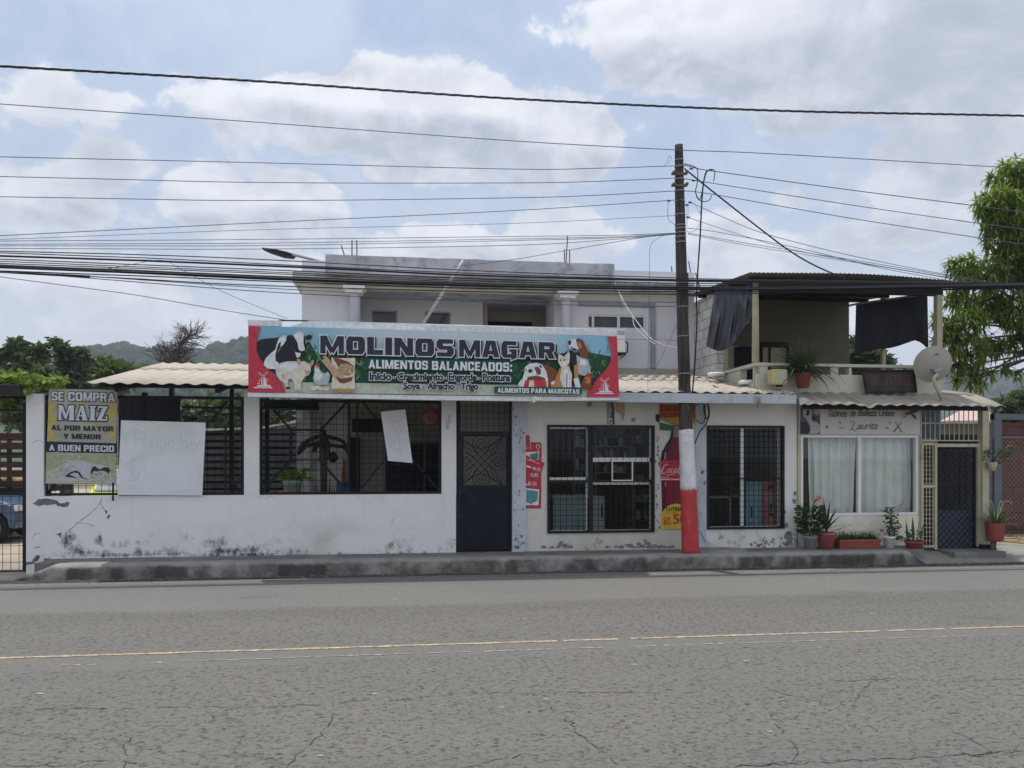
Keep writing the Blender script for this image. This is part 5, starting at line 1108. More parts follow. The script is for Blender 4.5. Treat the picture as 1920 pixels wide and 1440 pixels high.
# plainer capitals for the smaller lines
LC = {'A': (.86, [[(0, 0), (.26, 0), (.54, 1), (.32, 1)], [(.86, 0), (.60, 0), (.32, 1), (.54, 1)], r4(.18, .18, .68, .38)]), 'B': (.80, [r4(0, 0, .27, 1), r4(.2, .8, .68, 1), r4(.2, .41, .72, .60), r4(.2, 0, .72, .2), [(.50, .55), (.74, .55), (.78, .66), (.78, .88), (.68, 1), (.50, 1)], [(.52, 0), (.70, 0), (.80, .12), (.80, .42), (.72, .5), (.52, .5)]]),
      'C': (.78, [[(0, .14), (.14, 0), (.28, 0), (.28, 1), (.14, 1), (0, .86)], r4(.2, .8, .66, 1), r4(.2, 0, .66, .2), [(.52, .64), (.78, .64), (.78, .88), (.66, 1), (.52, 1)], [(.52, 0), (.66, 0), (.78, .12), (.78, .36), (.52, .36)]]),
      'D': (.82, [r4(0, 0, .28, 1), r4(.2, .8, .68, 1), r4(.2, 0, .68, .2), [(.54, 0), (.68, 0), (.82, .16), (.82, .84), (.68, 1), (.54, 1)]]), 'E': (.66, [r4(0, 0, .28, 1), r4(.2, .8, .66, 1), r4(.2, .41, .60, .60), r4(.2, 0, .66, .2)]),
      'I': (.28, [r4(0, 0, .28, 1)]), 'L': (.64, [r4(0, 0, .28, 1), r4(.2, 0, .64, .2)]), 'M': (1.06, [r4(0, 0, .25, 1), r4(.81, 0, 1.06, 1), [(.0, 1), (.30, 1), (.62, .0), (.44, .0)], [(1.06, 1), (.76, 1), (.44, .0), (.62, .0)]]),
      'N': (.86, [r4(0, 0, .25, 1), r4(.61, 0, .86, 1), [(0, 1), (.28, 1), (.86, 0), (.58, 0)]]), 'O': (.82, [[(0, .14), (.14, 0), (.28, 0), (.28, 1), (.14, 1), (0, .86)], [(.82, .14), (.68, 0), (.54, 0), (.54, 1), (.68, 1), (.82, .86)], r4(.2, 0, .62, .2), r4(.2, .8, .62, 1)]),
      'P': (.76, [r4(0, 0, .28, 1), r4(.2, .8, .64, 1), r4(.2, .36, .64, .55), [(.5, .36), (.64, .36), (.76, .48), (.76, .88), (.64, 1), (.5, 1)]]), 'R': (.82, [r4(0, 0, .28, 1), r4(.2, .8, .66, 1), r4(.2, .40, .62, .58), [(.5, .42), (.66, .42), (.78, .52), (.78, .88), (.66, 1), (.5, 1)], [(.40, .44), (.64, .44), (.82, 0), (.56, 0)]]),
      'S': (.76, [[(0, .52), (0, .86), (.12, 1), (.27, 1), (.27, .42), (.12, .42)], r4(.2, .81, .74, 1), r4(.15, .42, .62, .60), [(.49, 0), (.64, 0), (.76, .12), (.76, .48), (.64, .6), (.49, .6)], r4(.02, 0, .6, .19), r4(.52, .68, .74, .9), r4(.02, .1, .25, .30)]),
      'T': (.76, [r4(0, .79, .76, 1), r4(.24, 0, .52, .9)]), 'U': (.82, [[(0, .14), (.14, 0), (.28, 0), (.28, 1), (0, 1)], [(.82, .14), (.68, 0), (.54, 0), (.54, 1), (.82, 1)], r4(.2, 0, .62, .2)]), 'V': (.84, [[(0, 1), (.27, 1), (.54, 0), (.30, 0)], [(.84, 1), (.57, 1), (.30, 0), (.54, 0)]]), 'Y': (.84, [[(0, 1), (.28, 1), (.56, .4), (.30, .36)], [(.84, 1), (.56, 1), (.28, .4), (.54, .36)], r4(.28, 0, .56, .5)]),
      ':': (.26, [r4(0, 0, .26, .26), r4(0, .52, .26, .78)]), '-': (.36, [r4(0, .38, .36, .58)]), '1': (.42, [r4(.16, 0, .42, 1), [(0, .72), (.2, .72), (.2, 1), (.12, 1)]])}
def caps(mb, s, q, Y, grow=0, gap=.10):
    tot = sum(LC[c][0] if c != ' ' else .30 for c in s) + gap * (len(s) - 1); x = 0
    for ch in s:
        if ch == ' ': x += .30 + gap; continue
        for pl in LC[ch][1]:
            Y -= 3e-5; mb.poly([P(*quad_map(q, (x + a) / tot, b_), Y) for a, b_ in (convoff(pl, grow) if grow else pl)])
        x += LC[ch][0] + gap
def word(mb, s, q, Y, grow=0, dx=0, dy=0, gap=.07):
    tot = sum(LT[c][0] for c in s) + gap * (len(s) - 1); x = 0
    for ch in s:
        for pl in LT[ch][1]:
            pp = convoff(pl, grow) if grow else pl; Y -= 6e-5
            mb.poly([P(*[c + o for c, o in zip(quad_map(q, (x + a) / tot, b_), (dx, dy))], Y) for a, b_ in pp])
        x += LT[ch][0] + gap
q1 = [(600.5, 629), (851, 636.5), (851, 669), (600.5, 662.5)]; q2 = [(861, 637), (1041, 642), (1041, 672.5), (861, 669)]
lett = ink('letter_navy', (.030, .034, .055)); shad = ink('letter_shadow', (.015, .035, .03))
for nm, m_, gr, k, ox, oy in (('letter_shadow', shad, .07, 15, 2.6, 2.8), ('letter_outline', wh, .062, 43, 0, 0), ('letters', lett, 0, 46, 0, 0)):
    b = MB(); word(b, 'MOLINOS', q1, lay(k), gr, ox, oy, .14); word(b, 'MAGAR', q2, lay(k), gr, ox, oy, .14); b.build(nm, m_, pn)
b = MB(); caps(b, 'ALIMENTOS BALANCEADOS:', [(691, 674.3), (960, 680), (960, 697), (691, 690.5)], lay(44)); b.build('white_lettering', wh, pn); b = MB(); caps(b, 'ALIMENTOS PARA MASCOTAS', [(933, 727), (1086.5, 730), (1086.5, 738.5), (933, 736)], lay(44)); b.build('white_lettering', wh, pn)
for nm, m_, k, gr, ox in (('small_outline', wh, 44, .07, 0), ('small_lettering', lett, 48, 0, 0)):
    b = MB()
    for wd_, qx0, qx1 in (('Inicio', 693, 734), ('-', 737.5, 741), ('Crecimiento', 745, 831), ('-', 833, 837), ('Engorde', 841, 894), ('-', 896.5, 900), ('Postura', 905, 957)):
        yb = 713 + (qx0 - 693) * .0095; desc = 3.6 if wd_ == 'Engorde' else 0
        if wd_ == '-': text(b, '-', [(qx0, yb - 6.4), (qx1, yb - 6.4), (qx1, yb - 4.2), (qx0, yb - 4.2)], lay(k), .025, grow=gr)
        else: text(b, wd_, [(qx0, yb - 15), (qx1, yb - 14.5), (qx1, yb + .5 + desc), (qx0, yb + desc)], lay(k), .035, space=.95, grow=gr)
    for wd_, qx0, qx1 in (('Soya', 756, 788), ('-', 792, 797), ('Afrecho', 801, 852), ('-', 856, 860), ('Trigo', 864, 897)):
        yb = 730 + (qx0 - 756) * .008; desc = 3.8 if wd_ in ('Soya', 'Trigo') else 0
        if wd_ == '-': text(b, '-', [(qx0, yb - 6.2), (qx1, yb - 6.2), (qx1, yb - 4), (qx0, yb - 4)], lay(k), .025, grow=gr)
        else: text(b, wd_, [(qx0, yb - 13.5), (qx1, yb - 13.2), (qx1, yb + .3 + desc), (qx0, yb + desc)], lay(k), .035, space=.95, grow=gr)
    b.build(nm, m_, pn)

# ------------------------------------------------------------------ maize sign, whiteboard, paper, round plate
def board(name, label, cat, q, Y, th, m, part='panel'):
    bx, by = (q[3][0] + q[2][0]) / 2, max(q[3][1], q[2][1])
    r = thing(name, label, cat, P(bx, by, Y)); b = MB(); b.prism([P(*p, Y) for p in q], (0, th, 0)); return r, b.build(part, m, r)
Yc = YF - .03
M['maizeboard'] = mat('faded_printed_tin', (.37, .36, .30), .55, .16, 3.5, .05, grime=.35, gcol=(.40, .33, .12), gsc=3)
cs, pnl = board('maize_sign', 'tall faded yellow grey sign reading SE COMPRA MAIZ beside the whiteboard', 'sign', [(92, 729), (220, 731), (216, 909), (85, 907)], Yc, .02, M['maizeboard'])
yl = ink('maize_yellow', (.46, .36, .10)); bd_ = ink('sign_black', (.025, .03, .042)); sgw = ink('sign_white', (.55, .57, .62)); olv = ink('sign_olive', (.34, .35, .23)); plg = ink('sign_palegreen', (.42, .44, .36)); cone = ink('sign_cone', (.46, .47, .50)); lg = ink('sign_lightgrey', (.50, .50, .50))
def flat(name, m, polys, Y, parent):
    b = MB()
    for i, pl in enumerate(polys): b.poly([P(x, y, Y - i * .0002) for x, y in pl])
    return b.build(name, m, parent)
flat('rust_bloom', yl, [[(91, 752), (104, 757), (100, 775), (107, 790), (98, 806), (104, 824), (89, 828), (90, 800)], [(140, 754), (165, 753), (158, 760)], [(196, 757), (218, 755), (217, 780), (204, 790), (200, 772)], [(205, 800), (217, 798), (216, 826), (208, 826)]], Yc - .002, pnl)
flat('black_band', bd_, [[(87.5, 827.5), (219, 831), (218.5, 850), (86.5, 847.5)]], Yc - .003, pnl)
flat('lower_picture', olv, [[(86.5, 848.5), (218, 851), (216, 908), (85.2, 906.5)]], Yc - .003, pnl)
flat('maize_cone', cone, [[(100, 880), (125, 866), (148, 862), (175, 869), (205, 876), (214, 905), (90, 905)]], Yc - .0045, pnl)
flat('corn_cob', plg, [[(86, 884), (112, 878), (140, 872), (120, 890), (100, 900), (86, 903)], [(168, 888), (172, 880), (180, 884), (192, 880), (205, 884), (210, 893), (215, 906), (166, 906)], [(86, 900), (120, 899), (170, 901), (216, 904), (216, 907), (85, 906)]], Yc - .006, pnl)
flat('ink_drawing', bd_, [[(170, 884), (173, 876), (178, 874), (183, 878), (188, 880), (195, 876), (203, 876), (207, 882), (204, 888), (198, 884), (190, 882), (182, 884), (176, 883), (171, 890)], [(121, 893), (132, 885), (143, 882), (150, 886), (154, 894), (166, 900), (152, 896), (146, 887), (138, 886), (130, 890), (142, 895), (152, 895), (138, 896)]] + [leafpoly(rnd.uniform(168, 206), rnd.uniform(886, 904), 2.4, 1.4, rnd.uniform(0, 6)) for _ in range(34)] + [leafpoly(rnd.uniform(96, 128), rnd.uniform(878, 896), 12, .5, -.55) for _ in range(7)], Yc - .0085, pnl)
b = MB()
for p, q in (((94, 856), (108, 847)), ((94, 857), (109, 868)), ((108, 852), (148, 853)), ((109, 864), (148, 864)), ((148, 853), (148, 864))): b.bar(P(*p, Yc - .006), P(*q, Yc - .006), .012, .002)
b.build('arrow', lg, pnl)
def slab_serif(mb, s, q, Y, grow=0):                         # fat-face capitals with slab feet
    D = {'M': (1.5, [r4(.05, 0, .30, 1), r4(1.05, 0, 1.45, 1), [(.1, 1), (.42, 1), (.80, .25), (.66, .05)], [(1.2, 1), (.98, 1), (.62, .12), (.78, .05)], r4(0, 0, .42, .09), r4(.95, 0, 1.5, .09), r4(0, .91, .35, 1), r4(1.15, .91, 1.5, 1)]),
         'A': (1.1, [[(.02, 0), (.22, 0), (.58, 1), (.44, 1)], [(1.1, 0), (.66, 0), (.40, 1), (.68, 1)], r4(.25, .27, .75, .36), r4(0, 0, .38, .09), r4(.58, 0, 1.1, .09)]),
         'I': (.62, [r4(.12, 0, .52, 1), r4(0, 0, .62, .09), r4(0, .91, .62, 1)]), 'Z': (.95, [r4(.05, .88, .92, 1), r4(0, 0, .92, .12), [(.02, .06), (.42, .06), (.92, .94), (.52, .94)], r4(.05, .68, .16, .95), r4(.83, .05, .95, .34)])}
    tot = sum(D[c][0] for c in s) + .12 * (len(s) - 1); x = 0
    for ch in s:
        for i, pl in enumerate(D[ch][1]): Y -= 6e-5; mb.poly([P(*quad_map(q, (x + a) / tot, b_), Y) for a, b_ in (convoff(pl, grow) if grow else pl)])
        x += D[ch][0] + .12
qm = [(109, 759.5), (202, 762), (201, 789), (108.5, 787.5)]
for nm, m_, gr, gb, Yl in (('letter_outline', bd_, .075, .085, Yc - .010), ('letters', sgw, 0, 0, Yc - .012)):
    b = MB(); slab_serif(b, 'MAIZ', qm, Yl, gr)
    caps(b, 'SE', [(97, 734), (119, 734.5), (118.5, 751.5), (97, 750.8)], Yl, gr); caps(b, 'COMPRA', [(128, 734.8), (215.5, 737), (215.5, 753.5), (128, 751.5)], Yl, gr)
    b.build(nm, m_, pnl)
b = MB(); caps(b, 'AL POR MAYOR', [(96, 797), (212.5, 799.5), (212.5, 809), (96, 806)], Yc - .01); caps(b, 'Y MENOR', [(118.5, 813), (189, 814.5), (189, 823.8), (118.5, 822.4)], Yc - .01); b.build('black_lettering', bd_, pnl)
b = MB(); caps(b, 'A BUEN PRECIO', [(92, 833.5), (214, 835.5), (214, 847.5), (92, 845)], Yc - .01); b.build('white_lettering', sgw, pnl)
b = MB(); b.bar(P(212, 905, Yc - .03), P(212, 939, Yc - .03), .022); b.build('peg', M['iron'], cs)
M['wboard'] = mat('wiped_whiteboard', (.66, .69, .71), .35, .06, 2.5, .02, grime=.2, gcol=(.5, .53, .54), gsc=2)
wbd, wp = board('whiteboard', 'large wiped whiteboard with faint traces of writing leaning in the opening beside the maize sign', 'whiteboard', [(227, 788), (385.5, 792.5), (379, 929), (220.5, 928)], Yc - .02, .018, M['wboard'])
fg = ink('wiped_ink', (.628, .66, .682)); M['smear'] = mat('smear', (.675, .70, .72), .4, .02, 2, 0); fs_ = M['smear']
flat('wiped_patch', fs_, [[(275, 858), (300, 855), (330, 857), (370, 854), (374, 880), (368, 915), (330, 920), (285, 916), (272, 890)]], Yc - .022, wp)
b = MB()
def scrawl(mb, strokes, Y, r):
    for s in strokes: mb.tube([P(x, y, Y) for x, y in s], r, 4)
scrawl(b, [[(252, 806), (253, 825), (255, 842)], [(240, 808), (255, 805), (270, 810), (273, 818), (262, 824), (254, 825)], [(268, 838), (269, 824), (276, 822)], [(282, 830), (288, 830), (287, 823), (281, 826), (282, 838), (290, 838)], [(304, 824), (296, 824), (295, 838), (305, 838)], [(311, 822), (310, 839)], [(320, 824), (315, 830), (317, 839), (325, 838), (326, 828), (320, 824)],
           [(341, 812), (338, 842)], [(352, 812), (348, 842)], [(340, 828), (351, 826)], [(358, 828), (353, 836), (358, 842), (364, 836), (358, 828)], [(366, 828), (369, 838)], [(376, 826), (369, 838), (362, 850)],
           [(262, 868), (252, 861), (240, 866), (239, 876), (250, 880), (260, 886), (258, 898), (246, 902), (238, 896)], [(246, 858), (247, 900)], [(251, 858), (251, 900)]], Yc - .021, .004)
b.build('faint_writing', fg, wp)
M['paper'] = mat('crumpled_paper', (.66, .67, .70), .85, .05, 6, .3, 12)
pp, pq = board('paper_notice', 'white scribbled paper sheet hung askew on the mesh opening left of the navy door', 'notice', [(714, 772), (760, 767.5), (773.5, 868), (727.5, 864)], YF + .02, .006, M['paper'])
b = MB(); rn = random.Random(4)
for _ in range(20):
    t = rn.random(); x, y = quad_map([(714, 772), (760, 767.5), (773.5, 868), (727.5, 864)], rn.uniform(.15, .8), rn.uniform(.25, .92)); s = rn.uniform(1, 3.5)
    scrawl(b, [[(x, y), (x + rn.uniform(-s, s), y + rn.uniform(0, s)), (x + rn.uniform(-s, s), y + rn.uniform(0, 2 * s))]], YF + .018, .0018)
scrawl(b, [[(733, 782), (738, 800), (744, 815), (750, 822)], [(760, 795), (752, 808), (746, 820), (738, 830)], [(744, 799), (745, 801)], [(746, 822), (750, 838), (752, 850)]], YF + .018, .0014)
b.build('scribbles', ink('pencil', (.24, .25, .28)), pq)
r = thing('round_plate', 'dull red round plastic plate hanging in the top right of the mesh opening', 'plate', P(808, 797, 12.95))
ax = Matrix.Rotation(R(90), 3, 'X')
b = MB(); b.sm = True; b.lathe(P(808, 782, 12.95), [(.135, 0), (.15, .012), (.14, .022), (.02, .03)], 28, ax=ax, cap1=True); pd = b.build('disc', ink('plate_red', (.24, .075, .075)), r)
b = MB(); b.tube([P(808 + 11 * math.cos(a), 782 + 11.5 * math.sin(a), 12.915) for a in [k * .25 - 1 for k in range(20)]], .005, 5); b.tube([P(808 + 8 * math.cos(a), 782 + 8.5 * math.sin(a), 12.915) for a in [k * .25 for k in range(26)]], .003, 5); b.build('ring_print', ink('plate_pale', (.45, .28, .27)), pd)
b = MB(); b.tube([P(826, 752, 12.95), P(816, 763, 12.94), P(812, 770, 12.94)], .012, 5); b.lathe(P(817, 762, 12.93), [(.02, 0), (.03, .03), (.01, .05)], 10, cap1=True); b.build('hook', M['steel'], r)

# ------------------------------------------------------------------ signs on the corner shop
YS = YF - .012
rp = ink('poster_red', (.42, .04, .06)); rp2 = ink('poster_red_fresh', (.47, .035, .065)); teal = ink('poster_teal', (.09, .25, .27)); tgrn = ink('poster_green', (.06, .22, .13)); psw = ink('poster_white', (.66, .67, .68))
r = thing('price_poster', 'torn red drinks price poster with faded panels between blue pilaster and left shop window', 'poster', P(1000, 953, YS))
b = MB(); b.prism([P(x, y, YS) for x, y in [(985, 817), (990, 815.5), (994, 818), (994.5, 829), (1013, 829.5), (1015.5, 832), (1014.5, 953), (985, 953)]], (0, .006, 0)); pz = b.build('sheet', rp, r)
flat('panels', psw, [[(985, 848), (1011, 847), (1010, 862), (985, 866)]], YS - .002, pz); flat('panels', psw, [[(985, 915), (1011, 918), (1009.5, 947), (985, 947)]], YS - .002, pz)
flat('picture', teal, [[(987, 918), (1009, 921), (1008, 938), (996, 945), (987, 942)]], YS - .0035, pz); flat('picture', tgrn, [[(993, 852), (1009, 848), (1009, 861), (996, 860)]], YS - .0035, pz)
b = MB(); text(b, '0,85', rectq(995, 887, 1009, 895), YS - .003, .01); text(b, '$1.50', rectq(990, 903, 1006, 911, .5), YS - .003, .01); b.bar(P(985, 908.5, YS - .003), P(989, 908.5, YS - .003), .03, .002)
for (x, y) in ((1007, 834), (1011, 835), (1006, 838), (1012, 839), (1008, 842), (1010, 845)): b.lathe(P(x, y, YS - .003), [(.012, 0), (.008, .001)], 8, ax=ax, cap1=True)
scrawl(b, [[(986, 842), (988, 837), (989, 842), (991, 838), (992, 842)], [(993, 818), (994, 829), (995.5, 843)]], YS - .003, .004); b.build('lettering', psw, pz)
r = thing('price_card', 'bright red tilted card showing $0.25 pinned over the price poster', 'poster', P(1002, 888, YS - .012))
b = MB(); b.prism([P(x, y, YS - .012) for x, y in [(985, 853), (1021.5, 868), (1014, 888), (985, 880)]], (0, .006, 0)); pz = b.build('sheet', rp2, r)
b = MB(); text(b, '$0.25', [(999, 874.5), (1014, 878), (1012.5, 885.5), (998, 880.5)], YS - .0135, .012); b.prism([P(x, y, YS - .014) for x, y in [(987, 872), (996, 875), (995.5, 878), (986.5, 875)]], (0, .001, 0)); text(b, 'PRECIO', [(993, 859), (1004, 863.5), (1003.5, 866), (992.5, 862)], YS - .0135); b.bar(P(988, 861, YS - .0135), P(1012, 870, YS - .0135), .006, .001); b.build('lettering', psw, pz)
# cut-out bottle
r = thing('bottle_cutout', 'tall dark red cola bottle cutout on the shop wall behind the striped pole', 'advertisement', P(1270, 990, YS))
cx0 = 1269.5
half = [(8, 797), (8.5, 822), (12, 828), (20, 842), (27, 862), (29.5, 880), (29, 915), (28, 950), (27, 988)]
ol = [(cx0 - w_, y) for w_, y in half] + [(cx0 + w_, y) for w_, y in half[::-1]]
b = MB(); b.prism([P(x, y, YS) for x, y in ol], (0, .01, 0)); pz = b.build('bottle', ink('cola', (.085, .014, .028)), r)
flat('outline', bk, [[(cx0 - 31, 862), (cx0 - 29, 876), (cx0 - 32, 862)], [(cx0 - 28, 845), (cx0 - 20, 842), (cx0 - 27, 866), (cx0 - 31, 863)], [(cx0 - 9, 798), (cx0 - 8, 822), (cx0 - 20, 841), (cx0 - 27, 846), (cx0 - 20, 832), (cx0 - 13, 822)]], YS - .002, pz)
flat('neck_shine', ink('neck_grey', (.21, .18, .19)), [[(cx0 - 6, 798), (cx0 + 6, 798), (cx0 + 7, 820), (cx0 - 7, 820)]], YS - .003, pz)
flat('glass_body', ink('cola_light', (.17, .017, .035)), [[(cx0 - 8, 822), (cx0 + 8, 822), (cx0 + 18, 842), (cx0 + 20, 862), (cx0 - 19, 862), (cx0 - 16, 842)]], YS - .003, pz)
flat('glass_body', ink('cola_light', (.17, .017, .035)), [[(cx0 - 22, 903), (cx0 + 22, 903), (cx0 + 22, 948), (cx0 - 21, 948)]], YS - .003, pz)
flat('shine', ink('shine', (.42, .25, .27)), [[(cx0 - 23, 848), (cx0 - 21, 847), (cx0 - 21, 861), (cx0 - 24, 861)], [(cx0 - 23, 905), (cx0 - 20, 905), (cx0 - 22, 915)]], YS - .004, pz)
flat('label', ink('label_red', (.40, .030, .050)), [[(cx0 - 31, 863), (cx0 + 31, 863), (cx0 + 30, 902), (cx0 - 30, 902)]], YS - .005, pz)
b = MB()
def ribbon(mb, pts, ws, Y, n=5):                             # brush-like stroke of changing width
    P2 = []; W2 = []
    for i in range(len(pts) - 1):
        p0, p1, p2, p3 = pts[max(0, i - 1)], pts[i], pts[i + 1], pts[min(len(pts) - 1, i + 2)]
        for k in range(n):
            t = k / n; P2.append(tuple(.5 * (2 * p1[a] + (p2[a] - p0[a]) * t + (2 * p0[a] - 5 * p1[a] + 4 * p2[a] - p3[a]) * t * t + (3 * p1[a] - p0[a] - 3 * p2[a] + p3[a]) * t ** 3) for a in (0, 1))); W2.append(lerp(ws[i], ws[i + 1], t))
    P2.append(pts[-1]); W2.append(ws[-1]); vs = []
    for i, p in enumerate(P2):
        a, c = P2[max(0, i - 1)], P2[min(len(P2) - 1, i + 1)]; dx_, dy_ = c[0] - a[0], c[1] - a[1]; L = math.hypot(dx_, dy_) or 1
        vs += [P(p[0] - dy_ / L * W2[i] / 2, p[1] + dx_ / L * W2[i] / 2, Y), P(p[0] + dy_ / L * W2[i] / 2, p[1] - dx_ / L * W2[i] / 2, Y)]
    for i in range(len(P2) - 1): mb.poly([vs[q] + Vector((0, -3e-5 * i, 0)) for q in (2 * i, 2 * i + 2, 2 * i + 3, 2 * i + 1)])
O_ = lambda x, y, rx, ry: [(x + rx * math.cos(a) + ry * .25 * -math.sin(a), y + ry * math.sin(a)) for a in [-.8 + k * .785 * -1 for k in range(9)]]
Yl = YS - .007
for pts, ws in (([(1252, 873), (1250, 870.5), (1246, 873), (1242, 880), (1241, 886), (1244, 888), (1250, 884)], [.6, 1.2, 1.6, 2, 2, 1.4, .5]), (O_(1254, 882.5, 2.2, 3.6), [1.1] * 9), ([(1262, 880), (1260, 879), (1258, 883), (1259, 886.5), (1263, 884)], [.6, 1.2, 1.4, 1.2, .5]), (O_(1266, 882.5, 2.2, 3.6), [1.1] * 9), ([(1268.5, 880), (1268, 886), (1271, 884.5)], [1.4, 1.4, .6]),
                ([(1283, 873), (1280, 870.5), (1276, 873), (1272.5, 880), (1272, 886), (1275, 888.5), (1281, 884)], [.6, 1.2, 1.6, 2, 2, 1.4, .5]), (O_(1284, 882.5, 2.2, 3.6), [1.1] * 9), ([(1287, 884), (1291, 872), (1289, 871), (1287, 880), (1289, 886.5), (1292, 884)], [.5, 1, 1.2, 1.5, 1.2, .5]), (O_(1294.5, 882.5, 2, 3.6), [1.1] * 9), ([(1246, 888), (1252, 891), (1262, 889), (1268, 890)], [.4, 1, 1, .3])): ribbon(b, pts, ws, Yl)
b.prism([P(x, y, Yl) for x, y in [(1240, 897.2), (1276, 898), (1276, 900), (1240, 899.4)]], (0, .001, 0)); text(b, 'SABOR ORIGINAL', rectq(1241, 893.5, 1254, 895.8), Yl); b.build('lettering', ink('label_white', (.58, .50, .52)), pz)
yel = ink('disc_yellow', (.55, .40, .05)); orr = ink('letter_red', (.45, .06, .03)); org = ink('top_orange', (.34, .11, .025)); tgl = ink('leaf_green', (.04, .12, .075))
ds = [(1240, 992), (1240, 970)] + [(1268 - 28 * math.cos(a), 972 - 27.5 * math.sin(a)) for a in [k * math.pi / 16 for k in range(1, 16)]] + [(1296, 970), (1296, 992)]
b = MB(); b.prism([P(x, y, YS - .012) for x, y in ds], (0, .006, 0)); pz2 = b.build('price_disc', yel, r)
b = MB(); caps(b, '1 LITRO', rectq(1248, 951.3, 1276, 958.3), YS - .0135); b.build('black_lettering', bk, pz2)
b = MB(); text(b, 'SOLO BEBIDA', rectq(1253, 960, 1268, 962.5), YS - .0135); text(b, '$0.', rectq(1242.5, 969, 1260, 986), YS - .0135, .022, space=.95); text(b, '50', rectq(1262, 963, 1288, 983), YS - .0135, .03, space=.95); b.build('red_lettering', orr, pz2)
b = MB(); b.prism([P(x, y, YS - .004) for x, y in [(1236.5, 758), (1310, 758), (1310, 783), (1302, 793), (1285, 798), (1260, 796), (1237, 785)]], (0, .006, 0)); pz3 = b.build('top_card', org, r)
flat('gold_band', ink('top_gold', (.36, .24, .04)), [[(1237, 783), (1310, 781), (1302, 793), (1285, 798), (1260, 796)]], YS - .0055, pz3)
flat('green_wedge', tgl, [[(1236.5, 792), (1262, 798), (1261, 808), (1237, 806)]], YS - .0035, pz3); flat('black_card', bk, [[(1229, 777), (1236, 777), (1237, 792), (1230, 790)]], YS - .0035, pz3)
b = MB(); caps(b, 'COCA-COLA', [(1238, 761), (1306, 762), (1306, 771.5), (1238, 771.5)], YS - .0075); caps(b, 'RETORNABLE', [(1237, 775), (1306, 775), (1306, 783.5), (1237, 783)], YS - .0075); b.build('lettering', ink('top_red', (.26, .025, .012)), pz3)
r = thing('election_poster', 'narrow dark vertical poster strip with 2024 above the left shop window', 'poster', P(1146, 796, YS))
b = MB(); b.prism([P(x, y, YS) for x, y in [(1138, 753), (1151.5, 753), (1152.5, 796), (1139, 796)]], (0, .004, 0)); pz = b.build('sheet', ink('strip_grey', (.24, .24, .23)), r)
flat('dark_side', ink('strip_dark', (.055, .06, .07)), [[(1145, 756), (1148, 754), (1151, 760), (1151.5, 767), (1152.5, 796), (1140, 796), (1141, 785), (1147, 770)]], YS - .0015, pz)
b = MB(); text(b, '20', rectq(1140, 783, 1148, 788.5), YS - .0035, .02); text(b, '24', rectq(1140, 790, 1148, 795.5), YS - .0035, .02)
for k in range(4): text(b, 'SAPM'[k], rectq(1143, 767 + k * 3.8, 1146, 770 + k * 3.8), YS - .0035)
b.build('lettering', psw, pz)
b = MB(); b.prism([P(x, y, YS) for x, y in [(1154, 756), (1171, 756), (1172, 772), (1168, 790), (1164, 776), (1155, 773)]], (0, .004, 0)); b.top('poster_scrap', ink('scrap_pink', (.44, .24, .20)), 'faded pink scrap of poster right of the dark vertical poster strip', 'poster')
b = MB(); b.prism([P(x, y, YS) for x, y in [(1184.5, 784), (1191.5, 784), (1191.5, 790.5), (1184.5, 790.5)]], (0, .008, 0)); o = b.top('number_plate', ink('plaque_blue', (.06, .07, .22)), 'tiny blue house number plaque above the left shop window', 'plaque')
b = MB(); text(b, '120', rectq(1185.5, 786, 1190.5, 789), YS - .0015); b.build('number', psw, o)
r = thing('wall_lamp', 'small round lamp under the eave below the right end of the banner', 'lamp', P(1105, 760, 12.4))
b = MB(); b.sm = True; b.lathe(P(1105, 759, 12.4), [(.02, -.035), (.045, -.01), (.05, .02), (.03, .05)], 14, cap1=True); b.build('globe', ink('old_globe', (.22, .21, .17)), r)

# ------------------------------------------------------------------ salon sign
Ysl = YF - .06
r, pz = board('salon_sign', 'grey white cursive salon sign with black and white photo panel above the curtained window', 'sign', [(1500, 763.5), (1725, 763), (1724.5, 814), (1499.5, 815)], Ysl, .05, mat('salon_panel', (.56, .565, .56), .55, .04, 3, .02, grime=.2, gcol=(.4, .4, .38), gsc=4))
flat('photo_panel', ink('photo_grey', (.10, .10, .105)), [[(1500.5, 764), (1537.5, 764), (1538, 814), (1500, 814.5)]], Ysl - .0015, pz)
flat('photo_light', ink('photo_light', (.40, .40, .41)), [[(1505, 764), (1520, 764), (1524, 772), (1521, 782), (1526, 792), (1520, 800), (1514, 788), (1506, 780)], [(1526, 766), (1537, 766), (1537, 777), (1530, 779), (1525, 773)], [(1519, 797), (1530, 790), (1537, 797), (1537.5, 810), (1530, 813.5), (1518, 813)]], Ysl - .003, pz)
flat('photo_dark', ink('photo_dark', (.035, .035, .04)), [[(1514, 768), (1518, 770), (1516, 780), (1511, 778)], [(1501, 790), (1512, 792), (1520, 806), (1514, 813.5), (1501, 813.5)], [(1524, 780), (1530, 782), (1527, 790), (1522, 788)]], Ysl - .0045, pz)
dk = ink('sign_ink', (.10, .10, .105))
b = MB(); text(b, 'Gabinete', [(1553.5, 768), (1589, 768), (1589, 782), (1553.5, 781.5)], Ysl - .002, .012, .32, .86); text(b, 'de', [(1593, 768.5), (1605, 768.5), (1605, 781), (1593, 781)], Ysl - .002, .012, .32, .86); text(b, 'Belleza', [(1608, 767.5), (1644, 767.5), (1644, 780.5), (1608, 780.5)], Ysl - .002, .012, .32, .86); text(b, 'Unisex', [(1648, 767.5), (1679, 768), (1679, 780.5), (1648, 780.5)], Ysl - .002, .012, .32, .86)
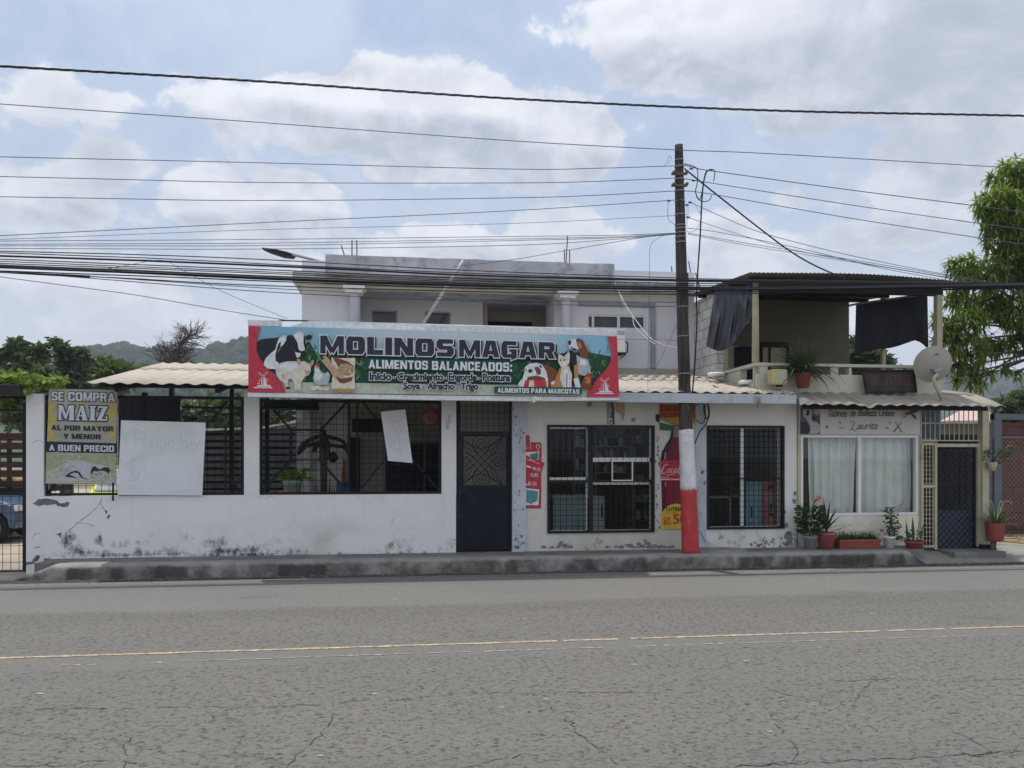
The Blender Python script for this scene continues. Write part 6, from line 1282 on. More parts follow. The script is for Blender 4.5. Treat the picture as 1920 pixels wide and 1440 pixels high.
ribbon(b, [(1553, 770), (1556, 767), (1561, 767)], [.4, 1, .4], Ysl - .002); ribbon(b, [(1607, 770), (1611, 766.5), (1618, 767)], [.4, 1, .4], Ysl - .002); ribbon(b, [(1646, 771), (1649, 767), (1653, 768)], [.4, 1, .4], Ysl - .002); b.build('lettering', dk, pz)
b = MB(); text(b, 'aurita', [(1608, 793), (1646.5, 792), (1645, 804.5), (1606, 805)], Ysl - .002, .010, .34, .92)
ribbon(b, [(1594, 795), (1596, 790.5), (1602, 791), (1600, 797), (1597, 803), (1594, 806.5), (1598, 804.5), (1603, 807.5), (1608, 805)], [.5, .9, 1.2, 1.6, 1.5, .8, 1.0, 1, .4], Ysl - .002)
b.build('name_lettering', dk, pz)
gl = ink('icon_grey', (.17, .17, .175))
fl_ = [leafpoly(1576, 796, 7, 3, -1.9), leafpoly(1577, 804, 7, 3, -.4), leafpoly(1577, 804, 6, 2.6, -2.2), leafpoly(1667, 796, 7, 3, -1.2), leafpoly(1666, 804, 7, 3, -2.7), leafpoly(1661, 800, 8, 3.4, .6)]
for k in range(6): fl_.append(ell(1550.5 + 2 * math.cos(k * 1.05), 800.5 + 2 * math.sin(k * 1.05), 1.3, 1.3))
fl_ += [[(1678, 792), (1680, 791.5), (1690, 806), (1688, 807.5)], [(1691, 792), (1689.5, 791), (1677, 806), (1679, 808)], ell(1690, 809, 2.2, 1.8), ell(1676.5, 808.5, 2.2, 1.8)]
flat('icons', gl, fl_, Ysl - .002, pz)
flat('eyelash', ink('lash', (.11, .10, .09)), [[(1697, 775), (1706, 770), (1716, 763.5), (1724.5, 763.5), (1722, 772), (1712, 775), (1717, 780), (1719, 788), (1713, 784), (1708, 777), (1700, 778)], leafpoly(1706, 775, 17, 1.6, 2.95), leafpoly(1705, 777, 19, 1.3, 2.75), leafpoly(1704, 772, 15, 1.3, 3.2), leafpoly(1703, 778, 15, 1, 2.5)], Ysl - .003, pz)
# old board leaning on the parapet
r, pz = board('old_sign_board', 'dark weathered board with faded red SE VENDE lettering leaning on the terrace parapet', 'sign', [(1617.5, 695), (1712.5, 694), (1717.5, 735), (1625, 735.5)], 12.45, .03, mat('weathered_board', (.045, .036, .036), .8, .35, 6, .3, grime=.4, gcol=(.08, .05, .045)))
b = MB(); caps(b, 'SE', [(1632, 702), (1648, 702), (1651, 722), (1634, 722)], 12.448); caps(b, 'VENDE', [(1656, 701), (1706, 701), (1709, 721), (1658, 722)], 12.448); b.build('faded_lettering', ink('faded_red', (.085, .042, .042)), pz)
b = MB()
for p, q in (((1617, 695), (1713, 694)), ((1713, 694), (1718, 735)), ((1718, 735), (1625, 736)), ((1625, 736), (1617, 695))): b.bar(P(*p, 12.44), P(*q, 12.44), .025, .03)
b.build('frame', M['iron'], r)

# ------------------------------------------------------------------ utility pole
YP = 12.06
po = thing('utility_pole', 'dark wooden utility pole with white and red painted base at the kerb', 'pole', P(1295, 1038, YP))
cl_ = [(1294.5, 1039, 14.5), (1293, 985, 14.2), (1290.5, 917, 13.8), (1286.5, 805, 12.6), (1284, 760, 12), (1281, 640, 11), (1278.5, 540, 10.5), (1276, 440, 9.6), (1274.5, 370, 9), (1273, 273, 7.6)]
def polepts(y0, y1, n, extra=0):
    tb = [(y, (x, r)) for x, y, r in cl_[::-1]]; pts = []; rs = []
    xs = [(y, v[0]) for y, v in tb]; rr = [(y, v[1]) for y, v in tb]
    for k in range(n + 1):
        y = lerp(y0, y1, k / n); pts.append(P(interp(xs, y), y, YP)); rs.append(interp(rr, y) / 1450 * 12.45 + extra)
    return pts, rs
b = MB(); b.sm = True
pts, rs = polepts(1036, 272, 70); b.tube(pts, rs, 18)
for i, v in enumerate(b.v):
    q = mnoise.noise(Vector((v.x * 9, v.y * 9, v.z * .8))) * .012 + mnoise.noise(Vector((v.x * 30, v.y * 30, v.z * 2))) * .006; b.v[i] = v + Vector((q, q, 0))
b.build('shaft', M['pole'], po)
def ragged(b):                                              # brush-painted bands: wavy upper edge, dents of the wood below
    zt = max(v.z for v in b.v)
    for i, v in enumerate(b.v):
        a = v.x * 31 + v.y * 17; q = mnoise.noise(Vector((v.x * 9, v.y * 9, v.z * 1.5))) * .008
        b.v[i] = v + Vector((q, q, (mnoise.noise(Vector((v.x * 30, v.y * 30, 0))) * .03) if v.z > zt - .03 else 0))
b = MB(); b.sm = True; pts, rs = polepts(919, 806, 12, .012); b.tube(pts, rs, 22); ragged(b); b.build('white_band', M['polewhite'], po)
b = MB(); b.sm = True; pts, rs = polepts(1039, 918, 12, .0135); b.tube(pts, rs, 22); ragged(b); b.build('red_band', M['red'], po)
b = MB()
for py in (326, 348):
    b.bar(P(1259, py, YP - .06), P(1288, py, YP - .06), .035, .035); b.box(P(1259, py, YP).x, P(1264, py, YP).x, YP - .1, YP - .02, P(1259, py + 2, YP).z, P(1259, py - 2.5, YP).z); b.box(P(1283, py, YP).x, P(1287, py, YP).x, YP - .1, YP - .02, P(1283, py + 2, YP).z, P(1283, py - 2.5, YP).z)
b.build('insulator_bracket', M['porcelain'], po)
for py in (300, 312, 336, 358, 377, 402, 422, 428, 436, 444, 454, 530, 575, 630, 700):
    b = MB(); pts, rs = polepts(py, py + 1.6, 1, .008); b.tube(pts, rs, 14); b.build('strap', M['steel'], po)
for (x, y) in ((1254, 376), (1294, 379), (1288, 384), (1290, 407), (1296, 316), (1300, 338)):
    b = MB(); b.bar(P(x - 3, y, YP - .1), P(x + 3, y + 1, YP - .1), .022, .022); b.build('clamp', M['porcelain'], po)
b = MB(); b.box(P(1288, 520, YP).x, P(1290, 520, YP).x, YP - .02, YP + .03, P(1288, 760, YP).z, P(1288, 512, YP).z); b.build('cable_batten', M['plank'], po)

# ------------------------------------------------------------------ wires (each strung at its own distance)
def smooth(pts, n=8):
    out = []
    for i in range(len(pts) - 1):
        p0, p1, p2, p3 = Vector(pts[max(0, i - 1)]), Vector(pts[i]), Vector(pts[i + 1]), Vector(pts[min(len(pts) - 1, i + 2)])
        for k in range(n):
            t = k / n; out.append(.5 * (2 * p1 + (p2 - p0) * t + (2 * p0 - 5 * p1 + 4 * p2 - p3) * t * t + (3 * p1 - p0 - 3 * p2 + p3) * t ** 3))
    out.append(Vector(pts[-1])); return out
def wire(name, label, pts, Y, r, m='wirethin', cat='cable', group=None, ext=0, twist=0):
    if m == 'wirethin': r *= .8
    if not hasattr(Y, '__len__'): Y = [Y] * len(pts)
    w3 = [P(x, y, yy) for (x, y), yy in zip(pts, Y)]
    if ext & 1: w3.insert(0, w3[0] + (w3[0] - w3[1]).normalized() * 14 )
    if ext & 2: w3.append(w3[-1] + (w3[-1] - w3[-2]).normalized() * 14)
    s = smooth(w3)
    b = MB(); b.sm = True
    if twist:
        L = [0]
        for a, c in zip(s, s[1:]): L.append(L[-1] + (c - a).length)
        fine = []; N = int(L[-1] / .07); j = 0
        for k in range(N + 1):
            d = L[-1] * k / N
            while j < len(L) - 2 and L[j + 1] < d: j += 1
            fine.append((d, s[j].lerp(s[j + 1], (d - L[j]) / max(1e-6, L[j + 1] - L[j]))))
        for ph in (0, 2.09, 4.19): b.tube([p + Vector((0, math.sin(d * twist + ph), math.cos(d * twist + ph))) * r * 1.0 for d, p in fine], r * .75, 5)
    else: b.tube(s, r, 5)
    return b.top(name, M[m], label, cat, group)
wire('power_cable', 'thick twisted black cable highest across the sky', [(0, 124), (480, 152), (960, 185), (1440, 207), (1920, 217)], 13.4, .0125, 'cable', ext=3, twist=9)
wire('power_line', 'single thin wire touching the very top of the pole', [(0, 195), (480, 229), (960, 264), (1265, 281), (1440, 288), (1920, 316)], 11.9, .0085, ext=3)
wire('power_line', 'thin wire reaching the pole from the left just above the insulators', [(0, 294), (480, 305), (960, 317), (1120, 315.5), (1266, 311)], 11.95, .008, ext=1)
wire('power_line', 'thin wire reaching the pole from the left between the two insulator brackets', [(0, 331), (480, 342), (960, 343), (1120, 340), (1266, 334)], 11.95, .008, ext=1)
wire('power_line', 'thin wire reaching the pole from the left just below the insulator brackets', [(0, 369), (480, 376), (960, 371), (1120, 366), (1266, 358)], 11.95, .008, ext=1)
wire('power_line', 'thin wire climbing from the left to the small clamp left of the pole', [(0, 442), (240, 430), (480, 418), (960, 395), (1253, 376), (1268, 376)], 11.95, .0075, ext=1)
wire('telephone_line', 'faint thin wire climbing from the left to the pole under the clamp', [(0, 449), (480, 431), (960, 419), (1268, 404)], 11.95, .005, ext=1)
for i, pts in enumerate(([(0, 452), (480, 449), (960, 443.5), (1150, 441), (1268, 437)], [(0, 458), (480, 456), (960, 448), (1150, 444), (1268, 438)], [(0, 461), (480, 460.5), (960, 451), (1150, 446), (1268, 439)], [(0, 466), (480, 467), (960, 460), (1150, 449), (1268, 439)])):
    wire('telephone_line', 'one of the level thin lines fanning left from the pole above the house roof', pts, 11.95 + .02 * i, .0065, group='level telephone lines left of the pole', ext=1)
wire('telephone_line', 'thin line slanting down left from the pole to the concrete house roof', [(850, 500), (960, 487), (1060, 470), (1200, 446), (1268, 438)], [14.6, 14, 13.2, 12.3, 12.0], .007)
wire('power_line', 'upper of three thin wires sloping right from the pole to the mango tree', [(1281, 309), (1308, 316), (1345, 322), (1600, 357), (1830, 386), (1920, 398)], 11.95, .009, ext=2)
wire('power_line', 'middle of three thin wires sloping right from the pole to the mango tree', [(1284, 335), (1320, 341), (1600, 385), (1830, 418), (1920, 430)], 11.95, .008, ext=2)
wire('power_line', 'lowest of three thin wires sloping right from the pole to the mango tree', [(1284, 358), (1340, 365), (1600, 410), (1830, 445), (1920, 458)], 11.95, .008, ext=2)
wire('service_cable', 'thick black cable running diagonally from the pole down to the terrace roof', [(1283, 316), (1340, 362), (1420, 425), (1480, 470), (1530, 499), (1586, 523)], [12.0, 12, 12.05, 12.1, 12.15, 12.2], .013, 'cable')
wire('telephone_line', 'thin line leaving the clamp right of the pole and sagging to the right', [(1294, 379), (1360, 409), (1440, 440), (1600, 480), (1775, 515), (1920, 540)], 11.95, .0065, ext=2)
for i, pts in enumerate(([(1291, 408), (1400, 444), (1500, 471), (1640, 497), (1775, 520), (1920, 548)], [(1290, 437), (1400, 456), (1500, 472), (1640, 494), (1775, 517), (1920, 543)], [(1290, 439), (1400, 460), (1500, 476), (1640, 498), (1775, 521), (1920, 550)], [(1290, 428), (1350, 436), (1500, 466), (1640, 500), (1772, 525), (1920, 553)])):
    wire('telephone_line', 'one of the thin lines sagging right from the pole and bunching above the terrace roof', pts, 11.95 + .02 * i, .0055 + .0008 * (i % 2), group='bunched telephone lines right of the pole', ext=2)
# the dense cable bundle
main = [(0, 500), (240, 509), (560, 523), (900, 534), (1265, 541), (1500, 541), (1920, 535)]
rnd = random.Random(17)
for i in range(6):
    o_ = rnd.uniform(-2.6, 2.6); wire('telecom_cable', 'black cable in the thick bundle crossing before the upper house and terrace roof', [(x, y + o_ + rnd.uniform(-.8, .8)) for x, y in main], 11.72 + .02 * i, .012, 'cable', 'cable', 'thick cable bundle', 3)
bund = [([(0, 480), (300, 490), (600, 503), (900, 517), (1265, 526.5), (1500, 529), (1920, 533)], .015), ([(0, 471), (240, 477), (480, 486), (900, 508), (1265, 521), (1400, 524), (1920, 531)], .008), ([(0, 474), (300, 485), (600, 500), (900, 513), (1265, 524), (1920, 532)], .008),
        ([(0, 486), (300, 498), (600, 510), (900, 523), (1265, 531), (1920, 534)], .008), ([(0, 490), (300, 502), (600, 514), (900, 527), (1265, 535), (1920, 537)], .007), ([(0, 494), (300, 505), (600, 517), (900, 530), (1265, 538), (1920, 538)], .008),
        ([(0, 508), (300, 519), (600, 531), (900, 541), (1265, 547), (1500, 546), (1920, 540)], .009), ([(0, 511), (240, 522), (480, 535), (900, 547), (1265, 552), (1500, 549), (1920, 541)], .008)]
for pts, r_ in bund:
    wire('telecom_cable', 'slimmer cable strung just above or below the thick bundle before the upper house', pts, 11.80 + rnd.uniform(-.04, .04), r_, 'cable', 'cable', 'slim cables beside the bundle', 3)
for i, pts in enumerate(([(0, 509), (120, 515), (480, 539), (760, 553), (1000, 563), (1268, 567)], [(0, 511), (120, 518), (480, 546), (760, 560), (1000, 570), (1268, 575)])):
    wire('telecom_cable', 'thin pair line hanging lowest under the cable bundle across the house columns', pts, 11.85, .008, 'wirethin', 'cable', 'lowest pair of lines under the bundle', 1)
wire('service_cable', 'thin single wire drooping from the left edge down to the banner top', [(0, 519), (240, 551), (420, 582), (535, 600)], 12.0, .007, 'wirethin', ext=1)
wire('service_cable', 'faint wire dropping from the bundle to the banner beside the house', [(180, 508), (240, 497), (303, 488), (340, 505), (420, 548), (540, 598)], [12, 12, 12, 12, 12.05, 12.1], .0045, 'wirethin')
wire('service_cable', 'thin line crossing level from the banner corner to the pole', [(1157, 637), (1220, 637), (1270, 638)], 12.0, .005, 'wirethin')
wire('service_cable', 'thick white cable sagging from the house roof to the pole', [(1153, 531), (1163, 552), (1178, 580), (1198, 608), (1220, 634), (1245, 647), (1272, 653)], [14.85, 14.6, 14.2, 13.6, 13, 12.5, 12.1], .009, 'whitecable')
wire('service_cable', 'thinner white cable looping below the thick white one by the house window', [(1160, 545), (1170, 572), (1185, 592), (1190, 612), (1212, 634), (1230, 646)], [14.8, 14.6, 14.4, 14.2, 13.6, 13.2], .008, 'whitecable')
wire('service_cable', 'thin dark wire hanging straight down in front of the house past the shop roof', [(1249, 440), (1236, 446), (1220, 460), (1218, 500), (1217, 560), (1216, 640), (1215, 700), (1215, 752)], 12.0, .0045, 'wirethin')
wire('service_cable', 'thin dark wire slanting from the pole to the foot of the house wall', [(1272, 600), (1250, 650), (1232, 687)], [12.1, 13.6, 15.2], .006, 'wirethin')
wire('drop_cable', 'long black cable looping off the pole top and hanging beside it to the shop', [(1283, 307), (1300, 312), (1308, 320), (1307, 345), (1304, 360), (1312, 374), (1318, 350), (1322, 326), (1330, 318), (1340, 321), (1338, 340)], 11.98, .008, 'cable')
wire('drop_cable', 'black cable hanging down right of the pole from the top loops to the eave', [(1335, 319), (1325, 322), (1319, 345), (1316, 380), (1313, 440), (1309, 500), (1306, 560), (1307, 600), (1303, 680), (1299, 730), (1297, 760)], 11.98, .013, 'cable')
wire('drop_cable', 'thin black loop of cable drooping under the wires right of the pole', [(1304, 360), (1308, 372), (1318, 378), (1330, 375), (1334, 366)], 11.98, .007, 'cable')
wire('drop_cable', 'thin jumper wire curling down left of the pole below the clamp', [(1253, 378), (1252, 405), (1256, 414), (1265, 421), (1270, 421)], 11.96, .005, 'wirethin')
wire('drop_cable', 'thin jumper wires curling right of the pole at the straps', [(1290, 380), (1290, 400), (1288, 430), (1292, 435), (1304, 432), (1312, 418), (1313, 400), (1304, 386)], 11.96, .004, 'wirethin')
wire('drop_cable', 'short stray wire ends sticking up left of the pole top', [(1246, 311), (1252, 300), (1255, 292), (1259, 298), (1252, 306)], 11.96, .004, 'wirethin')
wire('drop_cable', 'black cable coiled on the wall between the pole and the right shop window', [(1320, 752), (1322, 742), (1320, 765), (1324, 785), (1329, 775), (1325, 748), (1330, 770), (1328, 785), (1322, 798), (1312, 810), (1303, 832)], 12.45, .011, 'cable')
wire('drop_cable', 'thin black loop hanging on the grey pilaster behind the pole', [(1302, 762), (1318, 755), (1323, 775), (1318, 793), (1308, 790), (1303, 783)], 12.5, .007, 'cable')
b = MB(); b.tube([P(1304, 512, 12.0), P(1309, 528, 12.0), P(1312, 541, 12.0)], .012, 5); b.top('cable_tag', ink('tag_orange', (.75, .22, .03)), 'small orange tag on the cable right of the pole', 'tag')
b = MB(); b.tube([P(1310, 912, YF - .03), P(1312, 995, YF - .03), P(1326, 1016, YF - .05), P(1350, 1027, 12.45)], .010, 6); b.top('conduit', M['pilaster'], 'thin grey conduit down the pilaster between the pole and the right shop window', 'conduit')

# ------------------------------------------------------------------ things on the roofs
b = MB(); b.sm = False; b.prism([P(1336, 722, 12.9), P(1350, 729, 12.85), P(1372, 733, 12.8), P(1394, 732, 12.75), P(1394, 736, 12.7), P(1372, 737.5, 12.7), P(1352, 734, 12.8), P(1340, 728, 12.9)], (0, .03, .012)); b.top('broken_plank', M['plank'], 'splintered grey plank lying on the shop roof right of the pole', 'plank')
rnd = random.Random(6); b = MB()
for _ in range(170):
    px = rnd.choice((rnd.gauss(1480, 9), rnd.gauss(1416, 10), rnd.gauss(1430, 14), rnd.gauss(1355, 6)))
    b.blade(P(px, 738 + rnd.uniform(-2, 2), 12.0 + rnd.uniform(-.02, .1)), (rnd.uniform(-1, 1), rnd.uniform(-.6, .2), rnd.uniform(-.1, 1)), rnd.uniform(.04, .13), .008, 1.2, 4)
for _ in range(40): b.blade(P(rnd.gauss(1422, 3), rnd.uniform(740, 760), 11.93), (rnd.uniform(-.5, .5), -.3, -1), rnd.uniform(.05, .12), .01, .3, 3)
b.top('dry_weed', M['leafdry'], 'straw coloured dry weeds growing along the shop gutter', 'weeds', kind='stuff')
for nm, px, py, Y, s, lb in (('stone_cap', 1343, 701, 13.9, .16, 'pale round lid lying on the shop roof beside the block wall'), ('stone_cap', 1402, 716, 13.0, .17, 'pale round lid lying on the shop roof below the terrace post')):
    b = MB(); b.sm = True; b.lathe(P(px, py + 5, Y), [(s * .9, 0), (s, .02), (s, .05), (s * .9, .07), (s * .86, .06), (s * .1, .05)], 22, cap1=True); b.top(nm, M['whitepaint'], lb, 'lid')
# jerrycan
r = thing('jerrycan', 'pale yellow plastic jug turned upside down before the terrace parapet', 'jug', P(1457, 727, 12.45))
x0, x1, z0, z1 = X(1443, 12.4), X(1472, 12.4), Z(1457, 722, 12.4), Z(1457, 693, 12.4)
b = MB(); c = .02
oct_ = [(x0 + c, 12.3), (x1 - c, 12.3), (x1, 12.3 + c), (x1, 12.5 - c), (x1 - c, 12.5), (x0 + c, 12.5), (x0, 12.5 - c), (x0, 12.3 + c)]
b.prism([(x, y, z0 + .02) for x, y in oct_], (0, 0, z1 - z0 - .035)); xm, ym = (x0 + x1) / 2, 12.4
ins = [(xm + (x - xm) * .9, ym + (y - ym) * .9) for x, y in oct_]; o_ = len(b.v)
b.prism([(x, y, z1 - .015) for x, y in ins], (0, 0, .015)); b.prism([(x, y, z0) for x, y in ins], (0, 0, .02)); M['jug'] = mat('yellow_plastic', (.46, .43, .23), .5, .06, 4, .05, grime=.15, gcol=(.3, .28, .15)); b.build('body', M['jug'], r)
b = MB(); b.box(xm - .02, xm + .07, 12.33, 12.42, z0 - .03, z0 + .03); b.build('cap', M['iron'], r); b = MB(); b.poly([(xm + .0, 12.298, z0 + .09), (xm + .1, 12.298, z0 + .09), (xm + .1, 12.298, z0 + .21), (xm + .0, 12.298, z0 + .21)]); b.build('label_patch', ink('jug_label', (.40, .45, .5)), r)
# satellite dish, seen from behind
r = thing('satellite_dish', 'beige satellite dish on a bent arm standing on the salon roof', 'satellite dish', P(1767, 748, 12.15))
c = P(1749, 683, 12.15); rx = 33 / 1450 * 12.15 / .917; nrm = Vector((-.35, .55, .35)).normalized()
nrm = Vector((.22, .93, .30)).normalized(); e1 = nrm.cross(Vector((0, 0, 1))).normalized(); e2 = e1.cross(nrm)
Mx = Matrix((e1, e2, nrm)).transposed()
b = MB(); b.sm = True; R_ = rx * 1.02; pr = [(.001, -.10)] + [(R_ * k / 8, -.10 * (1 - (k / 8) ** 2)) for k in range(1, 9)]; b.lathe(c, pr + [(R_ * 1.02, .0), (R_ * 1.02, .012), (R_ * .98, .012)] + [(R_ * k / 8, -.10 * (1 - (k / 8) ** 2) + .01) for k in range(7, 0, -1)], 40, cap0=False, ax=Mx)
for i, v in enumerate(b.v): pass
b.build('dish', mat('dish_enamel', (.36, .345, .30), .55, .06, 5, .05, grime=.25, gcol=(.25, .23, .19)), r)
b = MB(); hub = c + nrm * -.14 + e2 * -.08
b.box(hub.x - .06, hub.x + .06, hub.y - .06, hub.y + .04, hub.z - .03, hub.z + .03); b.bar(hub + Vector((-.1, -.02, .03)), hub + Vector((.1, -.02, .03)), .03, .03); b.box(hub.x - .025, hub.x + .025, hub.y - .05, hub.y + .0, hub.z - .12, hub.z + .0); b.build('bracket', M['steel'], r)
b = MB(); b.sm = True; b.tube([hub + Vector((0, -.03, -.06)), P(1751, 708, 12.0), P(1753, 722, 12.02), P(1766, 750, 12.15)], .024, 10); b.build('arm', M['creampost'], r)
b = MB(); b.tube([c + nrm * .01 - e2 * R_ * .9, c + nrm * .3 - e2 * R_ * .5, c + nrm * .46 - e2 * R_ * .1], .012, 6); b.lathe(c + nrm * .46 - e2 * R_ * .1, [(.03, -.04), (.035, .0), (.03, .06)], 12, cap1=True, ax=Mx); b.build('feed_arm', M['steel'], r)
b = MB(); q_ = c - nrm * .106 + e2 * .17 + e1 * -.0; b.poly([q_ - e1 * .03, q_ + e1 * .03, q_ + e1 * .03 + e2 * .035, q_ - e1 * .03 + e2 * .035]); b.build('sticker', ink('sticker', (.2, .19, .18)), r)

# ------------------------------------------------------------------ potted plants
def pot(mb, c, r0, r1, h, rim=.015, n=24):
    mb.sm = True; mb.lathe(c, [(r0, 0), (lerp(r0, r1, .85), h * .84), (r1 + rim * .6, h * .85), (r1 + rim, h), (r1 - .012, h), (r1 - .02, h * .9), (.01, h * .9)], n)
def potted(name, label, px, py, Y, r0, r1, h, pm, cat='potted plant', ground=None):
    base = P(px, py, Y)
    if ground is not None: base.z = ground
    r = thing(name, label, cat, base); b = MB(); pot(b, base, r0, r1, h); b.build('pot', pm, r)
    b = MB(); b.lathe(base + Vector((0, 0, h * .905)), [(r1 - .02, 0), (.01, .012)], 16, cap0=False); b.build('soil', M['soil'], r); return r, base + Vector((0, 0, h * .9))
k_ = 12.3 / 1450                                            # metres per pixel at the pots
YPT = 12.32
rnd = random.Random(31)
r, t = potted('potted_croton', 'bushy dark plant with one red flower in a grey pot at the shop corner', 1519, 1032, YPT, .085, .115, .22, M['greypot'], ground=KZ)
b = MB()
for _ in range(300):
    a = rnd.uniform(0, 6.28); rr = rnd.uniform(.02, .22); h = rnd.uniform(.05, .52); base = t + Vector((math.cos(a) * rr * (1 - abs(h - .25)), math.sin(a) * rr * .8, h)); b.leaf(base, (math.cos(a), math.sin(a), rnd.uniform(-.3, .7)), rnd.uniform(.07, .13), rnd.uniform(.04, .065))
b.build('foliage', M['leafd'], r); b = MB(); b.tube([t, t + Vector((.02, 0, .3)), t + Vector((.08, 0, .62))], .009, 5); b.tube([t, t + Vector((-.06, 0, .3)), t + Vector((-.14, .02, .45))], .009, 5); b.build('stem', M['bark'], r)
b = MB(); f0 = t + Vector((.10, -.05, .66))
for _ in range(26): b.leaf(f0 + Vector((rnd.uniform(-.05, .05), rnd.uniform(-.03, .03), rnd.uniform(-.06, .04))), (rnd.uniform(-1, 1), rnd.uniform(-1, .2), rnd.uniform(-.6, .6)), .045, .035)
b.build('flower', ink('flower_red', (.62, .07, .05)), r)
r, t = potted('potted_dracaena', 'spiky purple brown leaved plant in a dusty red pot before the salon window', 1549, 1033, YPT - .05, .115, .15, .28, M['pinkpot'], ground=KZ)
b = MB()
for i in range(26):
    a = i * 2.4; el_ = rnd.uniform(.25, 1.45); b.blade(t + Vector((0, 0, .02 + .005 * i)), (math.cos(a) * math.cos(el_), math.sin(a) * math.cos(el_) * .8, math.sin(el_)), rnd.uniform(.28, .55), .05, rnd.uniform(.1, .5), 6)
b.build('foliage', M['leafpurple'], r)
b = MB(); b.blade(t + Vector((.04, -.02, .03)), (1, -.2, .38), .50, .06, .1, 6); b.blade(t + Vector((-.03, -.02, .03)), (-.75, -.2, .5), .34, .05, .2, 6); b.build('leaf', M['leafd'], r)
# long planter
base = P(1606, 1033, YPT); base.z = KZ; r = thing('window_planter', 'long low terracotta planter full of grassy leaves under the salon window', 'planter', base)
x0, x1 = X(1568, YPT), X(1645, YPT); b = MB()
b.add([(x0 + .02, 12.24, KZ), (x1 - .02, 12.24, KZ), (x1 - .02, 12.42, KZ), (x0 + .02, 12.42, KZ), (x0, 12.21, KZ + .155), (x1, 12.21, KZ + .155), (x1, 12.45, KZ + .155), (x0, 12.45, KZ + .155), (x0 + .02, 12.23, KZ + .155), (x1 - .02, 12.23, KZ + .155), (x1 - .02, 12.43, KZ + .155), (x0 + .02, 12.43, KZ + .155), (x0 + .03, 12.24, KZ + .12), (x1 - .03, 12.24, KZ + .12), (x1 - .03, 12.42, KZ + .12), (x0 + .03, 12.42, KZ + .12)],
      [(3, 2, 1, 0)] + [(i, (i + 1) % 4, 4 + (i + 1) % 4, 4 + i) for i in range(4)] + [(4 + i, 4 + (i + 1) % 4, 8 + (i + 1) % 4, 8 + i) for i in range(4)] + [(8 + i, 8 + (i + 1) % 4, 12 + (i + 1) % 4, 12 + i) for i in range(4)])
b.box(x0 - .01, x1 + .01, 12.20, 12.209, KZ + .125, KZ + .158); b.build('trough', M['terracotta'], r)
b = MB(); b.box(x0 + .031, x1 - .031, 12.241, 12.419, KZ + .10, KZ + .125); b.build('soil', M['soil'], r)
b = MB()
for _ in range(520):
    x = rnd.uniform(x0 + .03, x1 - .03); hgt_ = .10 + .05 * math.sin(x * 9); b.blade((x, rnd.uniform(12.25, 12.41), KZ + .12), (rnd.uniform(-.7, .7), rnd.uniform(-.7, .5), 1), rnd.uniform(.08, .20) + hgt_ * .3, .010, rnd.uniform(.2, 1.2), 4)
b.build('foliage', M['leafd'], r)
r, t = potted('potted_vine', 'curly brownish plant in a small white bucket under the salon window', 1667, 1033, YPT, .075, .088, .195, M['whitepaint'], ground=KZ)
b = MB()
for _ in range(210):
    h = rnd.uniform(0, .52); w_ = .03 + .10 * math.sin(min(1, h / .52) * 3.1) ; c = t + Vector((.04 * math.sin(h * 9) + rnd.gauss(.02, w_ * .6), rnd.gauss(0, w_ * .5), h)); a = rnd.uniform(0, 6.28); b.leaf(c, (math.cos(a), math.sin(a) * .7, rnd.uniform(-.8, .2)), rnd.uniform(.05, .10), rnd.uniform(.025, .045))
for _ in range(14): b.leaf(t + Vector((rnd.uniform(.08, .22), rnd.uniform(-.05, .05), rnd.uniform(-.05, .06))), (rnd.uniform(.2, 1), -.3, rnd.uniform(-1, .1)), .09, .04)
b.build('foliage', M['leafgrey'], r)
b = MB(); b.tube([t, t + Vector((.03, 0, .3)), t + Vector((.05, 0, .5))], .010, 5)
for q in range(4): b.tube([t + Vector((.03, 0, .3 + .06 * q)), t + Vector((.12 + .03 * q, -.02, .38 + .06 * q)), t + Vector((.20 + .02 * q, -.02, .46 + .06 * q))], .004, 4)
b.build('stem', M['bark'], r); b = MB(); b.tube([t + Vector((.03, -.089, -.03)) + Vector((.016 * math.cos(a), 0, .02 * math.sin(a))) for a in (1, 2, 3, 4, 5)], .002, 4); b.build('mark', M['iron'], r)
r, t = potted('potted_sansevieria', 'upright sword leaved plant in a terracotta pot at the kerb end by the door', 1714, 1042, 12.2, .115, .145, .185, M['terracotta'], ground=.16)
b = MB()
for (ox, lean, L) in ((-.06, -.10, .72), (.02, .12, .55), (.08, .06, .48), (-.10, -.15, .38), (.0, -.02, .44), (.11, .2, .40), (-.03, .05, .36)):
    b.blade(t + Vector((ox, rnd.uniform(-.03, .03), 0)), (lean, rnd.uniform(-.08, .08), 1), L, .062, .02, 7)
b.build('sword_leaf', M['leafgrey'], r); b = MB()
for _ in range(90): a = rnd.uniform(0, 6.28); b.leaf(t + Vector((math.cos(a) * rnd.uniform(0, .13), math.sin(a) * .1, rnd.uniform(0, .2))), (math.cos(a), math.sin(a), rnd.uniform(-.2, .8)), .06, .035)
b.build('foliage', M['leafm'], r)
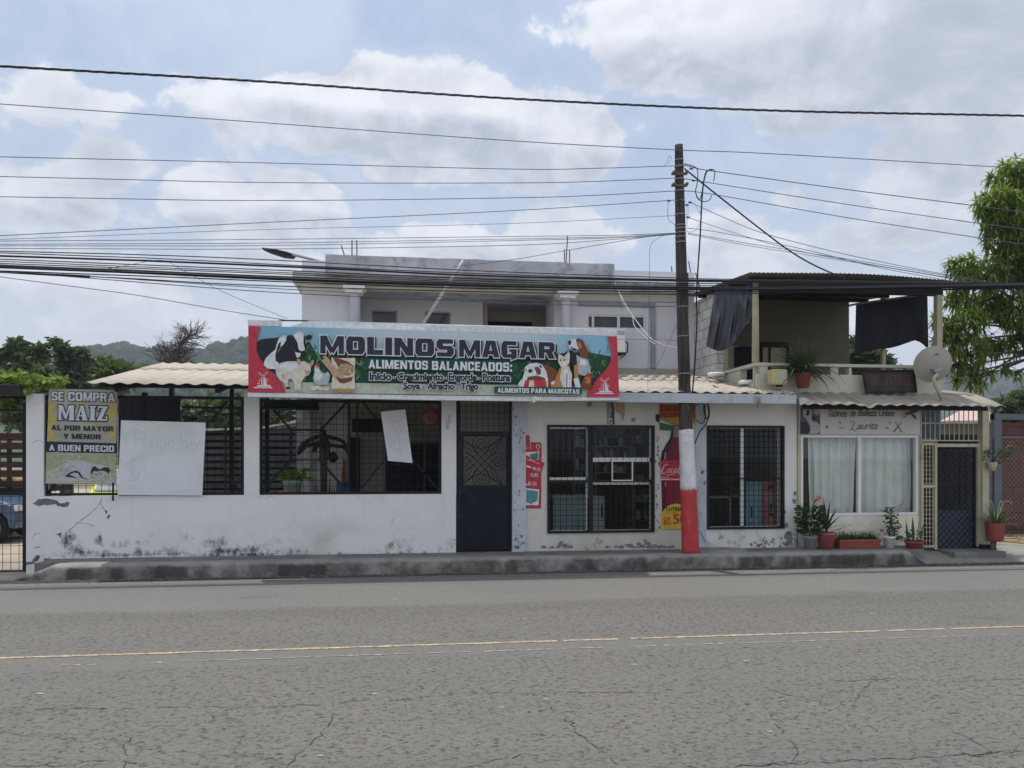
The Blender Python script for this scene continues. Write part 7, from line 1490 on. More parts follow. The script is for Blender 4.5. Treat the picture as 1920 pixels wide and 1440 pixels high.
# stump pot at the right
Yk = 12.35; gz = .13; base = P(1862, 1034, Yk); base.z = gz
r = thing('tree_stump', 'short dark stump carrying the big red pot right of the salon door', 'stump', base); b = MB(); b.sm = True; b.lathe(base, [(.055, 0), (.05, .08), (.055, .17)], 14, cap1=True); b.build('stump', M['bark'], r)
base = Vector((X(1866, Yk), Yk, gz + .172)); r = thing('potted_lily', 'strap leaved lily in a big red pot standing on a stump', 'potted plant', base); b = MB(); b.sm = True; b.lathe(base, [(.115, 0), (.13, .02), (.145, .30), (.15, .33), (.138, .33), (.13, .29), (.01, .29)], 24); b.build('pot', M['terracotta'], r)
t = base + Vector((0, 0, .29)); b = MB()
for i in range(46):
    a = i * 2.4; el_ = rnd.uniform(.3, 1.5); b.blade(t + Vector((math.cos(a) * .05, math.sin(a) * .05, 0)), (math.cos(a) * math.cos(el_), math.sin(a) * math.cos(el_), math.sin(el_)), rnd.uniform(.30, .50), .032, rnd.uniform(.6, 1.8), 7)
b.build('foliage', M['leafm'], r); b = MB()
for a in (.3, 1.2, 2.6): b.tube(smooth([t, t + Vector((math.cos(a) * .1, -.05, .35)), t + Vector((math.cos(a) * .2, -.05, .42)), t + Vector((math.cos(a) * .3, -.06, .36))]), .006, 4)
b.build('dry_stalk', ink('dry_stalk', (.5, .46, .36)), r)
# hanging pot on the post
c = P(1866, 868, 12.4); r = thing('hanging_plant', 'dark straggly plant in a small pot hung on the right side of the porch post', 'hanging plant', c); b = MB(); b.sm = True; b.lathe(c + Vector((-.06, 0, -.02)), [(.05, -.12), (.08, .0), (.085, .03), (.07, .03)], 14); b.build('pot', M['cream'], r)
b = MB()
for _ in range(150):
    x = rnd.uniform(-.16, .34); b.leaf(c + Vector((x, rnd.uniform(-.08, .08), .02 + .9 * max(0, x) ** 1.3 + rnd.uniform(-.04, .10) + (.12 if x < -.02 else 0) * rnd.random() * 1.6)), (rnd.uniform(-1, 1), rnd.uniform(-1, 1), rnd.uniform(-.6, .8)), .07, .035)
b.build('foliage', M['leafd'], r); b = MB(); b.tube(smooth([c, c + Vector((.1, 0, .0)), c + Vector((.2, 0, .08)), c + Vector((.32, 0, .26))]), .012, 5); b.tube([c + Vector((-.06, 0, .02)), P(1849, 845, 12.45)], .005, 4); b.build('stem', M['bark'], r)
b = MB()
for _ in range(10): b.leaf(c + Vector((.33, 0, .28)), (rnd.uniform(-1, 1), rnd.uniform(-1, .3), rnd.uniform(-.3, 1)), .06, .03)
b.build('flower', ink('flower_orange', (.6, .22, .06)), r)
# terrace plant
M['leafdull'] = leafmat('dull_leaf', (.025, .045, .025), (.065, .095, .05), .2)
base = P(1506, 727, 12.42); r = thing('terrace_plant', 'large arching spiky plant in a red pot on the terrace parapet', 'potted plant', base); b = MB(); pot(b, base, .095, .125, .25); b.build('pot', M['terracotta'], r)
t = base + Vector((0, 0, .23)); b = MB()
for i in range(190):
    a = i * 2.4; el_ = rnd.uniform(.05, 1.35); b.blade(t + Vector((math.cos(a) * .04, math.sin(a) * .04, 0)), (math.cos(a) * math.cos(el_), math.sin(a) * math.cos(el_) * .7, math.sin(el_)), rnd.uniform(.40, .80), .038, rnd.uniform(.6, 2.0), 8)
for dx_, L in ((.7, .62), (.9, .75), (.5, .5)): b.blade(t + Vector((.1, -.06, .05)), (dx_, -.25, .35), L, .04, 2.2, 8)
b.build('foliage', M['leafdull'], r)
# yard plants seen through the mesh
M['slat0'] = mat('dark_bench_wood', (.05, .045, .04), .8, .3, 4, .2)
M['cactus'] = leafmat('cactus_skin', (.010, .018, .010), (.028, .042, .022), .0)
Yd2 = 13.6
r, t = potted('potted_taro', 'broad leaved plant in a pale green tub behind the wide mesh opening', 548, 950, Yd2, .12, .15, .46, ink('tub_green', (.30, .42, .36)), ground=.93)
bq = MB(); bq.box(X(520, 13.6), X(568, 13.6), 13.42, 13.78, .86, .925)
for xx in (X(523, 13.6), X(563, 13.6)): bq.box(xx, xx + .04, 13.44, 13.76, 0, .859)
bq.top('plant_bench', M['slat0'], 'dark bench under the pale green tub behind the mesh opening', 'bench')
b = MB()
for _ in range(34): a = rnd.uniform(0, 6.28); el_ = rnd.uniform(.1, 1.2); L = rnd.uniform(.1, .3); q = t + Vector((math.cos(a) * math.cos(el_) * L, math.sin(a) * L * .5, math.sin(el_) * L)); b.leaf(q, (math.cos(a), math.sin(a) * .5, rnd.uniform(-.6, .4)), rnd.uniform(.13, .22), rnd.uniform(.08, .13))
b.build('foliage', M['leafy'], r); b = MB(); b.tube([t + Vector((0, 0, -.05)), t + Vector((0, 0, .2))], .02, 6); b.build('stem', M['leafm'], r)
base = P(607, 930, 13.9); base.z = 0; r = thing('climbing_cactus', 'dark climbing cactus with drooping arms on a post behind the mesh', 'cactus', base); b = MB(); b.sm = True; b.tube([P(607, y, 13.9) + (Vector((0, 0, 0))) if y < 1000 else base for y in (1001, 925, 880, 830, 806)], [.055, .06, .062, .058, .05], 8); b.build('post', M['bark'], r)
b = MB(); b.sm = True
for arm in ([(607, 812), (598, 818), (582, 824), (568, 833), (560, 846)], [(606, 826), (592, 832), (576, 836), (564, 845), (560, 852)], [(602, 830), (592, 838), (588, 846)], [(608, 816), (622, 821), (638, 825), (650, 836), (656, 852)], [(609, 832), (628, 836), (644, 838), (652, 848), (656, 856)], [(606, 800), (603, 812), (610, 826), (604, 842)], [(611, 818), (616, 840), (612, 862)]):
    pp_ = smooth([P(x, y, 13.85 + rnd.uniform(-.05, .05)) for x, y in arm], 5); b.tube(pp_, [.038 * (1 - .15 * i / len(pp_)) + .006 * math.sin(i * 2.2) for i in range(len(pp_))], 6)
b.build('cactus_arm', M['cactus'], r)
b = MB()
for _ in range(26): b.blade(Vector((X(rnd.uniform(575, 632), 13.7), 13.7 + rnd.uniform(-.1, .1), .9)), (rnd.uniform(-.25, .25), 0, 1), rnd.uniform(.35, .62), .045, .1, 5)
base = P(600, 940, 13.7); r = thing('sword_plant_row', 'row of dark sword leaved plants in a trough behind the mesh opening', 'potted plant', Vector((X(603, 13.7), 13.7, 0))); b.build('sword_leaf', M['leafm'], r); b = MB(); b.box(X(570, 13.7), X(636, 13.7), 13.55, 13.85, 0, .92); b.build('trough', M['dark'], r)
b = MB(); c = P(624, 862, 13.4); b.sm = True; b.lathe(c + Vector((0, 0, -.05)), [(.03, 0), (.085, .06), (.09, .12), (.05, .15)], 12, cap1=True); b.sm = False
for _ in range(14): b.leaf(c + Vector((0, 0, .08)), (rnd.uniform(-1, 1), rnd.uniform(-1, 1), rnd.uniform(-.2, 1)), .08, .04)
b.tube([c + Vector((0, 0, .1)), P(625, 770, 13.4)], .003, 4); b.top('hanging_pot', M['iron'], 'small dark pot hanging behind the wide mesh opening', 'hanging pot')
r = thing('barrel', 'dark blue plastic barrel standing behind the wide mesh opening', 'barrel', Vector((X(645, 13.3), 13.3, .0))); b = MB(); b.sm = True; b.lathe((X(645, 13.3), 13.3, 0), [(.13, 0), (.15, .1), (.15, .7), (.145, .95), (.12, Z(645, 903, 13.3))], 20, cap1=True); b.build('drum', ink('barrel_blue', (.02, .06, .11)), r)
b = MB(); b.sm = True; vs = []
for j in range(9):
    for i in range(9): vs.append((X(lerp(640 + 3 * (8 - j) / 8, 650, i / 8), 13.12), 13.12 + .02 * math.sin(i * 1.7 + j), Z(645, lerp(862, 903, j / 8) + (8 * abs(i / 8 - .5) if j == 8 else 0), 13.12)))
b.add(vs, [(j * 9 + i, j * 9 + i + 1, j * 9 + i + 10, j * 9 + i + 9) for j in range(8) for i in range(8)]); b.top('hanging_cloth', ink('cloth_rust', (.20, .05, .03)), 'rust red cloth hanging above the dark blue barrel', 'cloth')
r = thing('bowl', 'bright orange red bowl sitting on the sill of the wide mesh opening', 'bowl', Vector((X(533, YF + .22), YF + .22, zs))); b = MB(); b.sm = True; b.lathe((X(533, YF + .22), YF + .22, zs - .02), [(.04, 0), (.075, .03), (.085, .07), (.078, .07), (.05, .03), (.01, .02)], 18); b.build('shell', ink('bowl_orange', (.70, .17, .09)), r)

# ------------------------------------------------------------------ yard at the left: gate, canopy, truck, cars, slatted pen
gx0, gx1 = X(-75, YF), X(47, YF)
r = thing('driveway_gate', 'dark wire mesh gate with steel rails closing the driveway beside the white wall', 'gate', ((gx0 + gx1) / 2, YF, 0))
b = MB(); b.box(gx0, gx1 - .01, YF + .02, YF + .05, .03, .05)
for py in (747, 771, 853, 929): b.box(gx0, gx1 - .01, YF + .02, YF + .055, Z(20, py, YF), Z(20, py, YF) + .035)
b.box(gx1 - .045, gx1 - .011, YF + .018, YF + .058, .03, 2.6); b.build('rail', M['iron'], r)
b = MB(); b.grid(gx0, gx1 - .05, .05, Z(20, 930, YF), YF + .03, .116, .125, .006); b.build('wire_mesh', M['mesh'], r)
M['slat2'] = mat('dark_canopy_tin', (.022, .02, .02), .8, .3, 5, .2)
r = thing('tin_canopy', 'small dark canopy roof with creeping vine left of the white pillar', 'canopy', (X(10, 12.9), 12.9, 0))
b = MB(); b.add([P(-90, 722, 12.3), P(36, 722, 12.3), P(40, 708, 13.6), P(-90, 704, 13.6), P(-90, 741, 12.3), P(40, 741, 12.3), P(48, 738, 13.6), P(-90, 738, 13.6)], [(0, 1, 2, 3), (4, 7, 6, 5), (0, 4, 5, 1), (1, 5, 6, 2), (2, 6, 7, 3), (3, 7, 4, 0)]); b.build('roof', M['slat2'], r)
b = MB(); b.box(X(-80, 13.0) , X(-80, 13.0) + .08, 13, 13.08, 0, 2.75); b.build('post', M['iron'], r)
rnd = random.Random(77); b = MB()
for _ in range(620):
    px = rnd.uniform(-60, 122); py = lerp(706, 716, max(0, px) / 120) + rnd.gauss(0, 5) + (rnd.uniform(0, 26) if 38 < px < 66 and rnd.random() < .6 else 0)
    if px > 84: py = 714 + rnd.gauss(0, 3)
    b.leaf(P(px, py, 12.75 + rnd.uniform(-.3, .3)), (rnd.uniform(-1, 1), rnd.uniform(-1, .3), rnd.uniform(-.8, .4)), rnd.uniform(.09, .17), rnd.uniform(.05, .09))
for _ in range(60): b.leaf(P(rnd.gauss(22, 8), rnd.gauss(760, 6), 13.2), (rnd.uniform(-1, 1), rnd.uniform(-1, .3), rnd.uniform(-.8, .4)), .13, .07)
o = b.build('leaves', M['leafy'], None); vo = thing('creeping_vine', 'bright green creeping vine spilling over the canopy and white pillar top', 'vine', P(40, 720, 12.75)); o.parent = vo; o.location = -Vector(vo.location)
b = MB(); b.tube(smooth([P(-60, 712, 12.8), P(0, 709, 12.8), P(50, 716, 12.75), P(90, 718, 12.7), P(120, 716, 12.7)]), .012, 5); b.tube(smooth([P(50, 716, 12.75), P(56, 728, 12.7), P(60, 738, 12.65)]), .008, 5); b.build('stem', M['bark'], vo)
# cargo truck with stake sides
Yk = 19.0; r = thing('stake_truck', 'dark brown cargo truck with slatted wooden sides parked behind the gate', 'truck', (X(-60, Yk), Yk + 1, 0))
x0, x1 = X(-330, Yk), X(62, Yk); zd = Z(20, 915, Yk); zt2 = Z(20, 812, Yk)
b = MB(); b.box(x0, x1, Yk, Yk + 2.1, zd - .12, zd); b.box(x0 + .3, x1 - .3, Yk + .5, Yk + .62, zd - .4, zd - .13); b.box(x0 + .3, x1 - .3, Yk + 1.5, Yk + 1.62, zd - .4, zd - .13); b.box(x0 + .5, x1 - .2, Yk + .1, Yk + .16, zd - .55, zd - .14); b.build('chassis', M['iron'], r)
b = MB()
for side in (Yk, Yk + 2.05):
    x = x0 + .05
    while x < x1 - .05: b.box(x, x + .09, side, side + .05, zd, zt2); x += .62
    for k in range(6): z = lerp(zd + .1, zt2 - .06, k / 5); b.box(x0, x1, side - .03, side - .002, z - .07, z + .06)
for k in range(6): z = lerp(zd + .1, zt2 - .06, k / 5); b.box(x1 - .04, x1, Yk + .05, Yk + 2.04, z - .07, z + .06)
b.build('stake_side', M['truckwood'], r)
def wheel(parent, c, rad, w_, rimm):
    ax = Matrix.Rotation(R(90), 3, 'X'); b = MB(); b.sm = True; b.lathe(c, [(rad * .6, -w_ / 2), (rad * .93, -w_ / 2), (rad, -w_ * .3), (rad, w_ * .3), (rad * .93, w_ / 2), (rad * .6, w_ / 2)], 30, cap0=False, ax=ax); wv_ = b.build('wheel', M['rubber'], parent)
    b = MB(); b.lathe(c, [(.02, w_ * .36), (rad * .2, w_ * .40), (rad * .5, w_ * .28), (rad * .6, w_ * .45), (rad * .62, w_ * .3)], 24, cap0=True, ax=ax)
    for k in range(5):
        a = k * 1.2566; b.box(c[0] + math.cos(a) * rad * .34 - .03, c[0] + math.cos(a) * rad * .34 + .03, c[1] - w_ * .42, c[1] - w_ * .3, c[2] + math.sin(a) * rad * .34 - .03, c[2] + math.sin(a) * rad * .34 + .03)
    b.build('rim', rimm, wv_); return wv_
for xx in (x0 + 1.2, x1 - .75): 
    for yy in (Yk + .2, Yk + 1.9): wheel(r, (xx, yy, .45), .45, .24, M['steel'])
b = MB(); b.box(x0 - 1.7, x0 - .1, Yk + .05, Yk + 2.0, .7, 2.4); b.build('cab', M['truckwood'], r)
for i, (px, w_) in enumerate(((18, 12), (36, 9))):
    b = MB(); b.sm = True; ax = Matrix.Rotation(R(90), 3, 'X'); rr = w_ * Yk / 1450 * .95; b.lathe((X(px, Yk + .5), Yk + .7, zd + rr * .95), [(rr * .85, -.3), (rr, -.2), (rr, .2), (rr * .85, .3), (.02, .32)], 18, ax=ax); b.top('timber_log', ink('log_%d' % i, ((.50, .38, .22), (.42, .26, .12))[i]), ('larger pale orange round lying on the truck bed', 'smaller orange round lying on the truck bed by the white pillar')[i], 'log')
# cars
def car(name, label, x, y, L, flip, cm, prof, win, zr=.31, wx=(.8, 3.1), wdt=1.62):
    r = thing(name, label, 'car', (x, y, 0)); s = -1 if flip else 1
    T = lambda u, z, yy: (x + s * u, y + yy, z)
    b = MB(); b.sm = False
    secs = ((0, .93, .0), (.05, 1, .0), (wdt - .05, 1, 0), (wdt, .93, 0)); n = len(prof); cxm = L / 2
    vs = []
    for (yy, k, _) in secs: vs += [T(cxm + (u - cxm) * (k if k == 1 else .985), (z - .55) * k + .55, yy) for u, z in prof]
    fs = [(i * n + j, i * n + (j + 1) % n, (i + 1) * n + (j + 1) % n, (i + 1) * n + j) for i in range(3) for j in range(n)] + [tuple(range(n))[::-1], tuple(3 * n + j for j in range(n))]
    b.add(vs, fs); b.build('body', cm, r)
    b = MB()
    for pl in win:
        for yy, d in ((-.004, -.006), (wdt + .004, .006)): b.prism([T(u, z, yy) for u, z in pl], (0, d, 0))
    b.build('side_window', M['darkglass'], r)
    for u in wx:
        for yy in (.08, wdt - .08): 
            wheel(r, T(u, zr, yy), zr, .2, M['steel'])
    return r, T
M['carblue'] = mat('faded_blue_car_paint', (.055, .10, .18), .3, .08, 2, 0, spec=.5, grime=.2, gcol=(.2, .2, .22)); M['taxi'] = mat('yellow_green_car_paint', (.62, .70, .10), .3, .05, 2, 0, spec=.5)
def arch(u, r_, z0=.30): return [(u - r_, z0)] + [(u - r_ * math.cos(a), z0 + .04 + r_ * .95 * math.sin(a)) for a in (.5, 1.0, 1.57, 2.14, 2.64)] + [(u + r_, z0)]
prof = [(0, .30)] + arch(.78, .37) + arch(3.52, .37) + [(3.95, .30), (4.0, .45), (3.98, .62), (3.9, .78), (3.75, .86), (2.85, .98), (2.25, 1.38), (1.2, 1.40), (.55, 1.02), (.08, .95), (.0, .6)]
cx_ = X(29, 17.2)
r, T = car('blue_car', 'faded blue car with only its front fender and wheel showing behind the gate', cx_ - 3.98, 17.2, 4, False, M['carblue'], prof, [[(.75, .98), (1.28, 1.32), (1.7, 1.32), (1.7, .99)], [(1.78, .99), (1.78, 1.32), (2.2, 1.31), (2.65, .99)]], .31, (.78, 3.52))
b = MB(); b.box(*sorted((T(3.93, 0, 0)[0], T(3.985, 0, 0)[0])), 17.24, 17.5, .66, .78); b.build('headlight', M['whitepaint'], r); b = MB(); b.box(T(.1, 0, 0)[0], T(3.9, 0, 0)[0], 17.195, 17.2, .80, .815); b.build('side_trim', M['alu'], r)
prof2 = [(0, .30)] + arch(.75, .36) + arch(2.95, .36) + [(3.65, .30), (3.7, .5), (3.66, .78), (3.5, .90), (2.75, 1.05), (2.12, 1.50), (.7, 1.52), (.1, 1.15), (.0, .6)]
r, T = car('yellow_car', 'yellow green car mostly hidden behind the maize sign and whiteboard', X(136, 16.4), 19.9, 3.7, False, M['taxi'], prof2, [[(.3, 1.1), (.75, 1.44), (1.3, 1.44), (1.3, 1.08)], [(1.38, 1.08), (1.38, 1.44), (2.02, 1.43), (2.5, 1.08)]], .30, (.75, 2.95))
b = MB(); b.prism([T(2.74, 1.075, .12), T(2.17, 1.475, .16), T(2.17, 1.475, 1.46), T(2.74, 1.075, 1.5)], (.008, 0, .012)); b.build('windscreen', ink('windscreen', (.32, .34, .40), .15), r)
b = MB(); b.box(*sorted((T(3.55, 0, 0)[0], T(3.69, 0, 0)[0])), 19.93, 20.15, .66, .80); b.build('headlight', M['whitepaint'], r)
r.rotation_euler = (0, 0, R(-90))
# slatted pen and tarp behind the openings
Ypn = 17.6; x0, x1 = X(300, Ypn), X(562, Ypn)
M['slat'] = mat('dark_slat', (.020, .020, .026), .8, .3, 5, .2)
r = thing('slatted_shed', 'dark slatted shed with pale tin roof edge behind the mesh openings', 'shed', ((x0 + x1) / 2, Ypn, 0))
b = MB(); zt3 = Z(470, 800, Ypn); k = 0
while .15 * k < zt3 - .12: b.box(x0, x1, Ypn, Ypn + .03, .06 + .15 * k, .06 + .15 * k + .10); k += 1
b.build('slat', mat('grey_slat', (.075, .075, .085), .8, .3, 4, .2), r); b = MB(); b.box(x0, x1, Ypn + .25, Ypn + 1.8, 0, zt3 - .1); b.build('wall', M['slat'], r)
b = MB(); b.prism([P(300, 806, Ypn - .1), P(490, 800, Ypn - .1), P(540, 791, Ypn - .1), P(564, 784, Ypn - .1), P(564, 790, Ypn - .1), P(540, 796, Ypn - .1), P(490, 804, Ypn - .1), P(300, 811, Ypn - .1)], (0, 2.0, .08)); b.build('roof', ink('tin_edge', (.55, .55, .52)), r)
b = MB(); b.box(X(222, 15.2), X(336, 15.2), 15.2, 15.26, .2, Z(280, 746, 15.2)); b.top('dark_screen', M['cloth'], 'navy black sheet screening the yard behind the whiteboard', 'screen')
b = MB(); b.pbox(494, 752, 592, 766, 15.0, .5); b.top('roof_beam_box', M['slat'], 'dark boxed beam under the roof at the top left of the wide mesh opening', 'beam')
b = MB(); b.pbox(660, 785, 762, 810, 15.0, .12); b.top('awning', M['slat'], 'dark rolled awning on the house wall behind the paper notice', 'awning')
r = thing('inner_gate', 'dark navy barred gate in the house wall behind the paper notice', 'gate', (X(775, 15.35), 15.35, 0)); b = MB(); b.pbox(722, 830, 828, 1000, 15.40, .05); b.build('sheet', M['navy'], r); b = MB(); x0, x1 = X(722, 15.36), X(828, 15.36); b.frame(x0, x1, .1, Z(775, 830, 15.36), 15.36, .05, .03); b.grid(x0, x1, .1, Z(775, 830, 15.36), 15.37, .13, .22, .014); b.build('bars', mat('gate_bar', (.05, .055, .075), .5, .1, 4, 0), r)
b = MB(); b.pbox(655, 820, 675, 1000, 15.3, .1); b.top('timber_plank', M['slat'], 'dark upright plank against the house wall behind the mesh', 'plank')
b = MB(); b.pbox(555, 786, 600, 925, 15.72, .06); 
o = b.top('block_panel', M['blockw'], 'pale block wall panel lit from the yard behind the cactus', 'wall')

# ------------------------------------------------------------------ right side: neighbour wall, posts, mesh, far roof
Yn = 15.2
r = thing('brick_wall', 'red brick neighbour wall behind the chain link at the right edge', 'wall', (X(1905, Yn + .3), Yn + .3, 0)); b = MB(); b.box(X(1876, Yn + .4), X(1876, Yn + .4) + 5, Yn + .4, Yn + .55, 0, Z(1900, 792, Yn + .4)); b.build('wall', M['brick'], r)
r = thing('mesh_fence', 'chain link fence with grey steel posts and top beam at the right edge', 'fence', (X(1900, Yn), Yn, 0))
b = MB(); b.box(X(1862, Yn), X(1876, Yn), Yn - .04, Yn + .06, 0, Z(1870, 776, Yn)); b.box(X(1862, Yn), X(1862, Yn) + 5, Yn - .05, Yn + .1, Z(1870, 787, Yn), Z(1870, 776, Yn)); b.box(X(1877, Yn), X(1877, Yn) + 5, Yn - .01, Yn + .03, Z(1870, 822, Yn), Z(1870, 818, Yn)); b.box(X(1845, Yn), X(1861, Yn), Yn + .0, Yn + .04, .1, Z(1855, 823, Yn)); b.build('post', mat('dark_blue_grey_post', (.12, .135, .16), .6, .1, 4, .05), r)
b = MB(); xa_, xb_ = X(1876, Yn), X(1876, Yn) + 4.5; z0_, z1_ = Z(1890, 985, Yn), Z(1890, 825, Yn); k = -(z1_ - z0_)
while k < xb_ - xa_:
    for sg in (1, -1):
        p = (k, 0) if sg > 0 else (k + (z1_ - z0_), 0); q = (k + (z1_ - z0_), z1_ - z0_) if sg > 0 else (k, z1_ - z0_)
        lo = max(0, min(1, (0 - p[0]) / (q[0] - p[0]))); hi = max(0, min(1, (xb_ - xa_ - p[0]) / (q[0] - p[0])))
        if sg < 0: lo, hi = min(lo, hi), max(lo, hi)
        if hi - lo > .02: b.bar((xa_ + lerp(p[0], q[0], lo), Yn + .005 * sg, z0_ + lerp(p[1], q[1], lo)), (xa_ + lerp(p[0], q[0], hi), Yn + .005 * sg, z0_ + lerp(p[1], q[1], hi)), .007, .007)
    k += .10
b.build('chain_link', mat('rusty_link', (.28, .19, .16), .7, .15, 9, 0), r)
r = thing('far_house', 'low far house with sunlit pinkish tin roof seen between the porch post and fence', 'house', (X(1815, 24), 24, 0)); b = MB(); b.box(X(1770, 24), X(1868, 24), 24.2, 28, 0, Z(1810, 792, 24)); b.build('wall', M['olive'], r); b = MB(); b.prism([P(1764, 792, 23.8), P(1874, 790, 23.8), P(1850, 770, 28.5), P(1800, 772, 28.5)], (0, 0, .05)); b.build('roof', roofmat('pink_tin_roof', (.62, .45, .40), .3), r)
b = MB(); b.sm = True; b.tube([(X(1845, 20.0), 20, 0), P(1843, 755, 20), P(1842, 600, 20)], .045, 8); b.top('metal_pole', M['steel'], 'thin grey metal pole standing in front of the mango tree at right', 'pole')
wire('service_cable', 'thin line rising right behind the salon roof across the hills', [(1770, 720), (1820, 706), (1870, 691), (1920, 673)], [19, 19, 19, 19], .012, 'wirethin', ext=2)
r = thing('barred_panel', 'dull blue curtain panel behind the bars over the salon door', 'panel', P(1745, 825, 13.2)); b = MB(); b.pbox(1726, 762, 1764, 822, 13.2, .03); b.build('cloth', ink('panel_blue', (.10, .15, .21)), r)
# rubble and weeds by the right edge
rnd = random.Random(5); b = MB()
for _ in range(260): b.blade((X(rnd.uniform(1880, 1990), 14.4), rnd.uniform(13.6, 15.0), .05), (rnd.uniform(-.6, .6), rnd.uniform(-.6, .3), 1), rnd.uniform(.08, .26), .014, rnd.uniform(.3, 1.2), 4)
b.top('weed_patch', M['leafgrey'], 'weeds and dry grass along the foot of the mesh fence', 'weeds', kind='stuff')
b = MB()
for _ in range(90):
    x, y = X(rnd.uniform(1872, 1960), 14), rnd.uniform(13.4, 14.9); s = rnd.uniform(.03, .09); b.prism([(x + s * math.cos(q) * rnd.uniform(.6, 1.2), y + s * math.sin(q), .08) for q in (0, 1.2, 2.4, 3.6, 4.9)], (0, 0, s * .7))
b.top('rubble', ink('rubble_tan', (.36, .24, .14), .9), 'low heap of orange brown rubble by the mesh fence', 'rubble', kind='stuff')

# ------------------------------------------------------------------ trees
def tree(name, label, base, clumps, lm, nl, lsize, seed, limbs=True, tr=.16, cat='tree', group=None, mango=False, flat=.8):
    rn = random.Random(seed); r = thing(name, label, cat, base, group); base = Vector(base)
    b = MB(); b.sm = True; cen = sum((c for c, _ in clumps), Vector()) / len(clumps); fork = base.lerp(Vector((cen.x, cen.y, min(c.z for c, _ in clumps))), .25 if mango else .8)
    if mango: fork.z = cen.z - .6
    b.tube(smooth([base, base.lerp(fork, .5) + Vector((rn.uniform(-.1, .1), 0, 0)), fork], 5), [tr * (1 - .45 * i / 10) for i in range(11)], 10)
    for c, rr in clumps:
        m_ = fork.lerp(c, .5) + Vector((rn.uniform(-.2, .2), rn.uniform(-.2, .2), rn.uniform(-.1, .3))); pts = smooth([fork, m_, c], 4); b.tube(pts, [tr * .42 * (1 - .85 * i / 8) + .008 for i in range(9)], 6)
        for _ in range(4): e = c + Vector((rn.uniform(-1, 1), rn.uniform(-1, 1), rn.uniform(-.5, .9))) * rr * .85; b.tube([c.lerp(m_, .3), (c + e) / 2 + Vector((0, 0, .05)), e], [tr * .14, tr * .1, .006], 5)
    b.build('trunk', M['bark'], r)
    b = MB(); tot = sum(rr ** 2 for _, rr in clumps)
    for c, rr in clumps:
        n_ = int(nl * rr ** 2 / tot)
        for _ in range(n_):
            d = Vector((rn.gauss(0, 1), rn.gauss(0, 1), rn.gauss(0, 1) * flat)).normalized() * rr * rn.uniform(.35, 1.05) ** .7; d *= 1 + .35 * mnoise.noise((c + d) * 1.6); p = c + d
            if mango:
                ax_ = (d.normalized() + Vector((rn.uniform(-.5, .5), rn.uniform(-.5, .5), rn.uniform(.0, .6)))).normalized(); s1 = ax_.cross(Vector((.3, .2, 1))).normalized(); s2 = ax_.cross(s1)
                k0 = rn.randint(6, 9)
                for k in range(k0):
                    a = 6.283 * k / k0 + rn.uniform(-.2, .2); dd = (ax_ * rn.uniform(.0, .6) + s1 * math.cos(a) + s2 * math.sin(a)).normalized(); b.blade(p, dd + Vector((0, 0, .15)), lsize * rn.uniform(.6, 1.2), lsize * .21, rn.uniform(.7, 1.5), 3)
            else:
                dd = Vector((rn.gauss(0, 1), rn.gauss(0, 1), rn.gauss(-.25, .7))); b.leaf(p, dd, lsize * rn.uniform(.6, 1.4), lsize * rn.uniform(.4, .7))
    b.build('crown', lm, r); return r
C = lambda px, py, Y, rpx: (P(px, py, Y), rpx * Y / 1450)
Yg = 16.2                                                    # mango crown, trunk out of frame to the right
cl = [C(1905, 335, Yg, 44), C(1870, 385, Yg - .3, 42), (P(1925, 410, Yg), .6), C(1880, 440, Yg, 38), C(1900, 490, Yg + .3, 44), C(1940, 520, Yg, 50), C(1805, 505, Yg - .3, 30), C(1850, 520, Yg, 36), C(1800, 560, Yg, 24), C(1850, 575, Yg + .5, 36), C(1900, 585, Yg, 40), C(1808, 610, Yg - .4, 36), C(1770, 645, Yg - .2, 26), C(1815, 665, Yg, 34), C(1860, 650, Yg + .5, 26), C(1905, 645, Yg + .6, 22), C(1830, 715, Yg, 18), C(1798, 705, Yg - .2, 13), C(1850, 705, Yg, 10), C(1885, 690, Yg + .3, 12), C(1905, 705, Yg + .3, 9), C(1760, 600, Yg - .2, 12), C(1775, 690, Yg, 9), C(1960, 620, Yg, 50), C(1985, 420, Yg, 70), C(1995, 540, Yg, 60)]
tree('mango_tree', 'tall mango tree with drooping glossy leaves beside the terrace', (X(2100, Yg + 1), Yg + 1, 0), cl, M['leafmango'], 2300, .29, 9, tr=.085, mango=True)
G1 = 'dark trees beyond the yard'
def clumps(px, py, Y, w_, h_, n_, rn, rr): return [C(px + rn.gauss(0, w_ * .45), py + rn.gauss(0, h_ * .4), Y + rn.uniform(-1.5, 1.5), rr * rn.uniform(.7, 1.3)) for _ in range(n_)]
rn = random.Random(12)
tree('dark_tree', 'wide dark leafy tree at the far left edge beyond the yard', (X(-20, 30), 30, 0), clumps(-20, 690, 30, 70, 44, 22, rn, 19), M['leafgrey'], 6500, .30, 1, tr=.3)
tree('dark_tree', 'round topped dark tree above the creeping vine', (X(48, 29), 29, 0), [C(34, 646, 29, 13), C(22, 662, 29, 15), C(8, 675, 29, 14), C(48, 668, 29, 16), C(62, 682, 29, 15), C(76, 657, 29, 11), C(70, 670, 29.6, 10), C(30, 690, 29, 18), C(52, 705, 29, 18), C(84, 700, 28, 15), C(40, 725, 29, 26), C(90, 725, 28, 18), C(45, 770, 29, 36), C(100, 775, 29, 34)], M['leafgrey'], 6600, .27, 2, tr=.3)
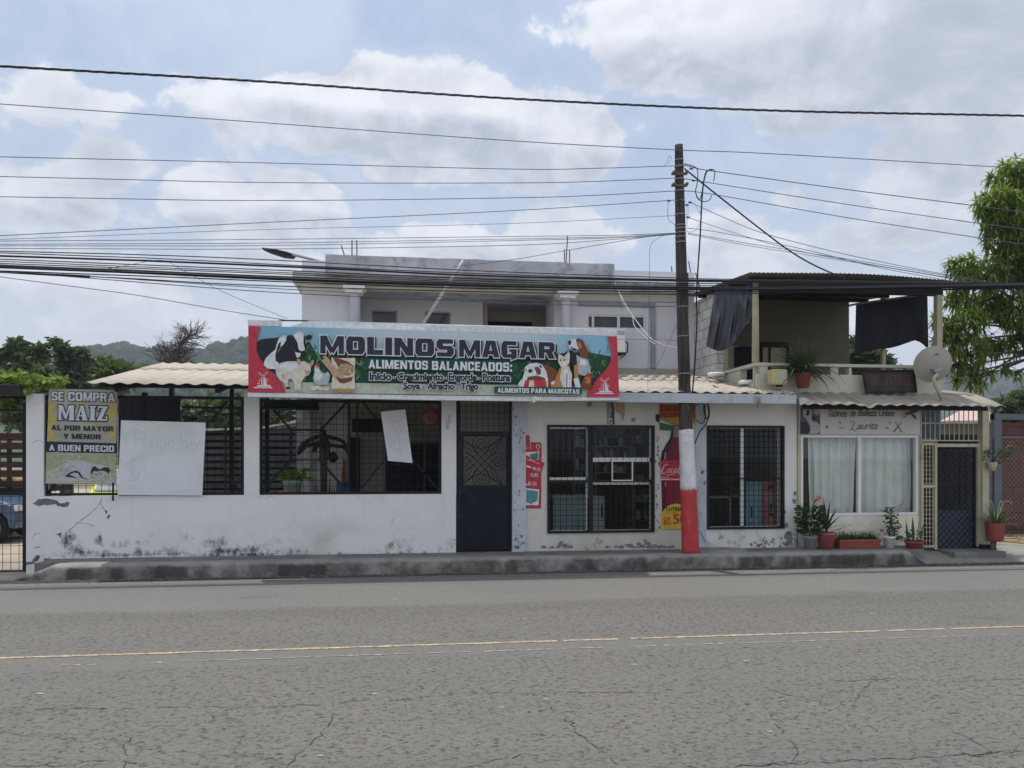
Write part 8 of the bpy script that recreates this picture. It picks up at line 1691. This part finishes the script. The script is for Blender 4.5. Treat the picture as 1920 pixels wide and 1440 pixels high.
tree('dark_tree', 'open branched tree with clumped crown behind the maize sign', (X(125, 31), 31, 0), [C(100, 639, 31, 6), C(106, 645, 31, 6), C(118, 652, 31, 10), C(130, 656, 31, 9), C(112, 666, 31, 9), C(124, 674, 31, 9), C(156, 660, 31, 8), C(150, 668, 31, 7), C(162, 672, 31, 6), C(140, 684, 31, 8), C(166, 690, 31, 6), C(118, 692, 31, 12), C(146, 702, 31, 12), C(112, 718, 31, 18), C(150, 722, 31, 18), C(130, 765, 31, 34), C(180, 770, 31, 34)], M['leafgrey'], 4600, .26, 3, tr=.26)
tree('green_tree', 'smaller mid green tree behind the left end of the tan shed roof', (X(205, 40), 40, 0), [C(185, 690, 40, 16), C(205, 695, 40, 20), C(172, 705, 40, 16), C(230, 700, 40, 14), C(200, 715, 40, 26), C(250, 706, 40, 13), C(270, 700, 40, 10)], M['leafm'], 4200, .45, 4, tr=.3)
tree('green_tree', 'broad green trees glimpsed through the mesh behind the slatted shed', (X(440, 26), 26, 0), clumps(440, 785, 26, 130, 24, 16, rn, 26), M['leafgrey'], 7000, .28, 5, tr=.2)
tree('green_tree', 'dark bush behind the shade cloth on the terrace', (X(1625, 24), 24, 0), [C(1605, 665, 24, 20), C(1630, 675, 24, 20), C(1650, 680, 24, 16), C(1612, 690, 24, 20), C(1610, 640, 24, 10)], M['leafgrey'], 2200, .32, 6, tr=.2)
tree('green_tree', 'low dark tree above the brick wall at the right edge', (X(1905, 26), 26, 0), [C(1890, 762, 26, 16), C(1915, 752, 26, 20), C(1940, 745, 26, 24), C(1900, 775, 26, 20)], M['leafgrey'], 2600, .36, 7, tr=.2)
# bare tree
r = thing('bare_tree', 'leafless grey tree with a bent twiggy crown behind the shed roof', 'tree', (X(322, 24), 24, 0)); b = MB(); b.sm = True
tr_ = smooth([(X(322, 24), 24, 0), P(323, 700, 24), P(327, 672, 24), P(338, 648, 24), P(352, 632, 24), P(366, 628, 24)], 6); b.tube(tr_, [.10 - .085 * i / len(tr_) for i in range(len(tr_))], 7); b.build('trunk', M['bark'], r)
rn = random.Random(2); b = MB()
def twig(p, d, L, rad, dep):
    e = p + d * L; m_ = (p + e) / 2 + Vector((rn.uniform(-1, 1), rn.uniform(-1, 1), rn.uniform(-.5, 1))) * L * .12; b.tube([p, m_, e], [rad, rad * .8, rad * .5], 4, cap=False)
    if dep:
        for _ in range(rn.randint(2, 4)): twig(m_.lerp(e, rn.random()), (d + Vector((rn.uniform(-1, 1), rn.uniform(-1, 1), rn.uniform(-.7, 1))) * .75).normalized(), L * rn.uniform(.5, .85), rad * .62, dep - 1)
for i in range(int(len(tr_) * .45), len(tr_)):
    for _ in range(6): twig(tr_[i], Vector((rn.uniform(-1, 1), rn.uniform(-.6, .6), rn.uniform(-.45, 1))).normalized(), rn.uniform(.14, .36), .008, 2)
for q in ((350, 640, 405, 662), (355, 636, 395, 635), (335, 650, 300, 640), (340, 655, 296, 672), (358, 622, 357, 598), (330, 665, 380, 690), (332, 668, 300, 690)): b.tube([P(q[0], q[1], 24), P((q[0] + q[2]) / 2, (q[1] + q[3]) / 2 - 3, 24), P(q[2], q[3], 24)], [.014, .010, .005], 4)
for _ in range(110): twig(P(rn.uniform(296, 350), rn.uniform(658, 692), 24), Vector((rn.uniform(-1, 1), 0, rn.uniform(.1, .8))).normalized(), rn.uniform(.2, .42), .010, 1)
b.build('crown', mat('grey_twig', (.085, .07, .065), .9, .2, 8, 0), r)

# ------------------------------------------------------------------ humid air
hz = bpy.data.materials.new('humid_air'); hz.use_nodes = True; t_ = hz.node_tree; t_.nodes.clear()
pv = t_.nodes.new('ShaderNodeVolumePrincipled'); pv.inputs['Color'].default_value = (.80, .88, 1.0, 1); pv.inputs['Density'].default_value = .00060; pv.inputs['Anisotropy'].default_value = .2
t_.links.new(pv.outputs[0], t_.nodes.new('ShaderNodeOutputMaterial').inputs['Volume'])
b = MB(); b.box(-1900, 1900, -80, 1900, -1.1, 165); o = b.build('haze', hz); tag(o, 'thin humid haze in the air over street and hills', 'haze', kind='stuff')
